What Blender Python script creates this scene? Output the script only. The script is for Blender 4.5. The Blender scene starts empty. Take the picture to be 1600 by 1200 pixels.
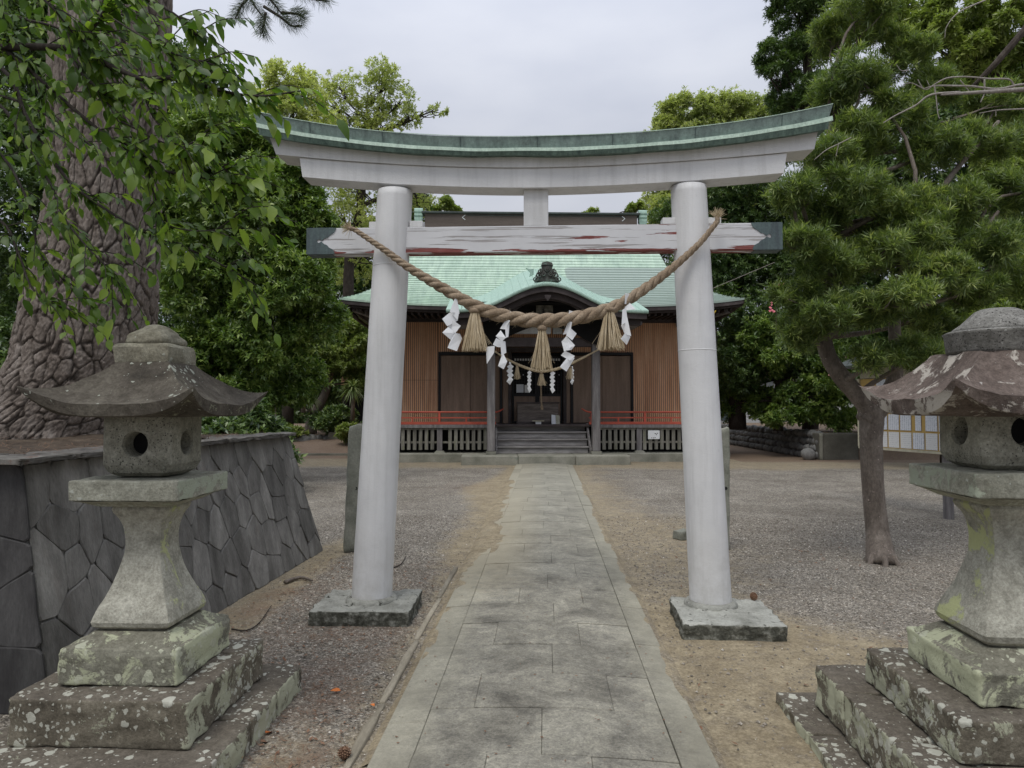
import bpy, bmesh, math, random
import numpy as np
from mathutils import Vector, Matrix, noise, Quaternion

# ------------------------------------------------------------------ camera, light, exposure
SC = bpy.context.scene
F = 1080.0                                   # focal length in pixels of a 1600 px wide picture
CAMH = 1.55
YAW = math.radians(2.70)
PITCH = math.radians(1.91)
cam_data = bpy.data.cameras.new('camera')
cam_data.sensor_width = 36.0
cam_data.lens = 36.0 * F / 1600.0
cam_data.clip_start = 0.05
cam_data.clip_end = 3000.0
cam = bpy.data.objects.new('camera', cam_data)
SC.collection.objects.link(cam)
cam.location = (0, 0, CAMH)
cam.rotation_euler = (math.radians(90) + PITCH, 0, YAW)
SC.camera = cam

SUN_EL, SUN_AZ = math.radians(62), math.radians(205)     # azimuth from +Y, clockwise: high, behind the camera, a little left
world = bpy.data.worlds.new('World'); SC.world = world
world.use_nodes = True
nt = world.node_tree; nt.nodes.clear()
def wn(t, **kw):
    n = nt.nodes.new(t)
    for k, v in kw.items(): setattr(n, k, v)
    return n
w_out = wn('ShaderNodeOutputWorld'); w_bg = wn('ShaderNodeBackground')
w_bg.inputs['Strength'].default_value = 0.1
w_sky = wn('ShaderNodeTexSky'); w_sky.sky_type = 'NISHITA'; w_sky.sun_disc = False
w_sky.sun_elevation = SUN_EL; w_sky.sun_rotation = SUN_AZ
w_tc = wn('ShaderNodeTexCoord'); w_sep = wn('ShaderNodeSeparateXYZ')
nt.links.new(w_tc.outputs['Generated'], w_sep.inputs[0])
w_map = wn('ShaderNodeMapRange'); w_map.inputs['From Min'].default_value = -0.1; w_map.inputs['From Max'].default_value = 1.0
w_map.inputs['From Min'].default_value = 0.0; w_map.inputs['To Min'].default_value = 0.78; w_map.inputs['To Max'].default_value = 3.0      # overcast sky: brighter towards the zenith
w_pw = wn('ShaderNodeMath'); w_pw.operation = 'POWER'; w_pw.use_clamp = True; w_pw.inputs[1].default_value = 1.6
w_mx = wn('ShaderNodeMath'); w_mx.operation = 'MAXIMUM'; w_mx.inputs[1].default_value = 0.0
nt.links.new(w_sep.outputs['Z'], w_mx.inputs[0]); nt.links.new(w_mx.outputs[0], w_pw.inputs[0])
nt.links.new(w_pw.outputs[0], w_map.inputs['Value'])
w_mp = wn('ShaderNodeMapping'); w_mp.inputs['Scale'].default_value = (1.0, 1.0, 2.6)
nt.links.new(w_tc.outputs['Generated'], w_mp.inputs['Vector'])
w_no = wn('ShaderNodeTexNoise'); w_no.inputs['Scale'].default_value = 2.3; w_no.inputs['Detail'].default_value = 5; w_no.inputs['Roughness'].default_value = 0.45
nt.links.new(w_mp.outputs[0], w_no.inputs['Vector'])
w_cr = wn('ShaderNodeValToRGB')
w_cr.color_ramp.elements[0].position = 0.36; w_cr.color_ramp.elements[0].color = (4.25, 4.55, 5.4, 1)
w_cr.color_ramp.elements[1].position = 0.64; w_cr.color_ramp.elements[1].color = (5.9, 6.1, 6.7, 1)
nt.links.new(w_no.outputs['Fac'], w_cr.inputs['Fac'])
w_vm = wn('ShaderNodeVectorMath'); w_vm.operation = 'SCALE'
nt.links.new(w_cr.outputs['Color'], w_vm.inputs[0]); nt.links.new(w_map.outputs['Result'], w_vm.inputs['Scale'])
w_mix = wn('ShaderNodeMix'); w_mix.data_type = 'RGBA'; w_mix.inputs['Factor'].default_value = 0.93
nt.links.new(w_sky.outputs[0], w_mix.inputs['A']); nt.links.new(w_vm.outputs[0], w_mix.inputs['B'])
nt.links.new(w_mix.outputs['Result'], w_bg.inputs['Color'])
nt.links.new(w_bg.outputs[0], w_out.inputs['Surface'])

sun_data = bpy.data.lights.new('sun', 'SUN')
sun_data.energy = 1.5; sun_data.angle = math.radians(24); sun_data.color = (1.0, 0.96, 0.89)
sun = bpy.data.objects.new('sun', sun_data); SC.collection.objects.link(sun)
_sd = Vector((math.sin(SUN_AZ) * math.cos(SUN_EL), math.cos(SUN_AZ) * math.cos(SUN_EL), math.sin(SUN_EL)))
sun.rotation_euler = (-_sd).to_track_quat('-Z', 'Y').to_euler()
sun.location = (0, -10, 30)

SC.view_settings.view_transform = 'Standard'
SC.view_settings.look = 'None'
SC.view_settings.exposure = 0.0
SC.view_settings.gamma = 1.0
SC.view_settings.use_curve_mapping = False
SC.cycles.max_bounces = 6
SC.cycles.transparent_max_bounces = 8

random.seed(7)
RNG = np.random.default_rng(7)

# ------------------------------------------------------------------ where things stand
_Fw = Vector((-math.sin(YAW) * math.cos(PITCH), math.cos(YAW) * math.cos(PITCH), math.sin(PITCH)))
_Rt = Vector((math.cos(YAW), math.sin(YAW), 0))
_Up = _Rt.cross(_Fw)
CAM = Vector((0, 0, CAMH))
def P(px, py, D):
    return CAM + (_Fw + _Rt * ((px - 800) / F) + _Up * ((600 - py) / F)) * D
def ray(px, py):
    return _Fw + _Rt * ((px - 800) / F) + _Up * ((600 - py) / F)
def PY(px, py, Y):
    r = ray(px, py); return CAM + r * (Y / r.y)
def G(px, py, z=0.0):
    r = ray(px, py); return CAM + r * ((z - CAMH) / r.z)

# ------------------------------------------------------------------ objects
def link(o): SC.collection.objects.link(o); return o
def tag(o, label=None, cat=None, group=None, kind=None):
    if label: o['label'] = label
    if cat: o['category'] = cat
    if group: o['group'] = group
    if kind: o['kind'] = kind
    return o
def thing(name, label, cat, loc=(0, 0, 0), rz=0.0, group=None):
    o = bpy.data.objects.new(name, None); o.empty_display_size = 0.2
    o.location = loc; o.rotation_euler = (0, 0, rz)
    link(o); return tag(o, label, cat, group)
def local(parent, v):
    """world point -> coordinates under a thing"""
    return parent.matrix_basis.inverted() @ Vector(v)
def meshobj(name, V, Fs, mat, parent=None, smooth=False, loc=None, rot=None, mats=None, midx=None):
    me = bpy.data.meshes.new(name)
    me.from_pydata([tuple(v) for v in V], [], [tuple(f) for f in Fs])
    me.update()
    if mats:
        for m in mats: me.materials.append(m)
        if midx is not None: me.polygons.foreach_set('material_index', midx)
    elif mat: me.materials.append(mat)
    if smooth: me.polygons.foreach_set('use_smooth', [True] * len(me.polygons))
    o = bpy.data.objects.new(name, me)
    if loc is not None: o.location = loc
    if rot is not None: o.rotation_euler = rot
    link(o)
    if parent is not None: o.parent = parent
    return o
def np_mesh(name, V, T, mat, parent=None, rnd=None, smooth=False, attrs=None):
    V = np.ascontiguousarray(V, dtype=np.float32); T = np.ascontiguousarray(T, dtype=np.int32)
    k = T.shape[1]
    me = bpy.data.meshes.new(name)
    me.vertices.add(len(V)); me.vertices.foreach_set('co', V.ravel())
    me.loops.add(T.size); me.loops.foreach_set('vertex_index', T.ravel())
    me.polygons.add(len(T)); me.polygons.foreach_set('loop_start', np.arange(0, T.size, k, dtype=np.int32))
    me.update(calc_edges=True)
    if smooth: me.polygons.foreach_set('use_smooth', np.ones(len(T), dtype=bool))
    if rnd is not None:
        a = me.attributes.new('rnd', 'FLOAT', 'FACE'); a.data.foreach_set('value', np.ascontiguousarray(rnd, dtype=np.float32))
    if attrs:
        for nme, val in attrs.items():
            a = me.attributes.new(nme, 'FLOAT', 'POINT'); a.data.foreach_set('value', np.ascontiguousarray(val, dtype=np.float32))
    me.materials.append(mat)
    me.validate()
    o = bpy.data.objects.new(name, me); link(o)
    if parent is not None: o.parent = parent
    return o

class MB:
    """collects shapes for ONE mesh object"""
    def __init__(s): s.V = []; s.F = []
    def add(s, V, Fs):
        b = len(s.V); s.V += [Vector(v) for v in V]; s.F += [tuple(i + b for i in f) for f in Fs]
    def box(s, x0, x1, y0, y1, z0, z1):
        s.add([(x0,y0,z0),(x1,y0,z0),(x1,y1,z0),(x0,y1,z0),(x0,y0,z1),(x1,y0,z1),(x1,y1,z1),(x0,y1,z1)],
              [(0,3,2,1),(4,5,6,7),(0,1,5,4),(1,2,6,5),(2,3,7,6),(3,0,4,7)])
    def beam(s, a, b, w, h, up=(0,0,1)):
        a = Vector(a); b = Vector(b); d = (b - a).normalized(); side = d.cross(Vector(up))
        if side.length < 1e-4: side = Vector((1,0,0))
        side.normalize(); u = side.cross(d)
        V = []
        for p in (a, b):
            for sx, sz in ((-1,-1),(1,-1),(1,1),(-1,1)): V.append(p + side*(sx*w/2) + u*(sz*h/2))
        s.add(V, [(0,3,2,1),(4,5,6,7),(0,1,5,4),(1,2,6,5),(2,3,7,6),(3,0,4,7)])
    def tube(s, pts, rad, n=8, cap=True):
        pts = [Vector(p) for p in pts]
        if not hasattr(rad, '__len__'): rad = [rad]*len(pts)
        V = []; Fs = []; ref = None
        for i, p in enumerate(pts):
            d = (pts[min(i+1,len(pts)-1)] - pts[max(i-1,0)]).normalized()
            if ref is None:
                ref = d.orthogonal().normalized()
            ref = (ref - d*ref.dot(d))
            if ref.length < 1e-5: ref = d.orthogonal()
            ref.normalize(); b = d.cross(ref)
            for k in range(n):
                a = 2*math.pi*k/n
                V.append(p + (ref*math.cos(a) + b*math.sin(a))*rad[i])
        for i in range(len(pts)-1):
            for k in range(n):
                Fs.append((i*n+k, i*n+(k+1)%n, (i+1)*n+(k+1)%n, (i+1)*n+k))
        if cap:
            Fs.append(tuple(reversed(range(n)))); Fs.append(tuple((len(pts)-1)*n+k for k in range(n)))
        s.add(V, Fs)
    def prism(s, poly, f0, f1):
        """poly: 2-D outline, f0/f1 map (u,v)->3-D for the two faces"""
        n = len(poly); V = [f0(u,v) for u,v in poly] + [f1(u,v) for u,v in poly]
        Fs = [tuple(range(n)), tuple(reversed(range(n,2*n)))] + [(i,i+n,(i+1)%n+n,(i+1)%n) for i in range(n)]
        s.add(V, Fs)
    def lathe(s, prof, n=24, c=(0,0,0)):
        V = []; Fs = []
        for r, z in prof:
            for k in range(n):
                a = 2*math.pi*k/n; V.append((c[0]+r*math.cos(a), c[1]+r*math.sin(a), c[2]+z))
        for i in range(len(prof)-1):
            for k in range(n): Fs.append((i*n+k, i*n+(k+1)%n, (i+1)*n+(k+1)%n, (i+1)*n+k))
        Fs.append(tuple(reversed(range(n)))); Fs.append(tuple((len(prof)-1)*n+k for k in range(n)))
        s.add(V, Fs)
    def build(s, name, mat, parent=None, smooth=False, fix=True):
        o = meshobj(name, s.V, s.F, mat, parent, smooth)
        if fix:
            bm = bmesh.new(); bm.from_mesh(o.data); bmesh.ops.recalc_face_normals(bm, faces=bm.faces); bm.to_mesh(o.data); bm.free()
        return o
def bevelled(o, w=0.01, seg=2):
    m = o.modifiers.new('bevel', 'BEVEL'); m.width = w; m.segments = seg; m.limit_method = 'ANGLE'; m.angle_limit = math.radians(30)
    return o
def nz(p, s=1.0, o=0.0): return noise.noise(Vector((p[0]*s+o, p[1]*s+o*1.7, p[2]*s-o)))

def rock_box(sx, sy, sz, r=0.02, n=10, amp=0.006, fs=9.0, seed=0.0, taper=1.0):
    """a hewn block: rounded edges, uneven faces; base at z=0"""
    nn = [max(3, n), max(3, n), max(3, n)]
    idx = {}; V = []; Fs = []
    def vid(p):
        k = tuple(round(c, 5) for c in p)
        if k not in idx: idx[k] = len(V); V.append(Vector(p))
        return idx[k]
    def warp(t):                       # more points near the edges
        return 0.5*(1 - math.cos(math.pi*t))*0.6 + t*0.4
    for ax in range(3):
        a, b = [i for i in range(3) if i != ax]
        for side in (0, 1):
            for i in range(n):
                for j in range(n):
                    q = []
                    for (u, v) in ((i,j),(i+1,j),(i+1,j+1),(i,j+1)):
                        p = [0,0,0]; p[ax] = side; p[a] = warp(u/n); p[b] = warp(v/n); q.append(vid(p))
                    if (side == 1) != (ax == 1): Fs.append(tuple(q))
                    else: Fs.append(tuple(reversed(q)))
    S = (sx, sy, sz); out = []
    for v in V:
        p = [(v[0]-.5)*sx, (v[1]-.5)*sy, v[2]*sz]
        c = [max(-sx/2+r, min(sx/2-r, p[0])), max(-sy/2+r, min(sy/2-r, p[1])), max(r, min(sz-r, p[2]))]
        d = Vector(p) - Vector(c)
        if d.length > 1e-6:
            d2 = d.normalized()*r; q = Vector(c) + d2; nrm = d2.normalized()
        else: q = Vector(p); nrm = Vector((0,0,1))
        t = 1 + (taper-1)*(q.z/sz)
        q.x *= t; q.y *= t
        edge = 1.9 if d.length > 1e-6 else 1.0
        q += nrm * edge * (nz(q, fs, seed)*amp + nz(q, fs*3.1, seed+5)*amp*0.5)
        out.append(q)
    return out, Fs

# ------------------------------------------------------------------ materials
class NT:
    def __init__(s, name):
        s.m = bpy.data.materials.new(name); s.m.use_nodes = True; s.t = s.m.node_tree; s.t.nodes.clear()
        s.out = s.n('ShaderNodeOutputMaterial')
    def n(s, t, **kw):
        x = s.t.nodes.new(t)
        for k, v in kw.items():
            if k in x.inputs: x.inputs[k].default_value = v
            else: setattr(x, k, v)
        return x
    def l(s, a, b): s.t.links.new(a, b)
    def pos(s, scale=(1,1,1), rot=(0,0,0), obj=False):
        if obj: g = s.n('ShaderNodeTexCoord').outputs['Object']
        else: g = s.n('ShaderNodeNewGeometry').outputs['Position']
        mp = s.n('ShaderNodeMapping'); mp.inputs['Scale'].default_value = scale; mp.inputs['Rotation'].default_value = rot
        s.l(g, mp.inputs['Vector']); return mp.outputs[0]
    def noise(s, vec, scale, detail=6, rough=0.6, dist=0.0):
        x = s.n('ShaderNodeTexNoise'); x.inputs['Scale'].default_value = scale; x.inputs['Detail'].default_value = detail
        x.inputs['Roughness'].default_value = rough; x.inputs['Distortion'].default_value = dist
        s.l(vec, x.inputs['Vector']); return x.outputs['Fac']
    def voro(s, vec, scale, feature='F1', rand=1.0):
        x = s.n('ShaderNodeTexVoronoi'); x.feature = feature; x.inputs['Scale'].default_value = scale; x.inputs['Randomness'].default_value = rand
        s.l(vec, x.inputs['Vector']); return x
    def ramp(s, fac, stops):
        x = s.n('ShaderNodeValToRGB'); e = x.color_ramp.elements
        while len(e) < len(stops): e.new(0.5)
        for i, (p, c) in enumerate(stops): e[i].position = p; e[i].color = (c[0], c[1], c[2], 1)
        s.l(fac, x.inputs['Fac']); return x.outputs['Color']
    def mr(s, v, a, b, c=0.0, d=1.0):
        x = s.n('ShaderNodeMapRange'); x.inputs['From Min'].default_value = a; x.inputs['From Max'].default_value = b
        x.inputs['To Min'].default_value = c; x.inputs['To Max'].default_value = d
        s.l(v, x.inputs['Value']); return x.outputs['Result']
    def mix(s, f, a, b, mode='MIX'):
        x = s.n('ShaderNodeMix'); x.data_type = 'RGBA'; x.blend_type = mode
        for inp, v in (('Factor', f), ('A', a), ('B', b)):
            if isinstance(v, (int, float)): x.inputs[inp].default_value = v
            elif isinstance(v, tuple): x.inputs[inp].default_value = (v[0], v[1], v[2], 1)
            else: s.l(v, x.inputs[inp])
        return x.outputs['Result']
    def math(s, op, a, b=None):
        x = s.n('ShaderNodeMath'); x.operation = op
        for i, v in enumerate((a, b)):
            if v is None: continue
            if isinstance(v, (int, float)): x.inputs[i].default_value = v
            else: s.l(v, x.inputs[i])
        return x.outputs[0]
    def attr(s, name):
        x = s.n('ShaderNodeAttribute'); x.attribute_name = name; return x.outputs['Fac']
    def objrand(s): return s.n('ShaderNodeObjectInfo').outputs['Random']
    def finish(s, col, rough=0.9, height=None, bump=0.3, dist=0.01, spec=0.3, metal=0.0):
        b = s.n('ShaderNodeBsdfPrincipled')
        if isinstance(col, tuple): b.inputs['Base Color'].default_value = (col[0], col[1], col[2], 1)
        else: s.l(col, b.inputs['Base Color'])
        if isinstance(rough, (int, float)): b.inputs['Roughness'].default_value = rough
        else: s.l(rough, b.inputs['Roughness'])
        b.inputs['Specular IOR Level'].default_value = spec; b.inputs['Metallic'].default_value = metal
        if height is not None:
            bp = s.n('ShaderNodeBump'); bp.inputs['Strength'].default_value = bump; bp.inputs['Distance'].default_value = dist
            s.l(height, bp.inputs['Height']); s.l(bp.outputs[0], b.inputs['Normal'])
        s.l(b.outputs[0], s.out.inputs['Surface']); return s.m

def mottled(name, cols, scale=3.0, rough=0.92, bump=0.5, bscale=40.0, spots=(), stretch=(1,1,1), orand=0.12, spec=0.25, detail=8, dist=0.01, fine=0.12, obj=False):
    """general weathered surface: base mottling, fine grain, blotches (colour, scale, threshold, softness)"""
    t = NT(name); v = t.pos(stretch, obj=obj)
    f = t.noise(v, scale, detail, 0.62)
    n = len(cols); st = [(0.32 + 0.36*i/max(1, n-1), c) for i, c in enumerate(cols)]
    c = t.ramp(f, st)
    g = t.noise(v, bscale, 4, 0.7)
    if fine: c = t.mix(1.0, c, t.ramp(g, [(0.25, (1-fine*2.4,)*3), (0.75, (1+fine,)*3)]), 'MULTIPLY')
    h = t.math('ADD', t.math('MULTIPLY', f, 0.6), t.math('MULTIPLY', g, 0.5))
    for (sc, ss, th, so) in spots:
        m = t.mr(t.noise(v, ss, 8, 0.68, 0.3), th, th+so)
        c = t.mix(m, c, sc); h = t.math('ADD', h, t.math('MULTIPLY', m, 0.12))
    if orand:
        k = t.mr(t.objrand(), 0, 1, 1-orand, 1+orand)
        x = t.n('ShaderNodeVectorMath'); x.operation = 'SCALE'; t.l(c, x.inputs[0]); t.l(k, x.inputs['Scale']); c = x.outputs[0]
    return t.finish(c, rough, h, bump, dist, spec)

def leaf_mat(name, cols, trans=0.3, rough=0.5, big=0.5, spec=0.4):
    t = NT(name); r = t.attr('rnd'); v = t.pos()
    c = t.ramp(r, [(i/(len(cols)-1), cc) for i, cc in enumerate(cols)])
    if big:
        f = t.noise(v, big, 3, 0.5)
        c = t.mix(1.0, c, t.ramp(f, [(0.3, (0.72,0.78,0.7)), (0.7, (1.25,1.2,1.1))]), 'MULTIPLY')
    b = t.n('ShaderNodeBsdfPrincipled'); t.l(c, b.inputs['Base Color']); b.inputs['Roughness'].default_value = rough; b.inputs['Specular IOR Level'].default_value = spec
    tr = t.n('ShaderNodeBsdfTranslucent'); c2 = t.mix(1.0, c, (1.2, 1.32, 0.62), 'MULTIPLY'); t.l(c2, tr.inputs['Color'])
    mx = t.n('ShaderNodeMixShader'); mx.inputs[0].default_value = trans
    t.l(b.outputs[0], mx.inputs[1]); t.l(tr.outputs[0], mx.inputs[2]); t.l(mx.outputs[0], t.out.inputs['Surface'])
    return t.m

LICH = (0.42, 0.44, 0.34); PALE = (0.55, 0.55, 0.50); YGREEN = (0.36, 0.39, 0.20)
M = {}
M['paint_plain'] = mottled('white_paint_plain', [(0.64,0.64,0.645),(0.695,0.70,0.705),(0.74,0.745,0.75)], 1.6, 0.55, 0.25, 110, [((0.55,0.53,0.50), 5, 0.68, 0.12)], orand=0.02, fine=0.03, dist=0.008, spec=0.35)
def paintmat():
    t = NT('white_torii_paint'); v0 = t.pos()
    f = t.noise(v0, 1.7, 8, 0.65); st = t.noise(t.pos((9,9,0.55)), 1.6, 7, 0.65); g = t.noise(v0, 16, 6, 0.7)
    c = t.ramp(f, [(0.3,(0.60,0.60,0.595)),(0.5,(0.67,0.668,0.66)),(0.7,(0.715,0.712,0.70))])
    c = t.mix(t.mr(st, 0.48, 0.74, 0, 0.5), c, (0.44,0.435,0.42))
    c = t.mix(t.mr(g, 0.66, 0.72, 0, 0.35), c, (0.46,0.45,0.43))
    sp = t.n('ShaderNodeSeparateXYZ'); t.l(v0, sp.inputs[0])
    low = t.math('MULTIPLY', t.mr(sp.outputs['Z'], 0.75, 0.12), t.mr(t.noise(v0, 5, 8, 0.75), 0.35, 0.65))
    c = t.mix(t.math('MULTIPLY', low, 0.55), c, (0.36,0.34,0.29))
    h = t.math('ADD', t.math('MULTIPLY', t.noise(t.pos((1,1,1.6)), 55, 6, 0.75), 0.8), t.math('MULTIPLY', t.noise(v0, 9, 5), 0.9))
    return t.finish(c, 0.5, h, 0.55, 0.006, 0.35)
M['paint'] = paintmat()
def peeling():
    t = NT('peeling_paint'); v = t.pos((1.1, 6, 16)); v0 = t.pos()
    n1 = t.noise(v, 1.6, 7, 0.6, 0.4); n2 = t.noise(t.pos((0.8,5,30)), 2.2, 5, 0.6)
    base = t.ramp(t.noise(v0, 2, 5), [(0.3,(0.55,0.55,0.555)),(0.7,(0.66,0.66,0.665))])
    sep = t.n('ShaderNodeSeparateXYZ'); t.l(v0, sep.inputs[0])
    low = t.mr(sep.outputs['Z'], 2.755, 2.722, 0.0, 0.21)               # the lowest boards are worn the most
    red = t.mr(t.math('ADD', n1, low), 0.635, 0.65)
    crack = t.mr(n2, 0.565, 0.60)
    wood = t.ramp(t.noise(v, 9, 4), [(0.3,(0.14,0.045,0.04)),(0.6,(0.26,0.08,0.07)),(0.8,(0.32,0.27,0.25))])
    c = t.mix(crack, base, (0.36,0.34,0.33)); c = t.mix(red, c, wood)
    h = t.math('SUBTRACT', 1.0, t.math('ADD', red, t.math('MULTIPLY', crack, 0.5)))
    return t.finish(c, 0.7, h, 0.6, 0.004)
M['peel'] = peeling()
def patina(name, a, b, dark, seam=0.0, streaky=True, bright=1.0):
    t = NT(name); v = t.pos((7, 7, 0.9)); v0 = t.pos()
    f = t.noise(v, 2.6, 10, 0.72); g = t.noise(v0, 9, 10, 0.78)
    c = t.ramp(f, [(0.36, a), (0.64, b)])
    c = t.mix(1.0, c, t.ramp(t.noise(v0, 45, 6, 0.8), [(0.32,(0.74,)*3),(0.68,(1.22,)*3)]), 'MULTIPLY')
    c = t.mix(t.mr(g, 0.56, 0.66, 0, 0.80), c, dark)
    return t.finish(c, 0.6, t.noise(v0, 30, 3), 0.25, 0.006, 0.4)
M['copper_cap'] = patina('aged_copper_cap', (0.155,0.20,0.185), (0.25,0.325,0.29), (0.085,0.10,0.098))
M['copper_lip'] = patina('shaded_copper_lip', (0.06,0.095,0.08), (0.17,0.25,0.205), (0.02,0.028,0.028))  # patchy copper, darkened to paint in the shade on the lower band
M['copper_pale'] = patina('pale_copper', (0.30,0.40,0.32), (0.42,0.53,0.43), (0.20,0.28,0.23))
M['copper_end'] = patina('dark_copper', (0.055,0.072,0.078), (0.10,0.145,0.14), (0.035,0.04,0.045))
def roofmat():
    t = NT('green_copper_roof'); v0 = t.pos()
    f = t.noise(t.pos((1.2,1.2,0.8)), 1.3, 7, 0.6); g = t.noise(t.pos((9,1.5,1.5)), 2.0, 5, 0.6)
    c = t.ramp(f, [(0.3,(0.38,0.52,0.41)),(0.7,(0.49,0.63,0.51))])
    c = t.mix(t.mr(g, 0.5, 0.72, 0, 0.6), c, (0.30,0.40,0.33))
    st = t.noise(t.pos((2.2,0.35,0.35)), 2.4, 9, 0.75); c = t.mix(1.0, c, t.ramp(st, [(0.35,(0.82,0.83,0.84)),(0.65,(1.12,1.10,1.08))]), 'MULTIPLY')
    gr = t.attr('grey')
    gm = t.mr(t.math('ADD', gr, t.math('MULTIPLY', f, 0.2)), 0.55, 0.66)
    c = t.mix(t.math('MULTIPLY', gm, 0.85), c, (0.29,0.35,0.315))  # grey sheen of the roof put into the copper colour
    return t.finish(c, 0.5, g, 0.15, 0.005, 0.4)
M['roof'] = roofmat()
M['porch_roof'] = patina('porch_copper', (0.28,0.42,0.355), (0.41,0.56,0.46), (0.22,0.30,0.28))
M['dark_wood'] = mottled('dark_weathered_wood', [(0.045,0.037,0.036),(0.07,0.057,0.055),(0.11,0.092,0.088)], 3, 0.75, 0.4, 60, stretch=(1,1,1), orand=0.15)
M['grey_wood'] = mottled('grey_weathered_wood', [(0.14,0.13,0.127),(0.21,0.195,0.19),(0.30,0.285,0.275)], 2.2, 0.85, 0.5, 26, stretch=(6,6,0.7), orand=0.12)
M['step_wood'] = mottled('grey_step_wood', [(0.20,0.188,0.182),(0.28,0.265,0.255),(0.40,0.38,0.365)], 2.5, 0.85, 0.5, 26, stretch=(0.8,6,6), orand=0.10)
M['slat_wood'] = mottled('lattice_wood', [(0.13,0.125,0.105),(0.21,0.20,0.17),(0.29,0.28,0.235)], 2.6, 0.85, 0.5, 26, [((0.16,0.17,0.09), 4, 0.55, 0.15)], stretch=(4,4,0.8), orand=0.2)
M['wall_wood'] = mottled('reddish_brown_boards', [(0.52,0.27,0.15),(0.68,0.38,0.22),(0.80,0.50,0.32)], 1.5, 0.6, 0.3, 18, stretch=(7,7,0.35), orand=0.10, spec=0.35)
M['door_wood'] = mottled('brown_door_panel', [(0.19,0.135,0.10),(0.25,0.178,0.132),(0.31,0.22,0.165)], 1.4, 0.65, 0.2, 30, stretch=(5,5,0.5), orand=0.06)
M['black_wood'] = mottled('black_lacquered_frame', [(0.012,0.011,0.012),(0.02,0.018,0.019)], 3, 0.5, 0.2, 40)
M['red'] = mottled('red_painted_rail', [(0.44,0.085,0.055),(0.56,0.125,0.08)], 3, 0.5, 0.2, 40, [((0.22,0.09,0.07), 8, 0.62, 0.1)])
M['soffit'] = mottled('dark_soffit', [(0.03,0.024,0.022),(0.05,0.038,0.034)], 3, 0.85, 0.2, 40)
M['concrete'] = mottled('old_concrete', [(0.17,0.17,0.135),(0.25,0.245,0.20),(0.32,0.31,0.26)], 2.0, 0.92, 0.5, 50, [((0.14,0.19,0.15), 1.5, 0.60, 0.12)])
M['concrete_pad'] = mottled('pitted_concrete_pad', [(0.21,0.21,0.18),(0.33,0.33,0.29),(0.41,0.41,0.36)], 5, 0.95, 1.0, 60, [((0.045,0.045,0.035), 18, 0.60, 0.05), ((0.40,0.42,0.38), 25, 0.66, 0.05)], dist=0.02)
M['pad_side'] = mottled('pad_side', [(0.045,0.045,0.035),(0.10,0.10,0.08),(0.28,0.28,0.24)], 22, 0.95, 1.0, 60, dist=0.02)
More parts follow.
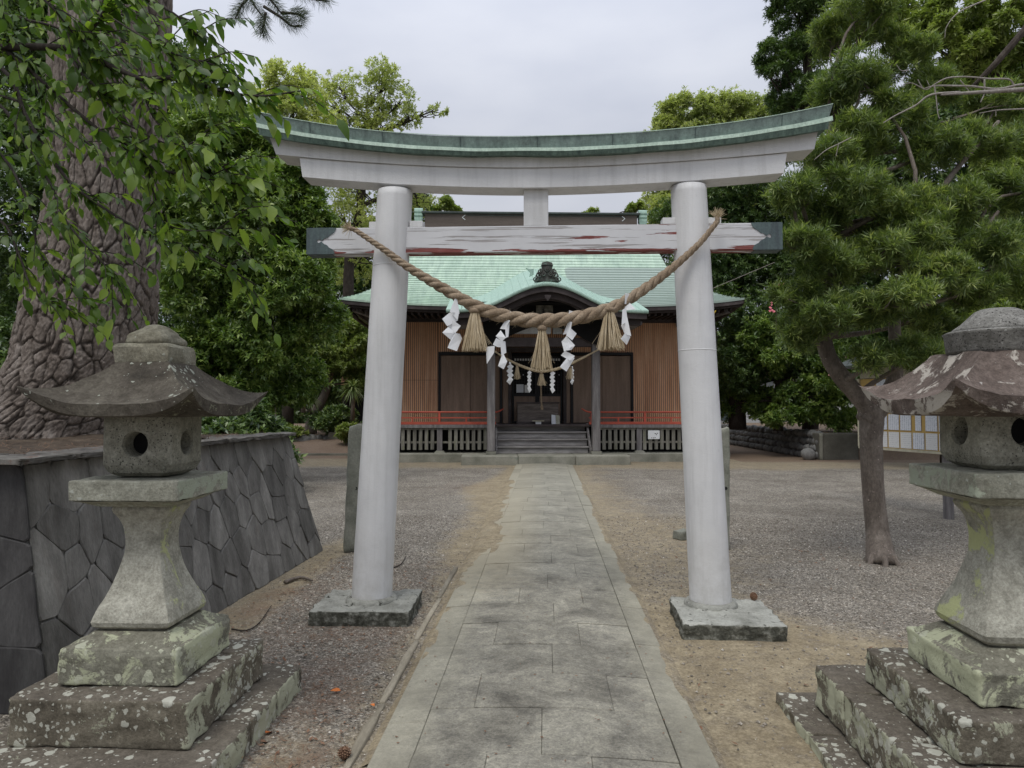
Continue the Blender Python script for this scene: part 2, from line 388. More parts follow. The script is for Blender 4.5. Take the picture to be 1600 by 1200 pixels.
def pale_lichen(name, base, lich, thr, sc, pores=False, lich2=None, thr2=0.6, sc2=3.0, topdark=None):
    t = NT(name); v = t.pos()
    f = t.noise(v, 5, 9, 0.65); g = t.noise(v, 90, 4, 0.7)
    c = t.ramp(f, [(0.3, base[0]), (0.5, base[1]), (0.7, base[2])])
    if topdark:                                             # soot and moss settle on surfaces that face up
        sp = t.n('ShaderNodeSeparateXYZ'); t.l(t.n('ShaderNodeNewGeometry').outputs['Normal'], sp.inputs[0])
        c = t.mix(t.mr(sp.outputs['Z'], 0.45, 0.8, 0, 0.65), c, topdark)
    f2 = t.noise(v, 24, 8, 0.75); c = t.mix(1.0, c, t.ramp(f2, [(0.32,(0.70,0.69,0.66)),(0.68,(1.32,1.32,1.30))]), 'MULTIPLY')
    c = t.mix(1.0, c, t.ramp(g, [(0.25,(0.62,)*3),(0.75,(1.22,)*3)]), 'MULTIPLY')
    h = t.math('ADD', t.math('MULTIPLY', f2, 0.9), t.math('MULTIPLY', g, 0.4))
    if lich2:
        sq = t.n('ShaderNodeSeparateXYZ'); t.l(t.n('ShaderNodeNewGeometry').outputs['Normal'], sq.inputs[0])
        side = t.math('MULTIPLY', t.math('ABSOLUTE', sq.outputs['X']), 0.10)
        topn = t.math('MULTIPLY', t.math('MAXIMUM', sq.outputs['Z'], 0.0), -0.06)
        m2 = t.mr(t.math('ADD', t.math('ADD', t.noise(v, sc2*1.6, 12, 0.74, 0.5), side), topn), thr2+0.03, thr2+0.07); c = t.mix(m2, c, lich2); h = t.math('ADD', h, t.math('MULTIPLY', m2, 0.15))
    # rosettes: rounded crusts of several sizes
    w = t.n('ShaderNodeVectorMath'); w.operation = 'ADD'
    ns = t.n('ShaderNodeTexNoise'); ns.inputs['Scale'].default_value = 34; ns.inputs['Detail'].default_value = 5; t.l(v, ns.inputs['Vector'])
    sc_ = t.n('ShaderNodeVectorMath'); sc_.operation = 'SCALE'; sc_.inputs['Scale'].default_value = 0.035; t.l(ns.outputs['Color'], sc_.inputs[0])
    t.l(v, w.inputs[0]); t.l(sc_.outputs[0], w.inputs[1])
    for (k, rr) in ((sc*.8, 0.40), (sc*2.0, 0.34)):
        vo = t.voro(w.outputs[0], k)
        keep = t.mr(t.noise(v, 2.6, 4, 0.6), thr, thr+0.12)
        rad = t.mr(t.n('ShaderNodeSeparateColor').outputs[0], 0, 1) if False else None
        sepc = t.n('ShaderNodeSeparateColor'); t.l(vo.outputs['Color'], sepc.inputs[0])
        thr_r = t.mr(sepc.outputs[0], 0, 1, 0.0, rr)
        thr_k = t.math('MULTIPLY', thr_r, t.math('ADD', 0.35, keep))
        m = t.mr(t.math('SUBTRACT', thr_k, vo.outputs['Distance']), 0.0, 0.04)
        c = t.mix(t.math('MULTIPLY', m, 0.78), c, lich); h = t.math('ADD', h, t.math('MULTIPLY', m, 0.12))
    if pores:
        vo = t.voro(w.outputs[0], 95); k = t.noise(v, 7, 3)
        pm = t.math('MULTIPLY', t.mr(vo.outputs['Distance'], 0.30, 0.18), t.mr(k, 0.44, 0.58))
        c = t.mix(pm, c, (0.03,0.028,0.025)); h = t.math('SUBTRACT', h, t.math('MULTIPLY', pm, 1.5))
    k = t.mr(t.objrand(), 0, 1, 0.93, 1.07)
    x = t.n('ShaderNodeVectorMath'); x.operation = 'SCALE'; t.l(c, x.inputs[0]); t.l(k, x.inputs['Scale'])
    return t.finish(x.outputs[0], 0.95, h, 0.7, 0.012, 0.15)
M['lan_base'] = pale_lichen('lichened_base_stone', [(0.095,0.083,0.064),(0.155,0.137,0.105),(0.235,0.213,0.165)], (0.50,0.50,0.42), 0.40, 22, lich2=(0.41,0.415,0.30), thr2=0.54, sc2=4, topdark=(0.125,0.108,0.090))
M['lan_upper'] = pale_lichen('lichened_pedestal', [(0.17,0.165,0.13),(0.22,0.215,0.17),(0.28,0.275,0.22)], (0.48,0.49,0.37), 0.44, 20, lich2=(0.44,0.455,0.31), thr2=0.485, sc2=3.4, topdark=(0.19,0.18,0.14))
M['lan_shaft'] = pale_lichen('worn_shaft_stone', [(0.27,0.265,0.22),(0.36,0.35,0.295),(0.45,0.44,0.375)], (0.42,0.43,0.36), 0.62, 26, lich2=(0.44,0.46,0.24), thr2=0.585, sc2=2.6)
M['lan_ledge'] = pale_lichen('ledge_stone', [(0.24,0.238,0.19),(0.34,0.338,0.28),(0.43,0.432,0.36)], (0.48,0.50,0.44), 0.50, 30, lich2=(0.36,0.39,0.30), thr2=0.55, sc2=5)
M['lan_fire'] = pale_lichen('porous_fire_box', [(0.22,0.215,0.175),(0.30,0.292,0.24),(0.38,0.37,0.31)], (0.36,0.37,0.31), 0.70, 30, pores=True)
M['lan_cap'] = pale_lichen('cap_stone', [(0.062,0.055,0.046),(0.10,0.088,0.072),(0.165,0.15,0.122)], (0.42,0.44,0.37), 0.56, 26, lich2=(0.27,0.27,0.19), thr2=0.60, sc2=5)
M['lan_cap_red'] = pale_lichen('reddish_cap_stone', [(0.080,0.065,0.056),(0.13,0.102,0.088),(0.21,0.172,0.15)], (0.42,0.40,0.36), 0.60, 24, lich2=(0.42,0.385,0.33), thr2=0.53, sc2=5)
M['lan_finial'] = pale_lichen('finial_stone', [(0.16,0.15,0.11),(0.235,0.22,0.17),(0.32,0.31,0.25)], (0.42,0.43,0.36), 0.56, 24)
M['lan_finial_grey'] = pale_lichen('grey_finial_stone', [(0.13,0.127,0.115),(0.20,0.195,0.18),(0.27,0.265,0.245)], (0.40,0.40,0.37), 0.66, 30, pores=True)
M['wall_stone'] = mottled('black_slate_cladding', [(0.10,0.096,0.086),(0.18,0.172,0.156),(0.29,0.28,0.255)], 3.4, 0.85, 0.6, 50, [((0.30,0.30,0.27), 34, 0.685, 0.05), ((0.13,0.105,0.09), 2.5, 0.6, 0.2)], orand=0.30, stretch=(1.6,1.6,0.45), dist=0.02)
M['wall_stone_shaded'] = mottled('shaded_slate_cladding', [(0.028,0.027,0.027),(0.048,0.046,0.045),(0.08,0.078,0.075)], 3, 0.75, 0.6, 50, orand=0.25, stretch=(1.6,1.6,0.5))  # darker copy of the cladding: shade of the side face put into the colour
M['wall_joint'] = mottled('grey_mortar_joint', [(0.17,0.165,0.15),(0.30,0.29,0.27)], 6, 0.95, 0.6, 60)
M['coping'] = mottled('coping_slab', [(0.09,0.082,0.073),(0.14,0.13,0.115),(0.21,0.20,0.18)], 6, 0.95, 0.6, 50, [((0.13,0.08,0.06), 6, 0.60, 0.1)])
M['post'] = mottled('grey_stone_post', [(0.15,0.155,0.125),(0.23,0.235,0.195),(0.32,0.32,0.27)], 5, 0.95, 0.6, 60, [(LICH, 20, 0.68, 0.05)])
M['cobble'] = mottled('river_cobble', [(0.10,0.10,0.095),(0.17,0.168,0.16),(0.26,0.255,0.24)], 4, 0.85, 0.4, 40, orand=0.35)
M['block'] = mottled('dark_concrete_block', [(0.09,0.085,0.07),(0.12,0.115,0.095),(0.17,0.16,0.135)], 2, 0.95, 0.5, 40)
M['earth'] = mottled('dark_earth', [(0.05,0.038,0.028),(0.085,0.064,0.046),(0.13,0.10,0.072)], 6, 1.0, 0.8, 40, dist=0.03, orand=0)
def slabmat():
    t = NT('paving_slab'); v = t.pos()
    f = t.noise(v, 2.4, 10, 0.74, 0.5); g = t.noise(v, 85, 5, 0.8); k = t.noise(v, 12, 8, 0.75)
    c = t.ramp(f, [(0.34,(0.128,0.120,0.100)),(0.45,(0.205,0.194,0.162)),(0.56,(0.282,0.268,0.222)),(0.68,(0.37,0.352,0.292))])
    c = t.mix(1.0, c, t.ramp(k, [(0.3,(0.74,0.74,0.75)),(0.7,(1.18,1.17,1.13))]), 'MULTIPLY')
    c = t.mix(1.0, c, t.ramp(g, [(0.3,(0.55,0.55,0.55)),(0.7,(1.32,1.32,1.32))]), 'MULTIPLY')
    c = t.mix(1.0, c, t.ramp(t.noise(v, 30, 6, 0.8), [(0.35,(0.78,0.78,0.78)),(0.65,(1.18,1.18,1.16))]), 'MULTIPLY')
    sx = t.n('ShaderNodeSeparateXYZ'); t.l(v, sx.inputs[0])
    ed = t.mr(t.math('ADD', t.math('ABSOLUTE', sx.outputs['X']), t.math('MULTIPLY', k, 0.25)), 0.56, 0.80)   # sand trodden on to the margins
    c = t.mix(t.math('MULTIPLY', ed, 0.5), c, (0.35,0.33,0.25))
    sandy = t.math('MULTIPLY', t.mr(sx.outputs['X'], 0.0, -0.42), t.mr(t.math('ADD', sx.outputs['Y'], t.math('MULTIPLY', k, 2.0)), 6.4, 7.6))
    c = t.mix(t.math('MULTIPLY', sandy, 0.7), c, (0.33,0.29,0.20))
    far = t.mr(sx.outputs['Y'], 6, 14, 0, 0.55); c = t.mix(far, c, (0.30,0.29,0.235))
    kk = t.mr(t.objrand(), 0, 1, 0.90, 1.10)
    x = t.n('ShaderNodeVectorMath'); x.operation = 'SCALE'; t.l(c, x.inputs[0]); t.l(kk, x.inputs['Scale'])
    # round pits
    vo = t.voro(v, 16); pm = t.math('MULTIPLY', t.mr(vo.outputs['Distance'], 0.10, 0.05), t.mr(f, 0.40, 0.50))
    c2 = t.mix(t.math('MULTIPLY', pm, 0.6), x.outputs[0], (0.07,0.07,0.06))
    h = t.math('ADD', t.math('MULTIPLY', g, 0.5), t.math('MULTIPLY', k, 0.7))
    return t.finish(c2, 0.88, h, 0.6, 0.008, 0.25)
M['slab'] = slabmat()
M['edge_slab'] = M['slab']
M['joint'] = mottled('dark_joint', [(0.13,0.118,0.09),(0.21,0.195,0.15)], 20, 1.0, 0.6, 60, orand=0)
M['kerb'] = mottled('sunken_kerb', [(0.20,0.175,0.13),(0.27,0.24,0.18),(0.34,0.305,0.235)], 9, 0.95, 0.6, 60, stretch=(1,0.3,1))
def groundmat():
    t = NT('gravel_and_sand'); v = t.pos()
    e = t.attr('earth'); lt = t.attr('litter')
    vo = t.voro(v, 95); sepc = t.n('ShaderNodeSeparateColor'); t.l(vo.outputs['Color'], sepc.inputs[0])
    grav = t.ramp(sepc.outputs[0], [(0.0,(0.110,0.100,0.085)),(0.4,(0.192,0.176,0.150)),(0.8,(0.29,0.268,0.230)),(1.0,(0.48,0.45,0.40))])
    vo2 = t.voro(v, 34); s2 = t.n('ShaderNodeSeparateColor'); t.l(vo2.outputs['Color'], s2.inputs[0])
    grav = t.mix(1.0, grav, t.ramp(s2.outputs[1], [(0,(0.78,)*3),(1,(1.26,1.25,1.22))]), 'MULTIPLY')
    patch = t.noise(v, 1.1, 8, 0.7)
    grav = t.mix(1.0, grav, t.ramp(patch, [(0.35,(0.76,0.73,0.70)),(0.65,(1.24,1.23,1.21))]), 'MULTIPLY')
    sand = t.ramp(t.noise(v, 3.5, 12, 0.8), [(0.3,(0.205,0.163,0.105)),(0.5,(0.305,0.255,0.170)),(0.7,(0.41,0.355,0.25))])
    g = t.noise(v, 60, 6, 0.8)
    sand = t.mix(1.0, sand, t.ramp(g, [(0.3,(0.55,0.54,0.52)),(0.7,(1.3,1.3,1.3))]), 'MULTIPLY')
    sand = t.mix(1.0, sand, t.ramp(t.noise(v, 17, 8, 0.8), [(0.36,(0.74,0.72,0.70)),(0.64,(1.16,1.16,1.15))]), 'MULTIPLY')
    rl = t.ramp(g, [(0.3,(0.10,0.065,0.048)),(0.6,(0.21,0.145,0.105)),(0.8,(0.33,0.25,0.19))])
    n = t.noise(v, 7, 8, 0.75)
    em = t.mr(t.math('ADD', e, t.math('MULTIPLY', t.math('SUBTRACT', n, 0.5), 2.2)), 0.10, 1.0)
    lm = t.mr(t.math('ADD', lt, t.math('MULTIPLY', t.math('SUBTRACT', n, 0.5), 1.6)), 0.35, 1.0, 0, 0.75)
    c = t.mix(em, grav, sand); c = t.mix(lm, c, rl)
    h = t.math('ADD', t.math('MULTIPLY', t.math('SUBTRACT', 1.0, vo.outputs['Distance']), t.math('SUBTRACT', 1.1, em)), t.math('MULTIPLY', g, 0.7))
    return t.finish(c, 0.95, h, 0.9, 0.012, 0.2)
M['ground'] = groundmat()
def pebblemat():
    t = NT('pebbles'); r = t.attr('rnd')
    c = t.ramp(r, [(0,(0.085,0.073,0.058)),(0.4,(0.165,0.145,0.116)),(0.75,(0.25,0.22,0.178)),(0.95,(0.35,0.312,0.255)),(1,(0.58,0.54,0.47))])
    return t.finish(c, 0.9)
M['pebble'] = pebblemat()
def barkmat(name, cols, lic=None):
    t = NT(name); v = t.pos((1,1,0.45)); v0 = t.pos()
    f = t.noise(v, 9, 8, 0.7); g = t.noise(v, 60, 5, 0.75)
    c = t.ramp(f, [(0.3,cols[0]),(0.5,cols[1]),(0.7,cols[2])])
    c = t.mix(1.0, c, t.ramp(g, [(0.3,(0.66,)*3),(0.7,(1.25,)*3)]), 'MULTIPLY')
    cr = t.attr('crack'); c = t.mix(t.mr(cr, 0.0, 1.0), c, (cols[0][0]*0.35, cols[0][1]*0.35, cols[0][2]*0.35))
    if lic:
        c = t.mix(t.mr(t.noise(v0, 34, 4, 0.6), 0.66, 0.69), c, lic)
    return t.finish(c, 0.95, t.math('ADD', f, g), 0.7, 0.015, 0.15)
M['pine_bark'] = barkmat('pine_bark', [(0.145,0.118,0.098),(0.225,0.19,0.162),(0.335,0.295,0.26)])
M['bark'] = barkmat('speckled_bark', [(0.11,0.09,0.074),(0.175,0.148,0.124),(0.26,0.225,0.19)], (0.42,0.34,0.30))
M['dark_bark'] = barkmat('dark_bark', [(0.035,0.028,0.023),(0.06,0.048,0.04),(0.09,0.075,0.062)])
M['twig_bark'] = barkmat('cherry_bark', [(0.03,0.024,0.021),(0.05,0.042,0.037),(0.085,0.072,0.063)])
M['bare'] = barkmat('bleached_twig', [(0.24,0.21,0.18),(0.33,0.30,0.27),(0.42,0.39,0.36)])
M['lf_cherry'] = leaf_mat('cherry_leaf', [(0.05,0.10,0.016),(0.085,0.155,0.024),(0.14,0.225,0.036),(0.24,0.33,0.06)], 0.52, 0.42, 0, 0.4)
M['lf_glossy'] = leaf_mat('glossy_evergreen_leaf', [(0.058,0.105,0.030),(0.13,0.21,0.052),(0.24,0.33,0.088),(0.42,0.50,0.17)], 0.36, 0.36, 0.6, 0.6)
M['lf_dark'] = leaf_mat('dark_evergreen_leaf', [(0.035,0.068,0.026),(0.07,0.122,0.040),(0.125,0.19,0.06),(0.21,0.28,0.10)], 0.30, 0.36, 0.5, 0.6)
M['lf_pod'] = leaf_mat('narrow_dark_leaf', [(0.07,0.108,0.045),(0.135,0.192,0.068),(0.23,0.29,0.098),(0.42,0.47,0.17)], 0.40, 0.42, 1.0, 0.5)
M['lf_light'] = leaf_mat('fresh_light_leaf', [(0.26,0.30,0.12),(0.37,0.41,0.18),(0.46,0.49,0.24),(0.54,0.56,0.30)], 0.5, 0.45, 0.25, 0.5)
M['lf_mid'] = leaf_mat('mid_green_leaf', [(0.11,0.155,0.045),(0.19,0.25,0.07),(0.28,0.34,0.11),(0.38,0.44,0.16)], 0.4, 0.40, 0.5, 0.5)
M['lf_palm'] = leaf_mat('palm_leaf', [(0.10,0.15,0.05),(0.19,0.25,0.09),(0.30,0.34,0.15)], 0.3, 0.4, 0)
M['needle'] = leaf_mat('pine_needle', [(0.05,0.08,0.04),(0.08,0.11,0.06),(0.12,0.15,0.08)], 0.2, 0.5, 0)
M['rope'] = mottled('straw_rope', [(0.24,0.175,0.115),(0.34,0.26,0.18),(0.43,0.345,0.25)], 9, 0.95, 1.0, 90, dist=0.01, fine=0.22, orand=0.06)
M['straw'] = mottled('golden_straw', [(0.40,0.31,0.19),(0.53,0.43,0.28),(0.66,0.56,0.40)], 14, 0.85, 0.4, 120, stretch=(3,3,0.6), orand=0.08)
M['paper'] = mottled('white_paper', [(0.78,0.79,0.80),(0.85,0.86,0.87)], 8, 0.7, 0.05, 30, fine=0.01, orand=0.02)
M['board_yellow'] = mottled('ochre_board', [(0.50,0.33,0.10),(0.58,0.40,0.14)], 3, 0.7, 0.1, 40, fine=0.03)
def papermat(name, base, ink, cell=28, vertical=True):
    t = NT(name); g = t.n('ShaderNodeTexCoord').outputs['Object']
    mp = t.n('ShaderNodeMapping'); t.l(g, mp.inputs['Vector']); mp.inputs['Scale'].default_value = (cell, cell, cell*1.3)
    sp = t.n('ShaderNodeSeparateXYZ'); t.l(mp.outputs[0], sp.inputs[0])
    st = t.math('FRACT', sp.outputs['X' if vertical else 'Z'])
    line = t.mr(t.math('ABSOLUTE', t.math('SUBTRACT', st, 0.5)), 0.28, 0.20)
    ch = t.mr(t.noise(mp.outputs[0], 2.3, 3, 0.8), 0.46, 0.54)
    c = t.mix(t.math('MULTIPLY', t.math('MULTIPLY', line, ch), 0.75), base, ink)
    return t.finish(c, 0.7)
M['paper_text'] = papermat('printed_paper', (0.68,0.70,0.73), (0.30,0.33,0.38), 30)
M['paper_text2'] = papermat('printed_paper_rows', (0.70,0.70,0.68), (0.52,0.52,0.52), 26, False)
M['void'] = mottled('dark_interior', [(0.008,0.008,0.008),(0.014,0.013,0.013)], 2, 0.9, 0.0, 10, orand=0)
M['plaque'] = mottled('weathered_plaque', [(0.06,0.055,0.045),(0.13,0.12,0.095),(0.20,0.19,0.15)], 9, 0.8, 0.6, 60)
M['ink'] = mottled('black_ink', [(0.012,0.012,0.012),(0.02,0.02,0.02)], 2, 0.8, 0, 10)
M['orn'] = mottled('verdigris_ornament', [(0.055,0.05,0.045),(0.085,0.085,0.075),(0.14,0.17,0.145)], 8, 0.8, 0.5, 60, [((0.16,0.26,0.21), 7, 0.58, 0.08)])
M['ridge'] = mottled('brown_ridge_box', [(0.10,0.078,0.066),(0.145,0.115,0.10)], 2, 0.7, 0.2, 30, stretch=(0.3,3,3))
M['ridge_top'] = mottled('dark_ridge_cap', [(0.05,0.058,0.055),(0.09,0.105,0.10)], 2, 0.6, 0.2, 30)
M['yellow'] = mottled('yellow_strap', [(0.55,0.38,0.03),(0.65,0.47,0.05)], 3, 0.6, 0, 20)
M['pink'] = mottled('faded_red_roof', [(0.36,0.16,0.14),(0.45,0.23,0.20)], 3, 0.8, 0.2, 20)
M['white_wall'] = mottled('pale_house_wall', [(0.5,0.52,0.52),(0.6,0.62,0.62)], 2, 0.8, 0.1, 20)
M['cream'] = mottled('cream_board', [(0.45,0.42,0.30),(0.52,0.48,0.36)], 2, 0.8, 0.1, 20)
M['leaf_orange'] = mottled('fallen_orange_leaf', [(0.50,0.13,0.03),(0.62,0.20,0.05)], 20, 0.7, 0.1, 50)
M['leaf_brown'] = mottled('fallen_brown_leaf', [(0.14,0.07,0.04),(0.26,0.16,0.10)], 20, 0.8, 0.1, 50)
M['flower'] = mottled('pink_flower', [(0.55,0.12,0.16),(0.68,0.22,0.24)], 20, 0.7, 0.1, 50)

def sstep(a, b, x):
    t = max(0.0, min(1.0, (x-a)/(b-a))); return t*t*(3-2*t)

# ------------------------------------------------------------------ ground
def bank(x, y):
    """the planted bank on the left at the back, and on the right behind the cobble wall"""
    xc = x*math.cos(YAW) + y*math.sin(YAW); d = -x*math.sin(YAW) + y*math.cos(YAW)
    z = 0.0
    if xc < -4.0: z = max(z, 0.5*sstep(22.8, 27.0, d)*sstep(-4.2, -6.0, xc))
    if xc > 9.0: z = max(z, 0.78*sstep(9.22, 9.4, xc)*sstep(20.5, 20.9, d))
    return z
def masks(x, y):
    n = nz((x, y, 0), 0.9, 3.3); n2 = nz((x, y, 0), 2.3, 9.1)
    e = 0.0
    # worn earth on the right of the path, wide by the near right pillar
    w = 1.20 + 0.45*n + 1.35*math.exp(-((y-4.2)/1.0)**2) + 0.55*math.exp(-((y-8.5)/3.0)**2) + 0.30*n2
    if x > 0.6: e = max(e, (1 - sstep(w-0.5, w+0.7, x))*(1 if y < 5.5 else .78))
    if x > 0.6: e *= 1 - 0.75*sstep(3.3, 2.7, y)*sstep(1.0, 1.3, x)
    # left margin, wide where sand has washed over the slabs
    w = 0.90 + 0.14*n2 + 0.16*math.exp(-((y-8.0)/1.6)**2) + 0.55*math.exp(-((y-13.0)/2.0)**2) + 0.10*n
    if x < -0.6: e = max(e, (1 - sstep(w-0.12, w+0.30, -x))*(0.95 if y > 5.5 else 0.6))
    # strip under the stone wall and round the left lantern
    e = max(e, 0.9*(1-sstep(0.10, 0.34, abs(x+2.28+0.05*n2)))*sstep(4.2, 5.0, y)*sstep(8.6, 7.6, y))
    e = max(e, 0.85*math.exp(-(((x+1.12)/0.22)**2 + ((y-2.95)/0.38)**2)))
    # trodden ground in front of the shrine and at the back
    e = max(e, 0.75*sstep(17.2+n*.5, 18.0+n*.5, y))
    lt = 1.05*sstep(-0.85, -1.0, x)*sstep(-2.6, -2.2, x)*sstep(8.0, 5.0, y)*(0.55+0.6*n2+0.5*n)
    lt = max(lt, 0.45*math.exp(-(((x-3.5)/0.9)**2 + ((y-6.9)/0.9)**2)))
    lt = max(lt, 0.9*math.exp(-(((x+1.6)/0.8)**2 + ((y-13.5)/1.6)**2))*0.6)
    if x < -3.2: lt = max(lt, 1.3*sstep(19.5, 21.5, y)); e *= 1-.5*sstep(20,22,y)
    if x > 5.5: lt = max(lt, 1.1*sstep(19.0, 20.5, y))
    return max(0, min(1, e)), max(0, min(1.4, lt))
xs = np.concatenate([[-900,-300,-120,-60,-35,-24,-18,-14,-11,-9,-8], np.arange(-7,9.6,0.10), [10,10.4,11,12,14,18,24,35,60,120,300,900]])
ys = np.concatenate([[-300,-60,-20,-8,-3,0], np.arange(1.0,12,0.10), np.arange(12,30,0.25), [31,33,36,40,46,55,80,150,400,1500]])
V = []; E = []; L = []
for y in ys:
    for x in xs:
        z = bank(x, y)
        if -7 < x < 10 and 0 < y < 24: z += 0.010*nz((x,y,0), 1.3, 1) + 0.005*nz((x,y,0), 4.2, 2)
        if abs(x) < 0.95 and y < 19: z = min(z, -0.004)
        e, l_ = masks(x, y)
        V.append((x,y,z)); E.append(e); L.append(l_)
nx, ny = len(xs), len(ys)
I = np.arange(nx*ny).reshape(ny, nx)
T = np.stack([I[:-1,:-1], I[:-1,1:], I[1:,1:], I[1:,:-1]], -1).reshape(-1, 4)
ground = np_mesh('ground', V, T, M['ground'], smooth=True, attrs={'earth': E, 'litter': L})
ground['kind'] = 'structure'
def gz(x, y): return bank(x, y) + (0.010*nz((x,y,0), 1.3, 1) + 0.005*nz((x,y,0), 4.2, 2) if (-7<x<10 and 0<y<24) else 0)

# loose gravel: real chips, thinning out with distance
def gravel():
    N = 125000
    y = 1.9 + (RNG.random(N)**1.45)*8.0
    x = -2.9 + RNG.random(N)*8.2
    keep = (np.abs(x) > 0.80)
    x = x[keep]; y = y[keep]
    m = np.array([masks(a, b)[0] for a, b in zip(x, y)])
    k = RNG.random(len(x)) > m*0.93
    for (x0,x1,y0,y1) in ((-1.72,-0.93,4.85,5.5),(0.9,1.66,4.65,5.5),(-3,-1.40,2.0,3.85),(1.2,3.2,1.5,3.7)):
        k &= ~((x>x0)&(x<x1)&(y>y0)&(y<y1))
    k &= ~((x < -2.38) & (y > 3.3) & (y < 7.6))
    x = x[k]; y = y[k]; n = len(x)
    z = np.array([gz(a, b) for a, b in zip(x, y)])
    s = (0.0032 + 0.0052*RNG.random(n)**2)*(0.8+0.09*y)
    base = np.array([(1,0,0),(-1,0,0),(0,1,0),(0,-1,0),(0,0,0.7),(0,0,-0.5)], float)
    tri = np.array([(0,2,4),(2,1,4),(1,3,4),(3,0,4)])
    jit = 1 + 0.45*(RNG.random((n,6,3))-0.5)*1.6
    a = RNG.random(n)*6.283; ca, sa = np.cos(a), np.sin(a)
    Vv = base[None]*jit*s[:,None,None]
    X = Vv[...,0]*ca[:,None]-Vv[...,1]*sa[:,None]; Y = Vv[...,0]*sa[:,None]+Vv[...,1]*ca[:,None]
    Vv = np.stack([X+x[:,None], Y+y[:,None], Vv[...,2]+z[:,None]+0.001], -1).reshape(-1,3)
    Tt = (tri[None]+ (np.arange(n)*6)[:,None,None]).reshape(-1,3)
    r = np.repeat(np.clip(RNG.random(n)**1.25, 0, 1), 4)
    o = np_mesh('gravel', Vv, Tt, M['pebble'], rnd=r)
    tag(o, 'loose grey gravel chips lying over the forecourt', 'gravel', kind='stuff')
gravel()

# ------------------------------------------------------------------ paved path
path = thing('paved_path', 'straight grey stone slab path leading under the white gate to the shrine steps', 'path', (0, 0, 0))
path['kind'] = 'structure'
mb = MB(); mb.box(-0.755, 0.735, 0.2, 18.55, -0.05, 0.012); mb.build('path_bed', M['joint'], path)
def ptop(x): return 0.052 - 0.035*(x/0.76)**2
def slab(x0, x1, y0, y1, name='slab', gl=0.0006, gr=0.0006):
    b = 0.003; x0 += gl; x1 -= gr; y0 += 0.0014; y1 -= 0.0014
    dz = random.uniform(-0.004, 0.004); tx = random.uniform(-0.004, 0.004); ty = random.uniform(-0.003, 0.003)
    n = 4 if x1-x0 > 0.3 else 2
    V = []; Fs = []
    cx, cy = (x0+x1)/2, (y0+y1)/2
    jit = [random.uniform(-0.003,0.003) for _ in range(4)]
    for k, (in_, zz) in enumerate(((0.0, None), (0.0, -b*0.6), (b, 0.0))):
        pass
    rows = [(y0, -b), (y0+b, 0), (y1-b, 0), (y1, -b)]
    xsn = [x0] + [x0+b + (x1-x0-2*b)*i/n for i in range(n+1)] + [x1]
    for (yy, dy) in rows:
        for i, xx in enumerate(xsn):
            dd = min(dy, -b if i in (0, len(xsn)-1) else 0)
            V.append((xx, yy, ptop(xx) + dz + dd + tx*(xx-cx) + ty*(yy-cy)))
    m = len(xsn)
    for r in range(3):
        for i in range(m-1): Fs.append((r*m+i, r*m+i+1, (r+1)*m+i+1, (r+1)*m+i))
    nb = len(V); ring = [i for i in range(m)] + [m*r+m-1 for r in range(1,4)] + [3*m+i for i in range(m-2,-1,-1)] + [m*r for r in (2,1)]
    for k in ring: V.append((V[k][0], V[k][1], 0.0))
    for i in range(len(ring)):
        j = (i+1) % len(ring); Fs.append((ring[j], ring[i], nb+i, nb+j))
    return meshobj(name, V, Fs, M['slab'], path)
yrow = 0.7
rows = []
while yrow < 18.4:
    d = random.uniform(0.44, 0.52); rows.append((yrow, min(yrow+d, 18.5))); yrow += d
for i, (a, b) in enumerate(rows):
    nj = [0.02+random.uniform(-.05,.05)] if i % 2 else [-0.28+random.uniform(-.08,.08), 0.27+random.uniform(-.08,.08)]
    c = [-0.575] + nj + [0.575]
    for j in range(len(c)-1): slab(c[j], c[j+1], a, b, gr=0.002 if j == len(c)-2 else .0006)
yl = 0.7
while yl < 18.4:
    d = random.uniform(0.75, 1.1); slab(-0.76, -0.575, yl, min(yl+d, 18.5)); yl += d
yl = 0.5
while yl < 18.4:
    d = random.uniform(0.75, 1.1); slab(0.575, 0.74, yl, min(yl+d, 18.5), gl=.002); yl += d
def drift():
    V = []; nx_, ny_ = 40, 190
    for j in range(ny_+1):
        for i in range(nx_+1):
            x = -.84+.62*i/nx_; y = 3.0+11.5*j/ny_
            w = .05 + .10*sstep(5.6, 6.6, y) + .20*math.exp(-((y-7.9)/.75)**2) + .07*math.exp(-((y-11)/2)**2) + .09*nz((x,y,0),2.4,5) + .06*nz((x,y,0),7,2)
            h = (w - (x+.78))*.09
            V.append((x, y, min(ptop(x)+.010, ptop(x)-.004+h) if x > -.755 else ptop(-.755)-.004-(-.755-x)*.55+min(.014, h)))
    I_ = np.arange((nx_+1)*(ny_+1)).reshape(ny_+1, nx_+1); T = np.stack([I_[:-1,:-1],I_[:-1,1:],I_[1:,1:],I_[1:,:-1]],-1).reshape(-1,4)
    n_ = len(V); o = np_mesh('sand_drift', V, T, M['ground'], smooth=True, attrs={'earth': np.ones(n_), 'litter': np.zeros(n_)})
    tag(o, 'thin sand washed over the left margin of the stone path', 'sand', kind='stuff')
drift()
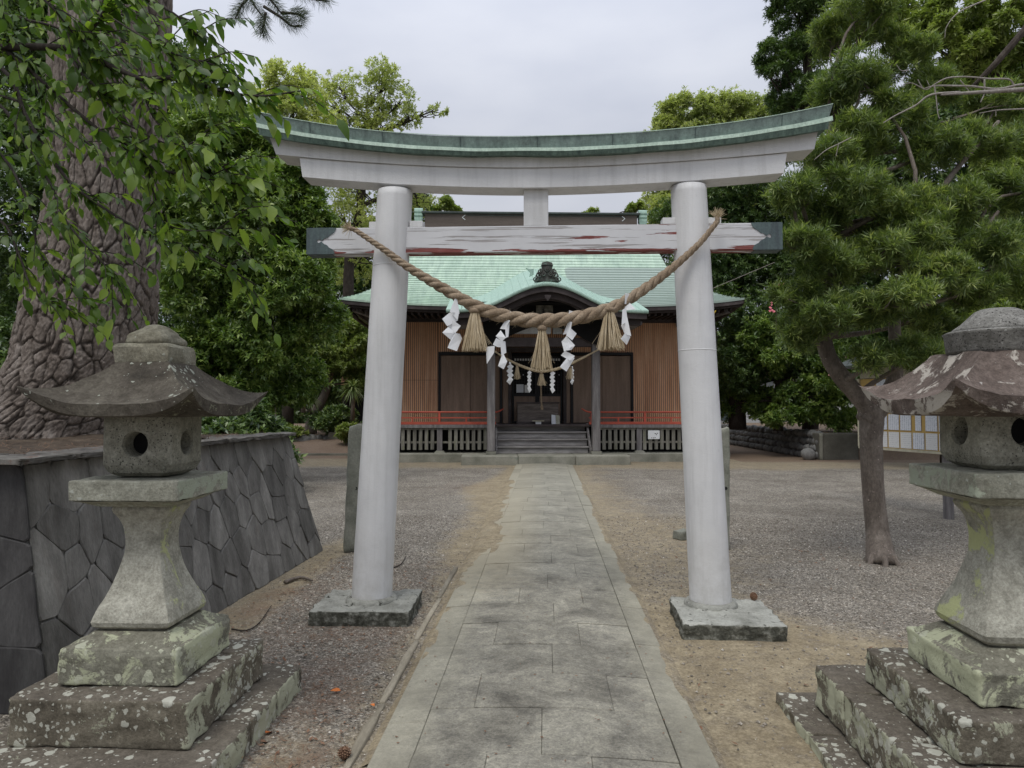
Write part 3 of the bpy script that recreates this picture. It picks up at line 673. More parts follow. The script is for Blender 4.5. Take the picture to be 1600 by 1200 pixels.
def drift_right():
    V = []; nx_, ny_ = 18, 210
    for j in range(ny_+1):
        for i in range(nx_+1):
            x = .80-.24*i/nx_; y = 2.2+14*j/ny_
            w = .035 + .055*nz((x,y,0),1.7,8) + .035*nz((x,y,0),6,3)
            h = (w - (.74-x))*.10
            V.append((x, y, min(ptop(x)+.006, ptop(x)-.003+h) if x < .735 else ptop(.735)-.003-(x-.735)*.55+min(.01, h)))
    I_ = np.arange((nx_+1)*(ny_+1)).reshape(ny_+1, nx_+1); T = np.stack([I_[:-1,:-1],I_[1:,:-1],I_[1:,1:],I_[:-1,1:]],-1).reshape(-1,4)
    n_ = len(V); o = np_mesh('sand_drift', V, T, M['ground'], smooth=True, attrs={'earth': np.ones(n_)*.8, 'litter': np.ones(n_)*.15})
    tag(o, 'thin crumbling strip of sand along the right edge of the stone path', 'sand', kind='stuff')
drift_right()
# the sunken kerb left of the path: long thin stones
kb = thing('kerb', 'sunken narrow kerb stones running beside the left edge of the path', 'kerb', (-0.85, 1.5, 0)); kb['kind'] = 'structure'
yy = 1.4
while yy < 6.6:
    d = random.uniform(0.7, 1.2); e = min(yy+d-0.02, 6.7)
    Vb, Fb = rock_box(0.042, e-yy, 0.05, 0.012, 5, 0.006, 7, yy)
    off = -0.835 - 0.004*(yy)
    o = meshobj('kerb_stone', [Vector((v.x, v.y, v.z)) for v in Vb], Fb, M['kerb'], kb, True)
    o.location = local(kb, (off + random.uniform(-.006,.006), (yy+e)/2, -0.034 if yy < 4.6 else -0.039)); o.rotation_euler = (0, 0, random.uniform(-.012,.012))
    yy += d

# ------------------------------------------------------------------ shrine
PHI = YAW + math.radians(1.8)
S0 = P(851, 636, 19.0); S0.z = 0
shrine = thing('shrine_hall', 'wooden shrine hall with green copper roof and curved porch gable behind the gate', 'shrine', S0, PHI)
def H(d): return d - 19.0                     # depth from the camera -> local y
def sbox(name, mat, x0, x1, y0, y1, z0, z1, parent=None, bev=0.006):
    m = MB(); m.box(x0, x1, y0, y1, z0, z1); o = m.build(name, mat, parent or shrine)
    if bev: bevelled(o, bev, 1)
    return o
# plinth and the porch stone
sbox('plinth', M['concrete'], -4.9, 4.9, H(19.5), H(27.2), -0.05, 0.245, bev=0.02)
ps = sbox('porch_stone', M['concrete'], -2.27, -0.75, H(18.5), H(19.494), -0.05, 0.25, bev=0.02)
sbox('porch_stone', M['concrete'], -0.742, 0.78, H(18.5), H(19.494), -0.05, 0.25, bev=0.02)
sbox('porch_stone', M['concrete'], 0.788, 2.27, H(18.5), H(19.494), -0.05, 0.25, bev=0.02)
# floor of the veranda
sbox('veranda_floor', M['dark_wood'], -4.72, 4.72, H(19.78), H(20.98), 0.99, 1.055)
sbox('veranda_edge', M['grey_wood'], -4.75, -1.42, H(19.70), H(19.778), 0.955, 1.05)
sbox('veranda_edge', M['grey_wood'], 1.42, 4.75, H(19.70), H(19.778), 0.955, 1.05)
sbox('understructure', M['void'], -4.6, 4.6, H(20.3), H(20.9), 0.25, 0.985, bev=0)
# lattice under the veranda
def lattice(side):
    lat = MB(); xa, xb = (1.52, 4.72) if side > 0 else (-4.72, -1.52)
    lat.box(xa, xb, H(19.80), H(19.835), 0.52, 0.575); lat.box(xa, xb, H(19.78), H(19.85), 0.90, 0.95)
    fr = lat.build('lattice_frame', M['slat_wood'], shrine)
    x = xa + 0.03
    while x < xb - 0.09:
        if all(abs(x+0.05-p) > 0.13 for p in posts):
            m = MB(); m.box(x, x+0.098, H(19.765)+random.uniform(0,.004), H(19.798), 0.335+random.uniform(-.01,.008), 0.955)
            bevelled(m.build('slat', M['slat_wood'], fr), 0.004, 1)
        x += 0.167
    for p in posts:
        if xa-0.1 < p < xb+0.1:
            m = MB(); m.box(p-0.075, p+0.075, H(19.74), H(19.86), 0.30, 0.95); bevelled(m.build('floor_post', M['grey_wood'], shrine), 0.006, 1)
            m = MB(); m.add([(p-.16,H(19.66),.246),(p+.16,H(19.66),.246),(p+.16,H(19.94),.246),(p-.16,H(19.94),.246),
                             (p-.10,H(19.70),.31),(p+.10,H(19.70),.31),(p+.10,H(19.90),.31),(p-.10,H(19.90),.31)],
                            [(0,3,2,1),(4,5,6,7),(0,1,5,4),(1,2,6,5),(2,3,7,6),(3,0,4,7)]); m.build('post_footing', M['concrete'], shrine)
posts = [-4.55, -2.93, 2.78, 4.55]
lattice(-1); lattice(1)
sg = sbox('notice_plate', M['paper'], 3.02, 3.36, H(19.72), H(19.735), 0.63, 0.88, bev=0.01)
m = MB()
for (a, b, w) in ((0.19,0.15,0.05),(0.26,0.16,0.03),(0.23,0.12,0.03),(0.09,0.03,0.03),(0.14,0.03,0.035),(0.19,0.035,0.03)):
    m.box(3.02+a, 3.02+a+w, H(19.717), H(19.7185), 0.63+b, 0.63+b+0.018)
m.build('lettering', M['ink'], sg)
# red railing: one on each side
def railing(s):
    x_in = 1.33 if s > 0 else -1.33
    a, b = (x_in, 4.72) if s > 0 else (-4.72, x_in)
    m = MB(); m.box(a, b, H(19.72), H(19.80), 1.056, 1.13)
    m.box(a, b, H(19.74), H(19.78), 1.228, 1.265)
    m.tube([(a if s>0 else -4.72, H(19.76), 1.405), (b, H(19.76), 1.405)], 0.026, 8)
    e = Vector((x_in, H(19.76), 1.405)); m.tube([e, e + Vector((-0.10*s, -0.03, 0.03)), e + Vector((-0.22*s, -0.07, 0.10))], [0.026,0.023,0.015], 8)
    r = m.build('railing', M['red'], shrine)
    tall = True; x = x_in + 0.08*s
    while abs(x) < 4.7:
        p = MB()
        if tall: p.box(x-0.03, x+0.03, H(19.735), H(19.785), 1.131, 1.39)
        else: p.box(x-0.022, x+0.022, H(19.742), H(19.778), 1.131, 1.234)
        p.build('baluster', M['red'], r)
        x += 0.765*s; tall = not tall
railing(1); railing(-1)
# walls behind the veranda
WY = H(21.0)
def boards(x0, x1, z0, z1, name='board_wall'):
    m = MB(); m.box(x0, x1, WY+0.02, WY+0.10, z0, z1); base = m.build(name, M['dark_wood'], shrine)
    m = MB(); x = x0
    while x < x1-0.01:
        e = min(x+0.058, x1); m.box(x+0.006, e-0.008, WY-0.004+random.uniform(0,.003), WY+0.019, z0, z1); x += 0.062
    o = m.build('narrow_boards', M['wall_wood'], base); o['kind'] = 'stuff'
boards(-4.65, -3.07, 1.06, 4.28); boards(2.87, 4.65, 1.06, 4.28)
boards(-3.07, 2.87, 3.22, 4.28, 'upper_board_wall')
sbox('side_wall', M['wall_wood'], -4.65, -4.55, WY+0.11, H(27), 0.25, 4.5); sbox('side_wall', M['wall_wood'], 4.55, 4.65, WY+0.11, H(27), 0.25, 4.5)
sbox('rear_wall', M['wall_wood'], -4.54, 4.54, H(26.9), H(27), 0.25, 4.5)
for x in (-4.66, 4.54): sbox('corner_post', M['dark_wood'], x, x+0.13, WY-0.05, WY+0.015, 0.25, 4.3)
sbox('wall_mid_joint', M['dark_wood'], -4.5, -3.08, WY-0.006, WY-0.0045, 2.36, 2.368, bev=0)
# door frames and panels
def door(x0, x1, leaves, name='sliding_door'):
    d = sbox(name, M['door_wood'], x0, x1, WY+0.03, WY+0.10, 1.06, 3.12)
    m = MB(); m.box(x0-0.07, x0, WY-0.045, WY+0.06, 1.06, 3.13); m.box(x1, x1+0.07, WY-0.045, WY+0.06, 1.06, 3.13); m.box(x0-0.07, x1+0.07, WY-0.05, WY+0.065, 3.131, 3.215)
    m.build('door_frame', M['black_wood'], d)
    w = (x1-x0)/leaves
    for i in range(leaves):
        o = sbox('door_leaf', M['door_wood'], x0+i*w+0.008, x0+(i+1)*w-0.008, WY-0.005+0.012*(i%2), WY+0.028, 1.075, 3.11, parent=d)
door(-3.0, -1.20, 2); door(1.02, 2.80, 2)
sbox('wall_panel', M['door_wood'], -1.12, -0.94, WY+0.0, WY+0.08, 1.06, 3.215); sbox('wall_panel', M['door_wood'], 0.80, 0.94, WY+0.0, WY+0.08, 1.06, 3.215)
for x in (-0.95, 0.72): sbox('door_post', M['dark_wood'], x, x+0.10, WY-0.06, WY-0.003, 1.06, 3.22)
# lattice doors
ld = sbox('lattice_door', M['void'], -0.84, 0.71, WY+0.12, WY+0.16, 1.06, 3.2, bev=0)
for i in range(2):
    xa = -0.83 + i*0.775; xb = xa + 0.765; yo = 0.015*i
    sbox('lower_panel', M['door_wood'], xa+0.06, xb-0.06, WY+0.055+yo, WY+0.075+yo, 1.12, 1.88, parent=ld)
    m = MB(); m.box(xa, xa+0.06, WY+0.04+yo, WY+0.09+yo, 1.07, 3.10); m.box(xb-0.06, xb, WY+0.04+yo, WY+0.09+yo, 1.07, 3.10)
    m.box(xa+.06, xb-.06, WY+0.041+yo, WY+0.089+yo, 1.88, 1.96); m.box(xa+.06, xb-.06, WY+0.041+yo, WY+0.089+yo, 3.04, 3.10); m.box(xa+.06, xb-.06, WY+0.041+yo, WY+0.089+yo, 1.07, 1.12)
    m.build('door_frame', M['black_wood'], ld)
    m = MB()
    for k in range(1, 8): m.box(xa+.06+k*0.645/8-0.012, xa+.06+k*0.645/8+0.012, WY+0.05+yo, WY+0.066+yo, 1.96, 3.04)
    for k in range(1, 12): m.box(xa+.06, xb-.06, WY+0.067+yo, WY+0.08+yo, 1.96+k*1.08/12-0.012, 1.96+k*1.08/12+0.012)
    m.build('lattice', M['black_wood'], ld)
    for k in range(8):
        x = xa+.06+(k+0.5)*0.645/8; m = MB(); m.box(x-0.026, x+0.026, WY+0.083+yo, WY+0.088+yo, 2.965, 3.03); m.build('pane', M['paper'], ld)
        if k % 3 == i and k > 0: m = MB(); m.box(x-0.012, x+0.012, WY+0.083+yo, WY+0.088+yo, 2.52, 2.55); m.build('pane', M['paper'], ld)
sbox('paper_notice', M['paper_text'], -0.70, -0.48, WY+0.03, WY+0.036, 1.99, 2.24, parent=ld, bev=0); sbox('paper_notice', M['paper_text2'], -0.45, -0.31, WY+0.03, WY+0.036, 1.99, 2.22, parent=ld, bev=0)
sbox('lintel_beam', M['dark_wood'], -1.12, 0.94, WY-0.07, WY-0.007, 3.221, 3.36)
# porch steps
step_z = [0.45, 0.65, 0.85]
for i, z in enumerate(step_z + [1.05]):
    d0 = 19.36 + 0.21*i
    sbox('tread', M['step_wood'], -1.30, 1.27, H(d0), H(d0+0.25 if i < 3 else 20.6), z-0.045, z, bev=0.008)
    zb = 0.252 if i == 0 else step_z[i-1]+0.002
    sbox('riser', M['step_wood'], -1.28, 1.25, H(d0+0.05), H(d0+0.09), zb, z-0.047)
for x in (-1.345, 1.275):
    m = MB(); m.prism([(19.24,0.255),(19.34,0.255),(20.06,1.0),(20.06,1.08),(19.94,1.08),(19.24,0.36)], lambda u,v,x=x:(x,H(u),v), lambda u,v,x=x:(x+0.055,H(u),v)); m.build('stringer', M['grey_wood'], shrine)
# porch columns and beams
for x in (-1.47, 1.43):
    sbox('porch_column', M['grey_wood'], x-0.11, x+0.11, H(19.0), H(19.22), 0.335, 3.95, bev=0.015)
    sbox('column_base', M['concrete'], x-0.14, x+0.14, H(18.97), H(19.25), 0.251, 0.332)
    m = MB(); m.box(x-0.2, x+0.2, H(18.98), H(19.24), 3.951, 4.06); m.box(x-0.36, x+0.36, H(19.02), H(19.2), 4.061, 4.17); m.build('bracket', M['dark_wood'], shrine)
sbox('tie_beam', M['dark_wood'], -1.36, 1.32, H(19.03), H(19.19), 3.22, 3.47, bev=0.01)
for s in (-1, 1):
    x = 1.43*s; m = MB(); m.prism([(0,3.24),(0.5,3.28),(0.56,3.36),(0.5,3.44),(0,3.46)], lambda u,v,x=x,s=s:(x+s*(0.10+u*0.8),H(19.04),v), lambda u,v,x=x,s=s:(x+s*(0.10+u*0.8),H(19.18),v)); m.build('beam_nose', M['dark_wood'], shrine)
    sbox('connecting_beam', M['dark_wood'], x-0.06, x+0.06, H(19.23), WY-0.06, 3.45, 3.62)
sbox('gable_beam', M['dark_wood'], -1.9, 1.9, H(19.0), H(19.18), 4.171, 4.32)
sbox('ceiling_lamp', M['paper'], -0.98+0.16, 0.20, H(19.25), H(19.38), 3.60, 3.78)
sbox('ceiling_lamp', M['white_wall'], 0.26, 0.52, H(19.25), H(19.38), 3.60, 3.78)
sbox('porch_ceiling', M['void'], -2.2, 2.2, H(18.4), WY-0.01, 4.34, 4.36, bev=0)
# plaque with its characters
pq = sbox('plaque', M['plaque'], -0.255, 0.20, H(18.62), H(18.66), 3.80, 4.30)
m = MB()
for (x0,x1,z0,z1) in ((-.255,.20,4.25,4.30),(-.255,.20,3.80,3.85),(-.255,-.205,3.85,4.25),(.15,.20,3.85,4.25)): m.box(x0,x1,H(18.60),H(18.619),z0,z1)
m.build('plaque_frame', M['plaque'], pq)
m = MB(); cx = -0.055; cz = 4.08
def stroke(a, b, w=0.016, d=H(18.612)): m.beam((cx+a[0], d, cz+a[1]), (cx+b[0], d, cz+b[1]), 0.012, w)
for a, b in (((-.035,.10),(.02,.125)),((-.045,.055),(.045,.07)),((0,.12),(-.01,.0)),((-.03,.03),(.035,.035)),((-.03,.0),(.035,.005)),((-.03,.03),(-.03,-.02)),((.035,.035),(.03,-.02)),
             ((-.02,-.08),(.03,-.07)),((-.04,-.12),(.04,-.115)),((0,-.05),(0,-.17)),((-.01,-.12),(-.04,-.17)),((.01,-.12),(.045,-.165))): stroke(a, b)
m.build('lettering', M['ink'], pq)

# --- main roof
def rp(d):           # roof profile: depth -> height
    pts = [(19.30,4.38),(19.9,4.70),(20.5,5.07),(21.1,5.50),(21.7,6.00),(22.3,6.58),(22.9,7.10),(23.5,7.60)]
    for (a, za), (b, zb) in zip(pts, pts[1:]):
        if d <= b: return za + (zb-za)*(d-a)/(b-a)
    return pts[-1][1]
GH0, GH1, GC = 4.12, 3.92, -0.10
def halfw(d):
    if d < 21.6: return 5.70 + (GH0-5.70)*(d-19.3)/(2.3)
    return GH0 + (GH1-GH0)*(d-21.6)/1.9
def upturn(x, d, w=5.7):
    k = max(0.0, 1-(d-19.3)/2.3); lift = 0.19 if x < 0 else 0.24
    return lift*(min(1.0, abs(x)/w)**3.5)*k*k
roof = MB(); grey = []
nc = 34; mfr = []
def rpt(x, d): return (x, H(d), rp(d) + upturn(x, d))
K = 40
for i in range(nc):
    d0 = 19.30 + 4.2*i/nc; d1 = 19.30 + 4.2*(i+1)/nc
    for side in (0, 1):
        V = []
        for j in range(K+1):
            f = -1 + 2*j/K
            x0 = f*halfw(d0); x1 = f*halfw(d1)
            if d0 > 21.6: x0 += GC*min(1,(d0-21.6)/1.9); x1 += GC*min(1,(d1-21.6)/1.9)
            a = rpt(x0, d0); b = rpt(x1, d1)
            for (p, dz) in ((a, -0.030), (a, 0.028), (b, -0.002)):
                y = p[1] if side == 0 else 2*H(23.5) - p[1]
                V.append((p[0], y, p[2]+dz))
        Fs = []
        for j in range(K):
            o_ = j*3
            q1 = (o_, o_+3, o_+4, o_+1); q2 = (o_+1, o_+4, o_+5, o_+2)
            Fs += [q1, q2] if side == 0 else [q1[::-1], q2[::-1]]
        roof.add(V, Fs)
        if side == 0: pass
ro = meshobj('roof', roof.V, roof.F, M['roof'], shrine)
ga = ro.data.attributes.new('grey', 'FLOAT', 'POINT')
ga.data.foreach_set('value', [0.8*sstep(0.6, 1.0, v.co.x)*sstep(6.05, 5.9, v.co.z) for v in ro.data.vertices])  # where the painted sheen lies: lower roof, right of centre
# hipped sides
for s in (-1, 1):
    m = MB()
    for i in range(12):
        t0, t1 = i/12, (i+1)/12
        V = []
        for j in range(9):
            g = -1 + 2*j/8
            for (t, dz) in ((t0, 0.0), (t0, 0.03), (t1, 0.0)):
                d = 19.3 + 2.3*t; w = halfw(d); half = 23.5 - d
                y = H(23.5) + g*half; x = s*w
                V.append((x, y, rp(d) + upturn(x, d)*abs(g)**3 + dz))
        Fs = []
        for j in range(8):
            o_ = j*3; Fs += [(o_,o_+3,o_+4,o_+1),(o_+1,o_+4,o_+5,o_+2)]
        m.add(V, Fs)
    # gable
    m.add([(s*4.0+GC*0.5, H(21.7), 6.0), (s*4.0+GC*0.5, H(25.3), 6.0), (s*3.8+GC, H(23.5), 7.55)], [(0,1,2)])
    m.build('side_roof', M['roof'], shrine)
# eave boards: dark fascia, soffit, rafters, all following the upturned line
def eave_strip(name, mat, dy0, dy1, za, zb, n=40, wext=0.0):
    m = MB(); V = []
    for j in range(n+1):
        x = (-1+2*j/n)*(5.68+wext)
        z = 4.38 + upturn(x, 19.3)
        for (yy, zz) in ((dy0, z+za), (dy0, z+zb), (dy1, z+zb), (dy1, z+za)): V.append((x, H(19.3)+yy, zz))
    Fs = [(0,1,2,3)] + [tuple(reversed([n*4+k for k in range(4)]))]
    for j in range(n):
        for k in range(4): a = j*4+k; b = j*4+(k+1)%4; Fs.append((a, a+4, b+4, b))
    m.add(V, Fs); return m.build(name, mat, shrine)
eave_strip('eave_fascia', M['dark_wood'], 0.015, 0.075, -0.135, -0.018)
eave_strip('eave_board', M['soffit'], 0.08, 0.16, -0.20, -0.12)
for s in (-1, 1):
    m = MB(); V = []
    for j in range(9):
        g = -1+2*j/8; z = 4.38 + upturn(5.7*s, 19.3)*abs(g)**3; y = H(23.5)+g*4.2
        V += [(5.70*s, y, z-0.135), (5.70*s, y, z-0.004), (5.62*s, y, z-0.135)]
    Fs = []
    for j in range(8): o_ = j*3; Fs += [(o_,o_+3,o_+4,o_+1),(o_+2,o_,o_+3,o_+5)]
    m.add(V, Fs); m.build('side_fascia', M['dark_wood'], shrine)
# soffit sheet under the eaves
m = MB(); V = []
for j in range(41):
    x = (-1+2*j/40)*5.55; z = 4.38 + upturn(x, 19.3)
    V += [(x, H(19.42), z-0.19), (x, H(21.0), 4.36), (x, H(27.5), 4.36)]
Fs = []
for j in range(40): o_ = j*3; Fs += [(o_,o_+3,o_+4,o_+1),(o_+1,o_+4,o_+5,o_+2)]
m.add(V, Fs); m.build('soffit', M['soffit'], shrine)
x = -5.5; raf = None
while x < 5.5:
    z = 4.38 + upturn(x, 19.3)
    if not (-2.3 < x < 2.3):
        m = MB(); m.beam((0, H(19.44), z-0.235), (0, H(20.95), 4.24), 0.06, 0.075)
        if abs(x) < 5.2 or True:
            o = m.build('rafter', M['soffit'], shrine); o.location.x = x
    x += 0.145*1.25
for s in (-1, 1):
    m = MB(); m.beam((5.35*s, H(19.62), 4.33), (4.5*s, H(21.2), 4.13), 0.12, 0.16); m.build('hip_rafter', M['grey_wood'], shrine)
    sbox('wall_bracket', M['dark_wood'], 4.3*s-0.1, 4.3*s+0.1, H(20.6), WY-0.01, 4.0, 4.12)
sbox('wall_plate', M['dark_wood'], -4.7, 4.7, WY-0.14, WY-0.01, 3.98+0.14, 4.3)
# ridge
sbox('ridge_box', M['ridge'], -3.72, 3.52, H(23.32), H(23.68), 7.55, 8.11)
sbox('ridge_cap', M['ridge_top'], -3.82, 3.62, H(23.24), H(23.76), 8.111, 8.17)
m = MB(); m.beam((-2.3,H(23.312),8.06),(3.0,H(23.312),8.06),0.008,0.03); m.build('ridge_moulding', M['ridge_top'], shrine)
m = MB()
for s, xo in ((1,-2.35),(-1,3.0)):
    m.beam((xo,H(23.31),8.06),(xo-0.10*s,H(23.31),7.98),0.01,0.02); m.beam((xo-0.10*s,H(23.31),7.98),(xo,H(23.31),7.90),0.01,0.02)
m.build('ridge_mark', M['paper'], shrine)
for xo in (-3.94, 3.74):
    m = MB()
    for k in range(3):
        z = 7.93+0.13*k; m.tube([(xo-0.14, H(23.5), z+0.02), (xo+0.14, H(23.5), z+0.02)], 0.10+0.012*k, 10)
    m.box(xo-0.12, xo+0.12, H(23.4), H(23.6), 7.7, 7.95)
    m.build('ridge_end', M['porch_roof'], shrine)

# --- porch roof: the curved gable
KX = [(-2.62,3.98),(-2.3,3.985),(-1.95,4.01),(-1.6,4.09),(-1.25,4.24),(-0.95,4.40),(-0.6,4.565),(-0.3,4.66),(0,4.70),(0.3,4.66),(0.6,4.565),(0.95,4.40),(1.25,4.24),(1.6,4.09),(1.95,4.01),(2.3,3.985),(2.62,3.98)]
def kz(x):
    x = max(-2.62, min(2.62, x))
    for (a, za), (b, zb) in zip(KX, KX[1:]):
        if x <= b:
            t = (x-a)/(b-a); return za + (zb-za)*t
KF = 17.9
def ksm(x): return sum(kz(x+o) for o in (-0.16,-0.08,0,0.08,0.16))/5
def band(name, mat, d0, d1, lo, hi, x0, x1, n=60, rise=0.0, lo_f=None):
    m = MB(); V = []
    for j in range(n+1):
        x = x0+(x1-x0)*j/n; z = ksm(x)
        l_ = lo if lo_f is None else lo_f(x, z)
        V += [(x,H(d0),z+l_),(x,H(d0),z+hi),(x,H(d1),z+hi+rise),(x,H(d1),z+l_+rise)]
    Fs = [(0,1,2,3), tuple(reversed([n*4+k for k in range(4)]))]
    for j in range(n):
        for k in range(4): a = j*4+k; b = j*4+(k+1)%4; Fs.append((a, a+4, b+4, b))
    m.add(V, Fs); return m.build(name, mat, shrine)
# copper surface rising back to the main roof, with turned-down front edge
m = MB(); nX, nD = 72, 16
V = []
for i in range(nD+1):
    t = i/nD; d = KF + 4.0*t
    for j in range(nX+1):
        x = -2.64 + 5.28*j/nX
        V.append((x, H(d), ksm(x)*1.0 + 0.10 + 0.30*(d-KF) - 0.0*t))
Fs = []
for i in range(nD):
    for j in range(nX):
        a = i*(nX+1)+j
        x = V[a][0]; d = V[a][1]+19
        if d > 19.4 and V[a][2] < rp(d)-0.25: continue
        Fs.append((a, a+1, a+nX+2, a+nX+1))
m.add(V, Fs); pr = m.build('porch_roof', M['porch_roof'], shrine, smooth=True)
m = MB(); V = []
for j in range(nX+1):
    x = -2.64+5.28*j/nX; z = ksm(x); V += [(x,H(KF)-0.03,z+0.02),(x,H(KF)-0.002,z+0.101),(x,H(KF)+0.05,z+0.015)]
Fs = []
for j in range(nX): o_ = j*3; Fs += [(o_,o_+3,o_+4,o_+1),(o_+2,o_+5,o_+3,o_)]
m.add(V, Fs); m.build('porch_roof_edge', M['porch_roof'], shrine, smooth=True)
for j in range(1, 27):                                    # standing seams
    x = -2.64 + 5.28*j/27; m = MB()
    pts = []
    for i in range(9):
        d = KF + 4.0*i/8; zz = ksm(x)+0.104+0.30*(d-KF)
        if d > 19.4 and zz < rp(d)-0.2: break
        pts.append((x, H(d), zz))
    if len(pts) > 1: m.tube(pts, 0.008, 5); m.build('roof_seam', M['porch_roof'], pr)
band('bargeboard', M['dark_wood'], KF+0.02, KF+0.10, -0.13, 0.012, -2.60, 2.60)
band('inner_bargeboard', M['soffit'], KF+0.11, KF+0.18, -0.30, -0.05, -2.45, 2.45)
def arch_lo(x, z):                   # boards behind: solid gable with an arched opening
    e = 1 - (x/0.93)**2
    zz = 3.86 + (0.50*math.sqrt(e) if e > 0 else 0)
    return min(-0.2, zz - z)
band('gable_arch', M['dark_wood'], KF+0.20, KF+0.30, 0, -0.12, -1.75, 1.75, n=70, lo_f=arch_lo)
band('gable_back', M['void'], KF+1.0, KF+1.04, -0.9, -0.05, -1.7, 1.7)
m = MB(); m.prism([(-.09,4.47),(.09,4.47),(.07,4.40),(.02,4.34),(0,4.30),(-.02,4.34),(-.07,4.40)], lambda u,v:(u,H(KF+0.015),v), lambda u,v:(u,H(KF-0.0),v)); m.build('gable_pendant', M['dark_wood'], shrine)
# slanting underside of the porch ends
for s in (-1, 1):
    m = MB(); m.box(1.8*s-0.0 if s>0 else -2.5, 2.5 if s>0 else -1.8, H(KF+0.15), H(19.3), 3.72, 3.80); m.build('porch_beam', M['grey_wood'], shrine)
# ornament at the head of the gable
orn = MB(); OY = H(KF+0.22); oz = 4.86
orn.prism([(-.34,0),(-.30,.10),(-.22,.14),(-.24,.24),(-.15,.30),(-.14,.40),(-.07,.46),(0,.48),(.07,.46),(.14,.40),(.15,.30),(.24,.24),(.22,.14),(.30,.10),(.34,0)],
          lambda u,v:(u,OY,oz+v), lambda u,v:(u,OY+0.12,oz+v))
ornp = orn.build('gable_ornament', M['orn'], shrine); bevelled(ornp, 0.012, 2)
def scroll(cx, cz, r, s=1, turns=1.3, th=0.022):
    mm = MB(); pts = []; rad = []
    for k in range(22):
        t = k/21; a = s*(t*turns*2*math.pi) + math.pi*0.5; rr = r*(1-0.78*t)
        pts.append((cx+rr*math.cos(a), OY-0.02-0.02*t, cz+rr*math.sin(a))); rad.append(th*(1-0.45*t))
    mm.tube(pts, rad, 6); return mm.build('scroll', M['orn'], ornp, True)
for s in (-1, 1):
    scroll(s*0.31, oz+0.06, 0.085, s); scroll(s*0.21, oz+0.16, 0.075, -s); scroll(s*0.20, oz+0.27, 0.06, s); scroll(s*0.10, oz+0.19, 0.06, s)
mm = MB(); mm.tube([(0, OY-0.05, oz+0.33), (0, OY+0.01, oz+0.33)], [0.075,0.085], 16); mm.tube([(0, OY-0.08, oz+0.33), (0, OY-0.04, oz+0.33)], [0.03,0.045], 12); mm.build('rosette', M['orn'], ornp)
mm = MB(); mm.prism([(-.16,.42),(-.13,.50),(0,.53),(.13,.50),(.16,.42),(.08,.44),(-.08,.44)], lambda u,v:(u,OY-0.03,oz+v), lambda u,v:(u,OY+0.16,oz+v)); mm.build('ornament_crest', M['orn'], ornp)
mm = MB(); mm.prism([(-.52,.34),(-.40,.30),(-.30,.32),(-.30,.16),(-.42,.10),(-.40,.22)], lambda u,v:(u,H(KF+1.0),oz+0.18+v), lambda u,v:(u,H(KF+1.08),oz+0.18+v)); mm.build('ornament_tail', M['porch_roof'], ornp)
# yellow strap on the right eave
st = thing('yellow_strap', 'thin yellow strap looped over the right corner of the eave', 'strap', shrine.matrix_basis @ Vector((4.75, H(19.25), 4.2)))
m = MB(); m.tube([(-.11,0,-.12),(0.02,-.01,-.02),(.11,0,.07)], 0.012, 5); m.tube([(-.11,0.01,-.19),(.02,0,-.09),(.11,0,.07)], 0.012, 5); m.build('strap_loop', M['yellow'], st)

# offertory box on the porch floor
ob = thing('offertory_box', 'dark slatted wooden offertory box at the top of the porch steps', 'offertory box', shrine.matrix_basis @ Vector((-0.10, H(20.25), 1.052)), PHI)
m = MB(); m.box(-0.60, 0.60, -0.01, 0.02, 0.05, 0.60); M['box_wood'] = mottled('brown_box_wood', [(0.09,0.075,0.066),(0.14,0.118,0.105),(0.21,0.18,0.165)], 3, 0.7, 0.5, 30, stretch=(0.8,5,5))
bevelled(m.build('front_panel', M['box_wood'], ob), 0.006, 1)
m = MB(); m.box(-0.60,-0.56,.021,.5,.05,.60); m.box(.56,.60,.021,.5,.05,.60); m.box(-.559,.559,.46,.5,.05,.60); m.build('side_panel', M['dark_wood'], ob)
m = MB(); m.box(-.63,.63,-.035,-.012,0,.07); m.box(-.63,.63,-.035,.03,.602,.645); m.build('moulding', M['dark_wood'], ob)
for k in range(10): m = MB(); m.box(-.55+k*.115,-.50+k*.115,.03,.455,.57,.60); m.build('slat', M['dark_wood'], ob)
sh = thing('offering_tray', 'small pale tray on a white block in front of the offertory box', 'tray', shrine.matrix_basis @ Vector((-0.10, H(20.08), 1.052)), PHI)
m = MB(); m.box(-.17,.17,-.07,.07,.085,.11); m.build('tray_board', M['cream'], sh); m = MB(); m.box(-.08,.08,-.04,.04,0,.084); m.build('tray_foot', M['paper_text2'], sh)
fl = thing('leaflet_stand', 'little stand of white leaflets at the right end of the offertory box', 'leaflets', shrine.matrix_basis @ Vector((0.41, H(20.12), 1.052)), PHI)
m = MB(); m.add([(-.12,-.03,0),(.0,-.03,0),(.0,.05,.26),(-.12,.05,.28),(-.12,.06,0),(0,.06,0)],[(0,1,2,3),(1,5,2),(0,3,4),(4,3,2,5)]); m.build('leaflet', M['paper_text'], fl)
m = MB(); m.add([(.01,-.03,0),(.12,-.03,0),(.12,.05,.25),(.01,.05,.27),(.01,.06,0),(.12,.06,0)],[(0,1,2,3),(1,5,2),(0,3,4),(4,3,2,5)]); m.build('leaflet', M['lan_ledge'], fl)

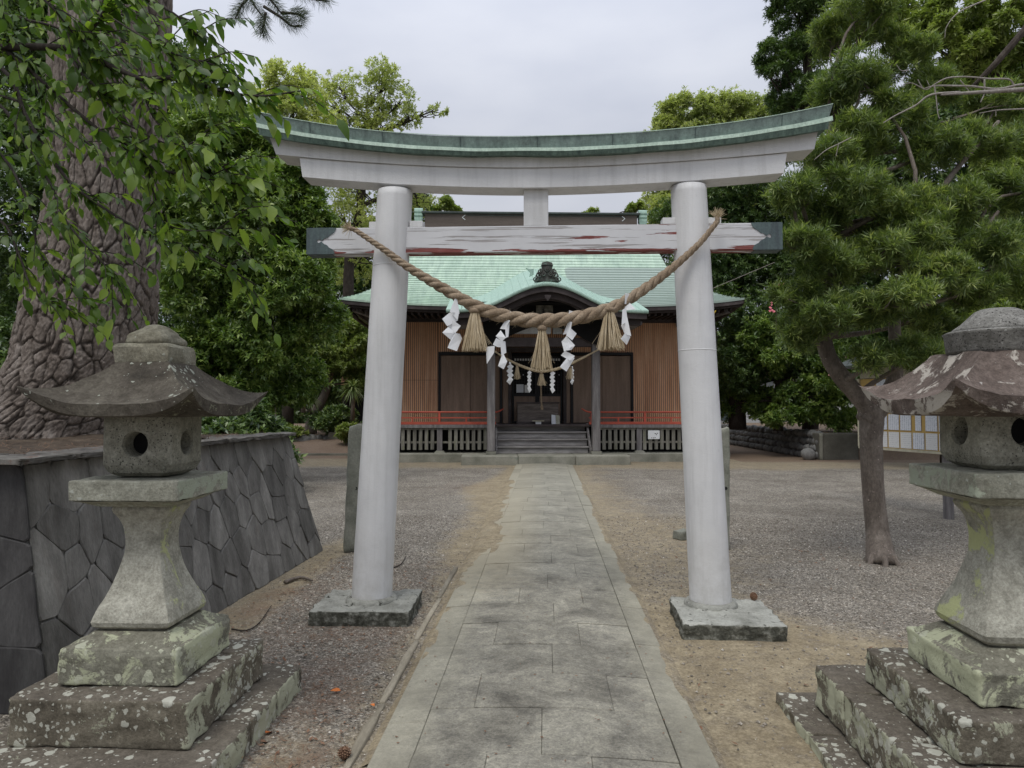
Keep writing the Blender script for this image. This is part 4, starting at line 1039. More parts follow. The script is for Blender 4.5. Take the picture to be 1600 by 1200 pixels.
# ------------------------------------------------------------------ torii
TY = 5.20
torii = thing('torii_gate', 'white painted torii gate with green copper capped lintel spanning the path', 'torii gate', (0, TY, 0))
def tl(v): return Vector(v) - Vector((0, TY, 0))
def pillar(xb, xt, zt, rb, rt):
    n = 48; rings = 60; V = []; Fs = []
    for i in range(rings+1):
        t = i/rings; z = 0.135 + (zt-0.135)*t; x = xb + (xt-xb)*t; r = rb + (rt-rb)*t
        for k in range(n):
            a = 2*math.pi*k/n
            rr = r*(1 + 0.006*noise.noise(Vector((math.cos(a)*3, math.sin(a)*3, z*2.5+xb))) )
            V.append((x+rr*math.cos(a), rr*math.sin(a), z))
    for i in range(rings):
        for k in range(n): Fs.append((i*n+k, i*n+(k+1)%n, (i+1)*n+(k+1)%n, (i+1)*n+k))
    Fs.append(tuple(range(rings*n, rings*n+n)))
    o = meshobj('pillar', V, Fs, M['paint'], torii, True)
    # seam of the joined tubes
    m = MB(); z = 1.97 if xb > 0 else 2.62; t = (z-0.135)/(zt-0.135); r = rb+(rt-rb)*t
    m.lathe([(r+0.0005,-0.004),(r+0.0022,0),(r+0.0005,0.004)], 48, (xb+(xt-xb)*t, 0, z)); m.build('seam', M['paint'], o, True)
    m = MB(); m.lathe([(rb+0.045,0.09),(rb+0.04,0.115),(rb+0.022,0.134),(rb-0.01,0.14)], 40, (xb, 0, 0)); m.build('mortar_collar', M['concrete_pad'], o, True)
    return o
ZT = 3.20
pillar(-1.302, -1.142, ZT, 0.151, 0.133); pillar(1.217, 1.082, ZT, 0.150, 0.131)
def pad(cx, cy, sx, sy, h, rz, seed):
    V, Fs = rock_box(sx, sy, h+0.05, 0.018, 20, 0.009, 14, seed)
    me_mats = [M['concrete_pad'], M['pad_side']]
    o = meshobj('base_slab', V, Fs, None, torii, True, loc=(cx, cy-TY, -0.05), rot=(0,0,rz), mats=me_mats)
    o.data.polygons.foreach_set('material_index', [0 if p.normal.z > 0.6 else 1 for p in o.data.polygons])
pad(-1.325, 5.19, 0.72, 0.60, 0.105, math.radians(1), 1.0); pad(1.275, 5.03, 0.68, 0.66, 0.105, math.radians(-2), 4.0)
XC = -0.03
def rise(x, z=3.5):
    u = (x - XC)/2.2; k = min(1, max(0, (z-3.33)/.10))
    lo = (0.155 if u < 0 else 0.118)*abs(u)**1.8; hi = (0.245 if u < 0 else 0.215)*abs(u)**2.3
    return lo + (hi-lo)*k
def sweep(name, mat, prof, xl, xr, n=60, parent=None, smooth=False, wob=0.0):
    """profile (y, z) swept across; xl, xr give the end position for each profile point; the beam follows the upward curve"""
    V = []; k = len(prof)
    for j in range(n+1):
        f = j/n
        for i, (y, z) in enumerate(prof):
            x = xl(z) + (xr(z)-xl(z))*f
            w = wob*nz((x*3, y*9, z*9), 1, 4) if wob else 0
            V.append((x, y+w, z + rise(x, z) + w))
    Fs = [tuple(range(k)), tuple(reversed([n*k+i for i in range(k)]))]
    for j in range(n):
        for i in range(k): a = j*k+i; b = j*k+(i+1)%k; Fs.append((a, b, b+k, a+k))
    m = MB(); m.add(V, Fs); return m.build(name, mat, parent or torii, smooth)
sweep('lower_lintel', M['paint'], [(-.10,3.185),(-.10,3.329),(.10,3.329),(.10,3.185)], lambda z:-1.83-0.16*(z-3.185), lambda z:1.755+0.16*(z-3.185))
sweep('upper_lintel', M['paint'], [(-.115,3.332),(-.122,3.425),(.122,3.425),(.115,3.332)], lambda z:-2.03-0.65*(z-3.332), lambda z:1.97+0.35*(z-3.332))
cap = sweep('copper_cap', M['copper_cap'], [(-.160,3.448),(-.185,3.535),(-.17,3.542),(0,3.58),(.17,3.542),(.185,3.535),(.160,3.448)], lambda z:-2.15-0.35*(z-3.44), lambda z:2.055+0.25*(z-3.44), wob=0.004)
sweep('cap_rim', M['copper_pale'], [(-.190,3.5365),(-.189,3.5415),(-.172,3.5455),(-.172,3.5430),(-.186,3.5365)], lambda z:-2.184, lambda z:2.079, parent=cap)
sweep('cap_strip', M['copper_pale'], [(-.207,3.420),(-.20,3.447),(-.15,3.449),(.15,3.449),(.20,3.447),(.207,3.420)], lambda z:-2.16, lambda z:2.07, parent=cap, wob=0.008)
sweep('cap_lip', M['copper_lip'], [(-.190,3.392),(-.205,3.4185),(-.14,3.4185),(.14,3.4185),(.205,3.4185),(.190,3.392),(.15,3.402),(-.15,3.402)], lambda z:-2.13, lambda z:2.04, parent=cap, wob=0.008)
for x in (-1.75, -1.2, -0.62, -0.05, 0.5, 1.1, 1.72):      # sheet joints on the cap
    m = MB(); m.beam((x, -.1635, 3.452+rise(x)), (x, -.1885, 3.532+rise(x)), 0.005, 0.003, (1,0,0)); m.build('sheet_joint', M['copper_end'], cap)
m = MB(); m.box(-1.80, 1.745, -.06, .06, 2.711, 2.910); tb = bevelled(m.build('tie_beam', M['peel'], torii), 0.006, 2)
m = MB(); m.box(-.125+XC, .06+XC, -.05, .05, 2.911, 3.186); bevelled(m.build('centre_strut', M['paint'], torii), 0.005, 1)
for (wa, wb, wt) in ((-1.02,-.92,2.960),(.88,.975,2.960),(-1.33,-1.22,2.957),(1.19,1.31,2.957)):
    m = MB(); m.box(wa, wb, -.052, .052, 2.911, wt); bevelled(m.build('wedge', M['paint'], torii), .003, 1)
def endcap(s):
    xo = -1.806 if s < 0 else 1.751
    e_ = [(830,315),(845,360),(870,395),(900,420),(932,440),(960,460),(985,485),(1010,500),(1040,503),(1060,512),(1085,535),(1112,550),(1135,530),(1165,522),(1190,535),(1198,556),(1188,580),(1165,592),(1138,582),(1112,566),(1090,585),(1050,618),(1015,628),(990,648),(965,680),(925,700),(890,718),(865,752),(850,800)]
    oz = [((1400-a)*.000397, 2.8105-(b-555)*.000405) for a, b in e_]; oz = [(0,oz[0][1]+.002)] + [(oz[0][0],oz[0][1]+.002)] + oz[1:-1] + [(oz[-1][0],oz[-1][1]-.002),(0,oz[-1][1]-.002)]
    oz = oz[::-1]
    m = MB(); f = -1 if s > 0 else 1
    m.prism(oz, lambda u,v:(xo+f*u,-.066,v), lambda u,v:(xo+f*u,-.0605,v)); m.prism(oz, lambda u,v:(xo+f*u,.0605,v), lambda u,v:(xo+f*u,.066,v))
    m.box(min(xo,xo+f*0.005), max(xo,xo+f*0.005), -.06,.06,2.711,2.910)
    m.box(min(xo+f*.006,xo+f*.2), max(xo+f*.006,xo+f*.2), -.0599,.0599,2.9102,2.9130); m.box(min(xo+f*.006,xo+f*.2), max(xo+f*.006,xo+f*.2), -.0599,.0599,2.7070,2.7108)
    m.build('end_plate', M['copper_end'], tb)
endcap(-1); endcap(1)

# ------------------------------------------------------------------ sacred rope
RY = TY - 0.175
rp_px = [(553,358),(600,390),(640,419),(700,455),(750,482),(800,497),(845,501),(900,497),(950,483),(985,466),(1040,427),(1090,383),(1121,346)]
rpts = [PY(a, b, RY - 0.02*math.sin(math.pi*(a-553)/568)) for a, b in rp_px]
def cr(pts, n):                        # Catmull-Rom
    out = []
    Q = [pts[0]*2-pts[1]] + list(pts) + [pts[-1]*2-pts[-2]]
    seg = len(pts)-1
    for i in range(n+1):
        u = i/n*seg; k = min(int(u), seg-1); t = u-k
        a, b, c, d = Q[k], Q[k+1], Q[k+2], Q[k+3]
        out.append(0.5*((2*b)+(c-a)*t+(2*a-5*b+4*c-d)*t*t+(3*b-a-3*c+d)*t**3))
    return out
def rope(name, label, cat, pts, R, mat, strands=3, n=420, group=None, fuzz=0, seg=10):
    base = thing(name, label, cat, pts[0], 0, group)
    C = cr(pts, n); L = [0]
    for a, b in zip(C, C[1:]): L.append(L[-1]+(b-a).length)
    tot = L[-1]; ph = 0
    frames = []
    for i, p in enumerate(C):
        t = L[i]/tot; r = R(t)
        d = (C[min(i+1,n)]-C[max(i-1,0)]).normalized(); s = Vector((0,-1,0)); s = (s-d*s.dot(d)).normalized(); u = d.cross(s)
        if i: ph -= 2*math.pi*(L[i]-L[i-1])/(6.2*r)
        frames.append((p, d, s, u, r, ph))
    for k in range(strands):
        pts_ = []; rad = []
        for (p, d, s, u, r, h) in frames:
            a = h + 2*math.pi*k/strands
            pts_.append(p + (s*math.cos(a)+u*math.sin(a))*r*0.50 - base.location); rad.append(r*0.56)
        m = MB(); m.tube(pts_, rad, seg); m.build('strand', mat, base, True, fix=False)
    if fuzz:
        m = MB()
        for _ in range(fuzz):
            (p, d, s, u, r, h) = frames[random.randrange(len(frames))]
            a = random.uniform(0, 6.28); q = p + (s*math.cos(a)+u*math.sin(a))*r*0.95 - base.location
            e = q + ((s*math.cos(a)+u*math.sin(a))*random.uniform(.2,1)+d*random.uniform(-1,1)+Vector((0,0,-.3)))*random.uniform(.008,.03)
            m.tube([q, (q+e)/2+Vector((0,0,.002)), e], [.0007,.0006,.0003], 3, False)
        o = m.build('loose_fibre', M['straw'], base, fix=False); o['kind'] = 'stuff'
    return base, frames
def Rrope(t): return 0.019 + 0.034*math.sin(math.pi*min(1,max(0,t)))**1.5
rope('sacred_rope', 'thick twisted straw rope sagging across the front of the white torii', 'sacred rope', rpts, Rrope, M['rope'], fuzz=520)
def tuft(p, dirn, n, L, label):
    t = thing('straw_tuft', label, 'straw tuft', p); m = MB(); dirn = Vector(dirn).normalized()
    for _ in range(n):
        d = (dirn + Vector((random.gauss(0,.5), random.gauss(0,.4), random.gauss(0,.5)))).normalized()*L*random.uniform(.6,1.1)
        m.tube([(0,0,0), d*0.5+Vector((0,0,.004)), d], [.0022,.0018,.001], 4, False)
    m.build('straw', M['straw'], t, fix=False)
    m = MB(); m.tube([-dirn*.025, (0,0,0), dirn*.02], [.016,.018,.014], 10); m.build('binding', M['rope'], t, True)
tuft(PY(548,357,RY), (-1,0,.25), 60, 0.075, 'frayed straw knot at the left end of the thick rope')
tuft(PY(1121,343,RY), (0.0,0,1), 90, 0.085, 'frayed straw knot at the upper right end of the thick rope')
def tassel(p, L, W, label, n=150, group=None, cat='tassel', lean=0.0, y=0):
    t = thing('straw_tassel', label, cat, p, 0, group); m = MB()
    for _ in range(n):
        a = random.uniform(0, 6.283); q = math.sqrt(random.random())
        top = Vector((math.cos(a)*q*W*.13, math.sin(a)*q*W*.13, -L*.04))
        x, yy = math.cos(a)*q*W*.5, math.sin(a)*q*W*.42
        l = L*random.uniform(.93,1.02)
        mid = Vector((x*.62+random.gauss(0,.002)+lean*.4, yy*.62, -l*.5)); bot = Vector((x+random.gauss(0,.006)+lean, yy, -l))
        r = W*0.016
        m.tube([top, mid, bot], [r*.9, r, r*.8], 4, True)
    for _ in range(8):
        a = random.uniform(0,6.28); m.tube([(0,0,-L*.2),(math.cos(a)*W*.35,math.sin(a)*W*.3,-L*.6),(math.cos(a)*W*.62,math.sin(a)*W*.4,-L*.85)], W*.006, 3, False)
    m.build('straw_skirt', M['straw'], t, fix=False)
    m = MB(); m.lathe([(W*.10,.0),(W*.20,-L*.03),(W*.22,-L*.08),(W*.20,-L*.11),(W*.17,-L*.13)], 12); m.build('tassel_head', M['rope'], t, True)
    return t
gT = None
tassel(PY(742,481,RY-.03), .315, .20, 'leftmost large straw tassel on the thick rope', lean=-.005)
tassel(PY(847,508,RY-.035), .325, .165, 'middle large straw tassel hanging at the lowest point of the rope')
tassel(PY(952,479,RY-.03), .315, .205, 'rightmost large straw tassel on the thick rope', lean=.012)
def shide(p, label, w=.105, h=.105, n=4, rz=0.0, skew=1.0, scale=1.0, parent_y=0, group=None, name='paper_streamer', extra=False, dx=0.0):
    t = thing(name, label, 'paper streamer', p, rz, group)
    w *= scale; h *= scale
    z = -0.018*scale
    m = MB(); th = 0.0012*scale
    sgn = 1 if skew > 0 else -1
    m.add([(-.016*scale,0,.03*scale),(.016*scale,0,.03*scale),(.02*scale,-.006*scale,z),(-.02*scale,-.006*scale,z)],[(0,1,2,3)])
    for k in range(n):
        s = sgn*(1 if k % 2 == 0 else -1); c = dx*scale*k
        a = Vector((c - s*w*.42, .018*scale*s, z - h*.34)); b = Vector((c + s*w*.06, -.006*scale, z + h*.10 if k else z))
        e = Vector((c + s*w*.50, -.022*scale*s, z - h*.36)); d = Vector((c + s*w*.02, .010*scale, z - h*.86))
        if k == n-1: d = Vector((c - s*w*.0, .01*scale, z-h*1.05)); e = Vector((c+s*w*.46, -.03*scale, z-h*.62)); 
        b2 = b + Vector((0,0,0))
        m.add([a, b, e, d], [(0,1,2,3)])
        m.add([a+Vector((0,th,0)), b+Vector((0,th,0)), e+Vector((0,th,0)), d+Vector((0,th,0))], [(3,2,1,0)])
        z -= h*.56
    o = m.build('paper_strip', M['paper'], t, fix=False)
    return t
def streamer(label, polys, tilt):
    """paper streamer: each folded panel a thin sheet turned a little to the other side"""
    pts = [(680+a/4.706, 440+b/4.706) for p_ in polys for a, b in p_]
    o0 = PY(sum(p[0] for p in pts)/len(pts), min(p[1] for p in pts), RY-.045)
    t = thing('paper_streamer', label, 'paper streamer', o0)
    for i, pl in enumerate(polys):
        cx_ = sum(p[0] for p in pl)/len(pl); m = MB(); V = []
        for a, b in pl:
            q = PY(680+a/4.706, 440+b/4.706, RY-.045) - o0
            V.append(q + Vector((0, tilt[i % len(tilt)]*(a-cx_)/60*.024 - .0015*i + .006*math.sin(b*.05+i), 0)))
        m.add(V, [tuple(range(len(V)))]); o = m.build('paper_fold', M['paper'], t, fix=False)
        md = o.modifiers.new('thickness', 'SOLIDIFY'); md.thickness = .0012
streamer('broad white paper streamer left of the leftmost large tassel', [[(146,120),(160,120),(178,235),(110,225)],[(112,222),(178,232),(168,282),(105,228)],[(55,278),(105,228),(166,281),(90,330)],[(90,330),(132,284),(193,330),(150,380)],[(57,378),(95,334),(150,379),(118,432)],[(118,430),(150,378),(182,385),(195,415),(160,512),(95,490)]], [1,-1.5,1.2,-1.6,1.2])
streamer('white paper streamer with a flap sticking out left, between the left and middle tassels', [[(552,222),(583,230),(572,252),(540,240)],[(475,345),(525,272),(552,290),(515,352)],[(515,350),(547,300),(538,405),(520,416)],[(445,400),(482,358),(522,415),(490,442)],[(425,465),(450,415),(492,440),(500,485),(455,480)],[(373,480),(440,475),(435,525),(380,605)],[(480,432),(516,440),(522,522),(487,545)],[(462,620),(497,522),(532,590),(505,645)]], [1,-1.4,1.6,-1.2])
streamer('white paper streamer just right of the middle large tassel', [[(985,212),(1017,220),(1010,262),(978,256)],[(980,290),(1006,300),(992,380),(940,386)],[(990,338),(1041,380),(1007,432),(962,398)],[(930,440),(965,400),(1026,470),(948,515)],[(985,430),(1027,468),(1002,502),(950,512)],[(925,540),(955,508),(1026,550),(990,582)],[(915,630),(985,540),(1026,560),(965,662)]], [1.3,-1.5,1.5,-1.2])
streamer('narrow twisted white paper streamer right of the rightmost large tassel', [[(1395,88),(1435,90),(1425,165),(1392,165)],[(1392,165),(1426,150),(1470,208),(1400,212)],[(1375,210),(1402,190),(1416,290),(1368,322)],[(1370,320),(1411,265),(1437,405),(1393,382)],[(1360,425),(1398,375),(1437,405),(1408,465)]], [2,-1.4,1.6,-1.8])
# the small rope across the porch
def SL(px, py, d):                    # a point at depth d given as in the photograph
    r = ray(px, py); return CAM + r*(d/ (r.dot(Vector((-math.sin(YAW), math.cos(YAW), 0)))))
DR = 18.9
sp = [SL(772,548,DR), SL(790,560,DR), SL(820,574,DR), SL(846,580,DR), SL(875,575,DR), SL(905,562,DR), SL(937,545,DR)]
rope('porch_rope', 'slim straw rope strung between the two porch columns of the shrine', 'sacred rope', sp, lambda t: 0.022+0.022*math.sin(math.pi*t), M['straw'], n=140, seg=6)
m = None
tassel(SL(808,569,DR), .42, .20, 'small straw tassel at the left of the slim porch rope', n=40)
tassel(SL(846,581,DR), .38, .26, 'small straw tassel in the middle of the slim porch rope', n=40)
tassel(SL(891,572,DR), .36, .24, 'small straw tassel at the right of the slim porch rope', n=40)
shide(SL(797,567,DR), 'small paper streamer at the far left of the slim porch rope', scale=1.5, w=.14, h=.14, n=4)
shide(SL(827,577,DR), 'small paper streamer just left of the middle small tassel on the porch', scale=1.35, w=.10, h=.14, n=5)
shide(SL(863,578,DR), 'small paper streamer just right of the middle small tassel on the porch', scale=1.35, w=.12, h=.14, n=5)
shide(SL(894,574,DR), 'small paper streamer tucked behind the right small tassel on the porch', scale=1.2, w=.10, h=.14, n=4)
bl = [SL(846,520,19.8), SL(845,570,19.8), SL(845,600,19.8), SL(846,628,19.8), SL(847,640,19.8)]
rope('bell_rope', 'pale hanging bell rope ending in a knot above the offertory box', 'bell rope', bl, lambda t: 0.017+0.008*(t>0.62)+.016*(t>.95), M['rope'], n=120, seg=6)

# ------------------------------------------------------------------ stone lanterns
def capmesh(hw, top_hw, z0, ztop, lift, thick, amp, seed, n=20, nv=16):
    per = []
    for s in range(4):
        for i in range(n):
            u = -1 + 2*i/n
            per.append([(u,-1),(1,u),(-u,1),(-1,-u)][s] + (abs(u),))
    V = []; Fs = []; N = len(per)
    def ring(fn):
        for (a, b, c) in per: V.append(Vector(fn(a, b, c)))
    for j in range(nv+1):
        t = j/nv; r = top_hw + (hw-top_hw)*t
        def fn(a, b, c, t=t, r=r):
            z = ztop - (ztop-z0)*(1-(1-t)**1.75) + lift*(c**3.2)*t**1.9
            ridge = 0.018*math.exp(-((1-c)/0.07)**2)*(1-t*0.5)*math.sin(math.pi*min(1,t*1.05+.03))
            k = 1 + 0.05*(c**6)*t
            p = Vector((a*r*k, b*r*k, z+ridge)); return p + Vector((0,0,1))*amp*nz(p, 9, seed) + Vector((0,0,1))*amp*.6*nz(p, 26, seed)
        ring(fn)
    for (rr, dz) in ((hw*0.998, -thick*0.10), (hw*0.975, -thick*0.92), (hw*0.955, -thick*1.02), (hw*0.60, -thick*1.05)):
        def fn2(a, b, c, rr=rr, dz=dz):
            k = 1 + 0.05*(c**6) if rr > hw*.9 else 1
            z = z0 + dz*((1-0.62*c**5) if rr > hw*.9 else 1) + lift*(c**3.2)*(1 if rr > hw*.9 else 0)*(0.97)
            p = Vector((a*rr*k, b*rr*k, z)); return p + Vector((a,b,0))*amp*.7*nz(p, 16, seed)
        ring(fn2)
    R = nv+1+4
    for j in range(R-1):
        for k in range(N): Fs.append((j*N+k, (j+1)*N+k, (j+1)*N+(k+1)%N, j*N+(k+1)%N))
    Fs.append(tuple(range(N))); Fs.append(tuple(reversed([(R-1)*N+k for k in range(N)])))
    return V, Fs
def square_loft(prof, n=6, rnd=0.12, amp=0.004, seed=0, chamfer=True):
    per = []
    for s in range(4):
        for i in range(n):
            u = -1+2*i/n; per.append([(u,-1),(1,u),(-u,1),(-1,-u)][s])
    V = []; Fs = []; N = len(per)
    for (hw, z) in prof:
        for (a, b) in per:
            p = Vector((a, b)); c = min(abs(a), abs(b))
            k = 1 - rnd*max(0, (c-0.80)/0.20)**2*0.35
            q = Vector((a*hw*k, b*hw*k, z)); d = Vector((a,b,0)).normalized()
            V.append(q + d*amp*(nz(q, 11, seed)+.5*nz(q, 33, seed)))
    for j in range(len(prof)-1):
        for k in range(N): Fs.append((j*N+k, j*N+(k+1)%N, (j+1)*N+(k+1)%N, (j+1)*N+k))
    Fs.append(tuple(reversed(range(N)))); Fs.append(tuple((len(prof)-1)*N+k for k in range(N)))
    return V, Fs
def sharpen(*a, **k):
    o = meshobj(*a, **k); o.data.set_sharp_from_angle(angle=math.radians(28)); return o
def dense(prof, k=6):
    out = []
    pts = [Vector((a, b, 0)) for a, b in prof]
    c = cr(pts, (len(pts)-1)*k)
    return [(p.x, p.y) for p in c]
def firebox(hw, h, hole, zc, seed):
    """square stone box with a round opening through every side"""
    m = MB(); z0, z1 = 0.055, h; n = 32
    for q in range(4):
        rot = Matrix.Rotation(q*math.pi/2, 4, 'Z')
        V = []; Fs = []
        ch = 0.022
        def edge(a):                     # outline of the face
            x = math.cos(a); y = math.sin(a); k = 1/max(abs(x)/(hw-ch), abs(y)/((z1-z0)/2)); return x*k, (z0+z1)/2+y*k
        cz = zc
        for ring in range(4):
            for i in range(n):
                a = 2*math.pi*(i+.5)/n
                ex, ez = edge(a); ix, iz = hole*math.cos(a), cz+hole*math.sin(a)
                if ring == 0: p = (ex, -hw, ez)
                elif ring == 1: p = (ix*1.06, -hw+.001, cz+(iz-cz)*1.06)
                elif ring == 2: p = (ix*.97, -hw+.012, cz+(iz-cz)*.97)
                else: p = (ix*.9, -hw+.075, cz+(iz-cz)*.9)
                V.append(rot @ Vector(p))
        # exact corners of the face
        for r in range(3):
            for i in range(n): Fs.append((r*n+i, r*n+(i+1)%n, (r+1)*n+(i+1)%n, (r+1)*n+i))
        b = len(V)
        for (cx_, cz_) in ((1,1),(-1,1),(-1,-1),(1,-1)): V.append(rot @ Vector((cx_*(hw-ch), -hw, z1 if cz_>0 else z0)))
        for ci, ang in enumerate((math.atan2((z1-z0)/2, hw-ch), math.pi-math.atan2((z1-z0)/2, hw-ch), math.pi+math.atan2((z1-z0)/2, hw-ch), 2*math.pi-math.atan2((z1-z0)/2, hw-ch))):
            i = int(math.floor(ang/(2*math.pi)*n-.5)) % n; Fs.append((b+ci, i, (i+1)%n))
        # chamfer to the next side
        V += [rot @ Vector((hw-ch,-hw,z0)), rot @ Vector((hw,-hw+ch,z0)), rot @ Vector((hw,-hw+ch,z1)), rot @ Vector((hw-ch,-hw,z1))]
        Fs.append((b+4,b+5,b+6,b+7))
        m.add(V, Fs)
    def octo(r, z, c=0.022): return [Vector(p+(z,)) for p in ((-r+c,-r),(r-c,-r),(r,-r+c),(r,r-c),(r-c,r),(-r+c,r),(-r,r-c),(-r,-r+c))]
    rings = [octo(hw*.74, 0.0), octo(hw*.90, 0.018), octo(hw, z0)]
    V = [p for r in rings for p in r]; Fs = [tuple(reversed(range(8)))]
    for j in range(2):
        for k in range(8): Fs.append((j*8+k, j*8+(k+1)%8, (j+1)*8+(k+1)%8, (j+1)*8+k))
    m.add(V, Fs)
    m.add(octo(hw, z1), [tuple(range(8))])
    inner = MB(); w = hw-.078; inner.box(-w,w,-w,w,z0+.005,z1-.01)
    return m, inner
def block_ring(t, hw_x, hw_y, z, h, mat, splits_y, seed, n=16):
    """a course of the base: blocks laid side by side along the depth"""
    ed = [-hw_y] + splits_y + [hw_y]
    for k in range(len(ed)-1):
        a, b = ed[k]+(.004 if k else 0), ed[k+1]-(.004 if k < len(ed)-2 else 0)
        V, Fs = rock_box(hw_x*2, b-a, h, 0.012, n, 0.006, 12, seed+k*3.3)
        meshobj('base_stone', [v+Vector((0,(a+b)/2,z)) for v in V], Fs, mat, t, True)
def lantern_left():
    c = Vector((-1.86, 3.22, 0))
    t = thing('stone_lantern', 'stone lantern left of the path, olive brown cap with pointed corners, on two low steps', 'stone lantern', c, math.radians(0.8), 'stone lanterns flanking the path')
    block_ring(t, .53, .57, -.03, .165, M['lan_base'], [-.10, .22], 1, 16)
    block_ring(t, .385, .395, .136, .20, M['lan_base'], [.17], 11, 18)
    V, Fs = rock_box(.53, .53, .160, .012, 18, .005, 12, 21)
    for v in V:
        if v.z > .14: v.x *= .985; v.y *= .985
    o = meshobj('pedestal', [v+Vector((0,0,.338)) for v in V], Fs, M['lan_upper'], t, True)
    V, Fs = square_loft([(.250,.492),(.243,.502),(.205,.522),(.170,.545)], 8, .08, .004, 3); sharpen('pedestal_top', V, Fs, M['lan_upper'], t, True)
    V, Fs = square_loft([(.150,.546),(.178,.565)]+dense([(.184,.585),(.170,.63),(.138,.70),(.107,.79),(.088,.88),(.086,.95),(.100,1.02),(.122,1.065)])+[(.128,1.08),(.124,1.094)], 10, .10, .003, 5)
    sharpen('shaft', V, Fs, M['lan_shaft'], t, True)
    V, Fs = square_loft([(.135,1.095),(.165,1.10),(.215,1.125),(.240,1.132)], 8, .06, .003, 7); sharpen('ledge_underside', V, Fs, M['lan_ledge'], t, True)
    V, Fs = rock_box(.49, .50, .092, .008, 16, .003, 12, 31); meshobj('ledge', [v+Vector((0,0,1.133)) for v in V], Fs, M['lan_ledge'], t, True)
    m, inner = firebox(.160, .290, .057, .150, 1)
    fb = m.build('fire_box', M['lan_fire'], t, fix=False); fb.location.z = 1.232
    io = inner.build('hollow', M['void'], fb)
    V, Fs = capmesh(.385, .128, 1.562, 1.758, .075, .055, .006, 2.0); o = meshobj('cap', V, Fs, M['lan_cap'], t, True); o.scale = (.94,1,1); o.location.x = .01; o.data.set_sharp_from_angle(angle=math.radians(38))
    V, Fs = square_loft([(.118,1.745),(.128,1.757),(.131,1.79),(.130,1.828),(.122,1.842),(.11,1.846)], 10, .02, .012, 9); sharpen('finial_neck', V, Fs, M['lan_finial'], t, True)
    V, Fs = square_loft(dense([(.106,1.843),(.110,1.858),(.100,1.883),(.082,1.902),(.055,1.920),(.030,1.938),(.010,1.944)], 4), 10, .35, .020, 12); sharpen('finial', V, Fs, M['lan_finial'], t, True)
def lantern_right():
    c = Vector((1.90, 2.98, 0))
    t = thing('stone_lantern', 'stone lantern right of the path, reddish lichened cap and domed top, on three stepped courses', 'stone lantern', c, math.radians(-1.2), 'stone lanterns flanking the path')
    block_ring(t, .70, .78, -.05, .10, M['lan_base'], [-.25,.3], 41, 12)
    block_ring(t, .555, .60, .052, .208, M['lan_base'], [-.2,.25], 51, 16)
    block_ring(t, .40, .385, .262, .158, M['lan_base'], [.10], 61, 18)
    V, Fs = rock_box(.53, .55, .135, .012, 18, .005, 12, 71); meshobj('pedestal', [v+Vector((0,0,.422)) for v in V], Fs, M['lan_upper'], t, True)
    V, Fs = square_loft([(.252,.549),(.245,.562),(.21,.588),(.175,.612)], 8, .08, .004, 3); sharpen('pedestal_top', V, Fs, M['lan_upper'], t, True)
    V, Fs = square_loft([(.158,.613),(.186,.635)]+dense([(.194,.66),(.178,.705),(.142,.78),(.112,.87),(.094,.95),(.092,1.02),(.106,1.09),(.128,1.13)])+[(.133,1.145),(.128,1.158)], 10, .10, .003, 15)
    sharpen('shaft', V, Fs, M['lan_shaft'], t, True)
    V, Fs = square_loft([(.14,1.159),(.17,1.165),(.222,1.19),(.245,1.198)], 8, .06, .003, 7); sharpen('ledge_underside', V, Fs, M['lan_ledge'], t, True)
    V, Fs = rock_box(.50, .52, .098, .008, 16, .003, 12, 81); meshobj('ledge', [v+Vector((0,0,1.199)) for v in V], Fs, M['lan_ledge'], t, True)
    m, inner = firebox(.168, .305, .060, .155, 1)
    fb = m.build('fire_box', M['lan_fire'], t, fix=False); fb.location.z = 1.30
    inner.build('hollow', M['void'], fb)
    V, Fs = capmesh(.385, .18, 1.582, 1.775, .072, .066, .009, 6.0); o = meshobj('cap', V, Fs, M['lan_cap_red'], t, True); o.data.set_sharp_from_angle(angle=math.radians(38))
    m = MB(); m.lathe([(.16,1.765),(.185,1.772),(.19,1.785),(.197,1.850),(.203,1.859),(.185,1.867)], 40); o = m.build('finial_neck', M['lan_finial_grey'], t, True)
    m = MB(); m.lathe([(.17,1.865),(.165,1.878),(.135,1.900),(.105,1.930),(.085,1.950),(.062,1.960),(.02,1.962)], 40); m.build('finial', M['lan_finial_grey'], t, True)
lantern_left(); lantern_right()

# ------------------------------------------------------------------ raised planter with stone cladding on the left
planter = thing('planter_wall', 'black crazy stone clad retaining wall with a thin coping left of the gate', 'retaining wall', (-2.5, 5.4, 0))
def clip(poly, px_, py_, nx_, ny_):
    out = []
    for i in range(len(poly)):
        a = poly[i]; b = poly[(i+1)%len(poly)]
        da = (a[0]-px_)*nx_+(a[1]-py_)*ny_; db = (b[0]-px_)*nx_+(b[1]-py_)*ny_
        if da <= 0: out.append(a)
        if (da < 0) != (db < 0) and abs(da-db) > 1e-9:
            t = da/(da-db); out.append((a[0]+(b[0]-a[0])*t, a[1]+(b[1]-a[1])*t))
    return out
def soften(poly, rs, c=.09):
    out = []
    for i in range(len(poly)):
        a = Vector(poly[i]); b = Vector(poly[(i+1)%len(poly)]); L_ = (b-a).length
        if L_ < .02: out.append(tuple((a+b)/2)); continue
        k = min(c, .024/L_); nrm_ = Vector((-(b-a).y, (b-a).x))/L_; o = rs.uniform(-.008,.006)*min(1, L_/.2)
        out.append(tuple(a.lerp(b, k)))
        if L_ > .15: out.append(tuple(a.lerp(b, rs.uniform(.35,.65)) + nrm_*o))
        out.append(tuple(a.lerp(b, 1-k)))
    return out
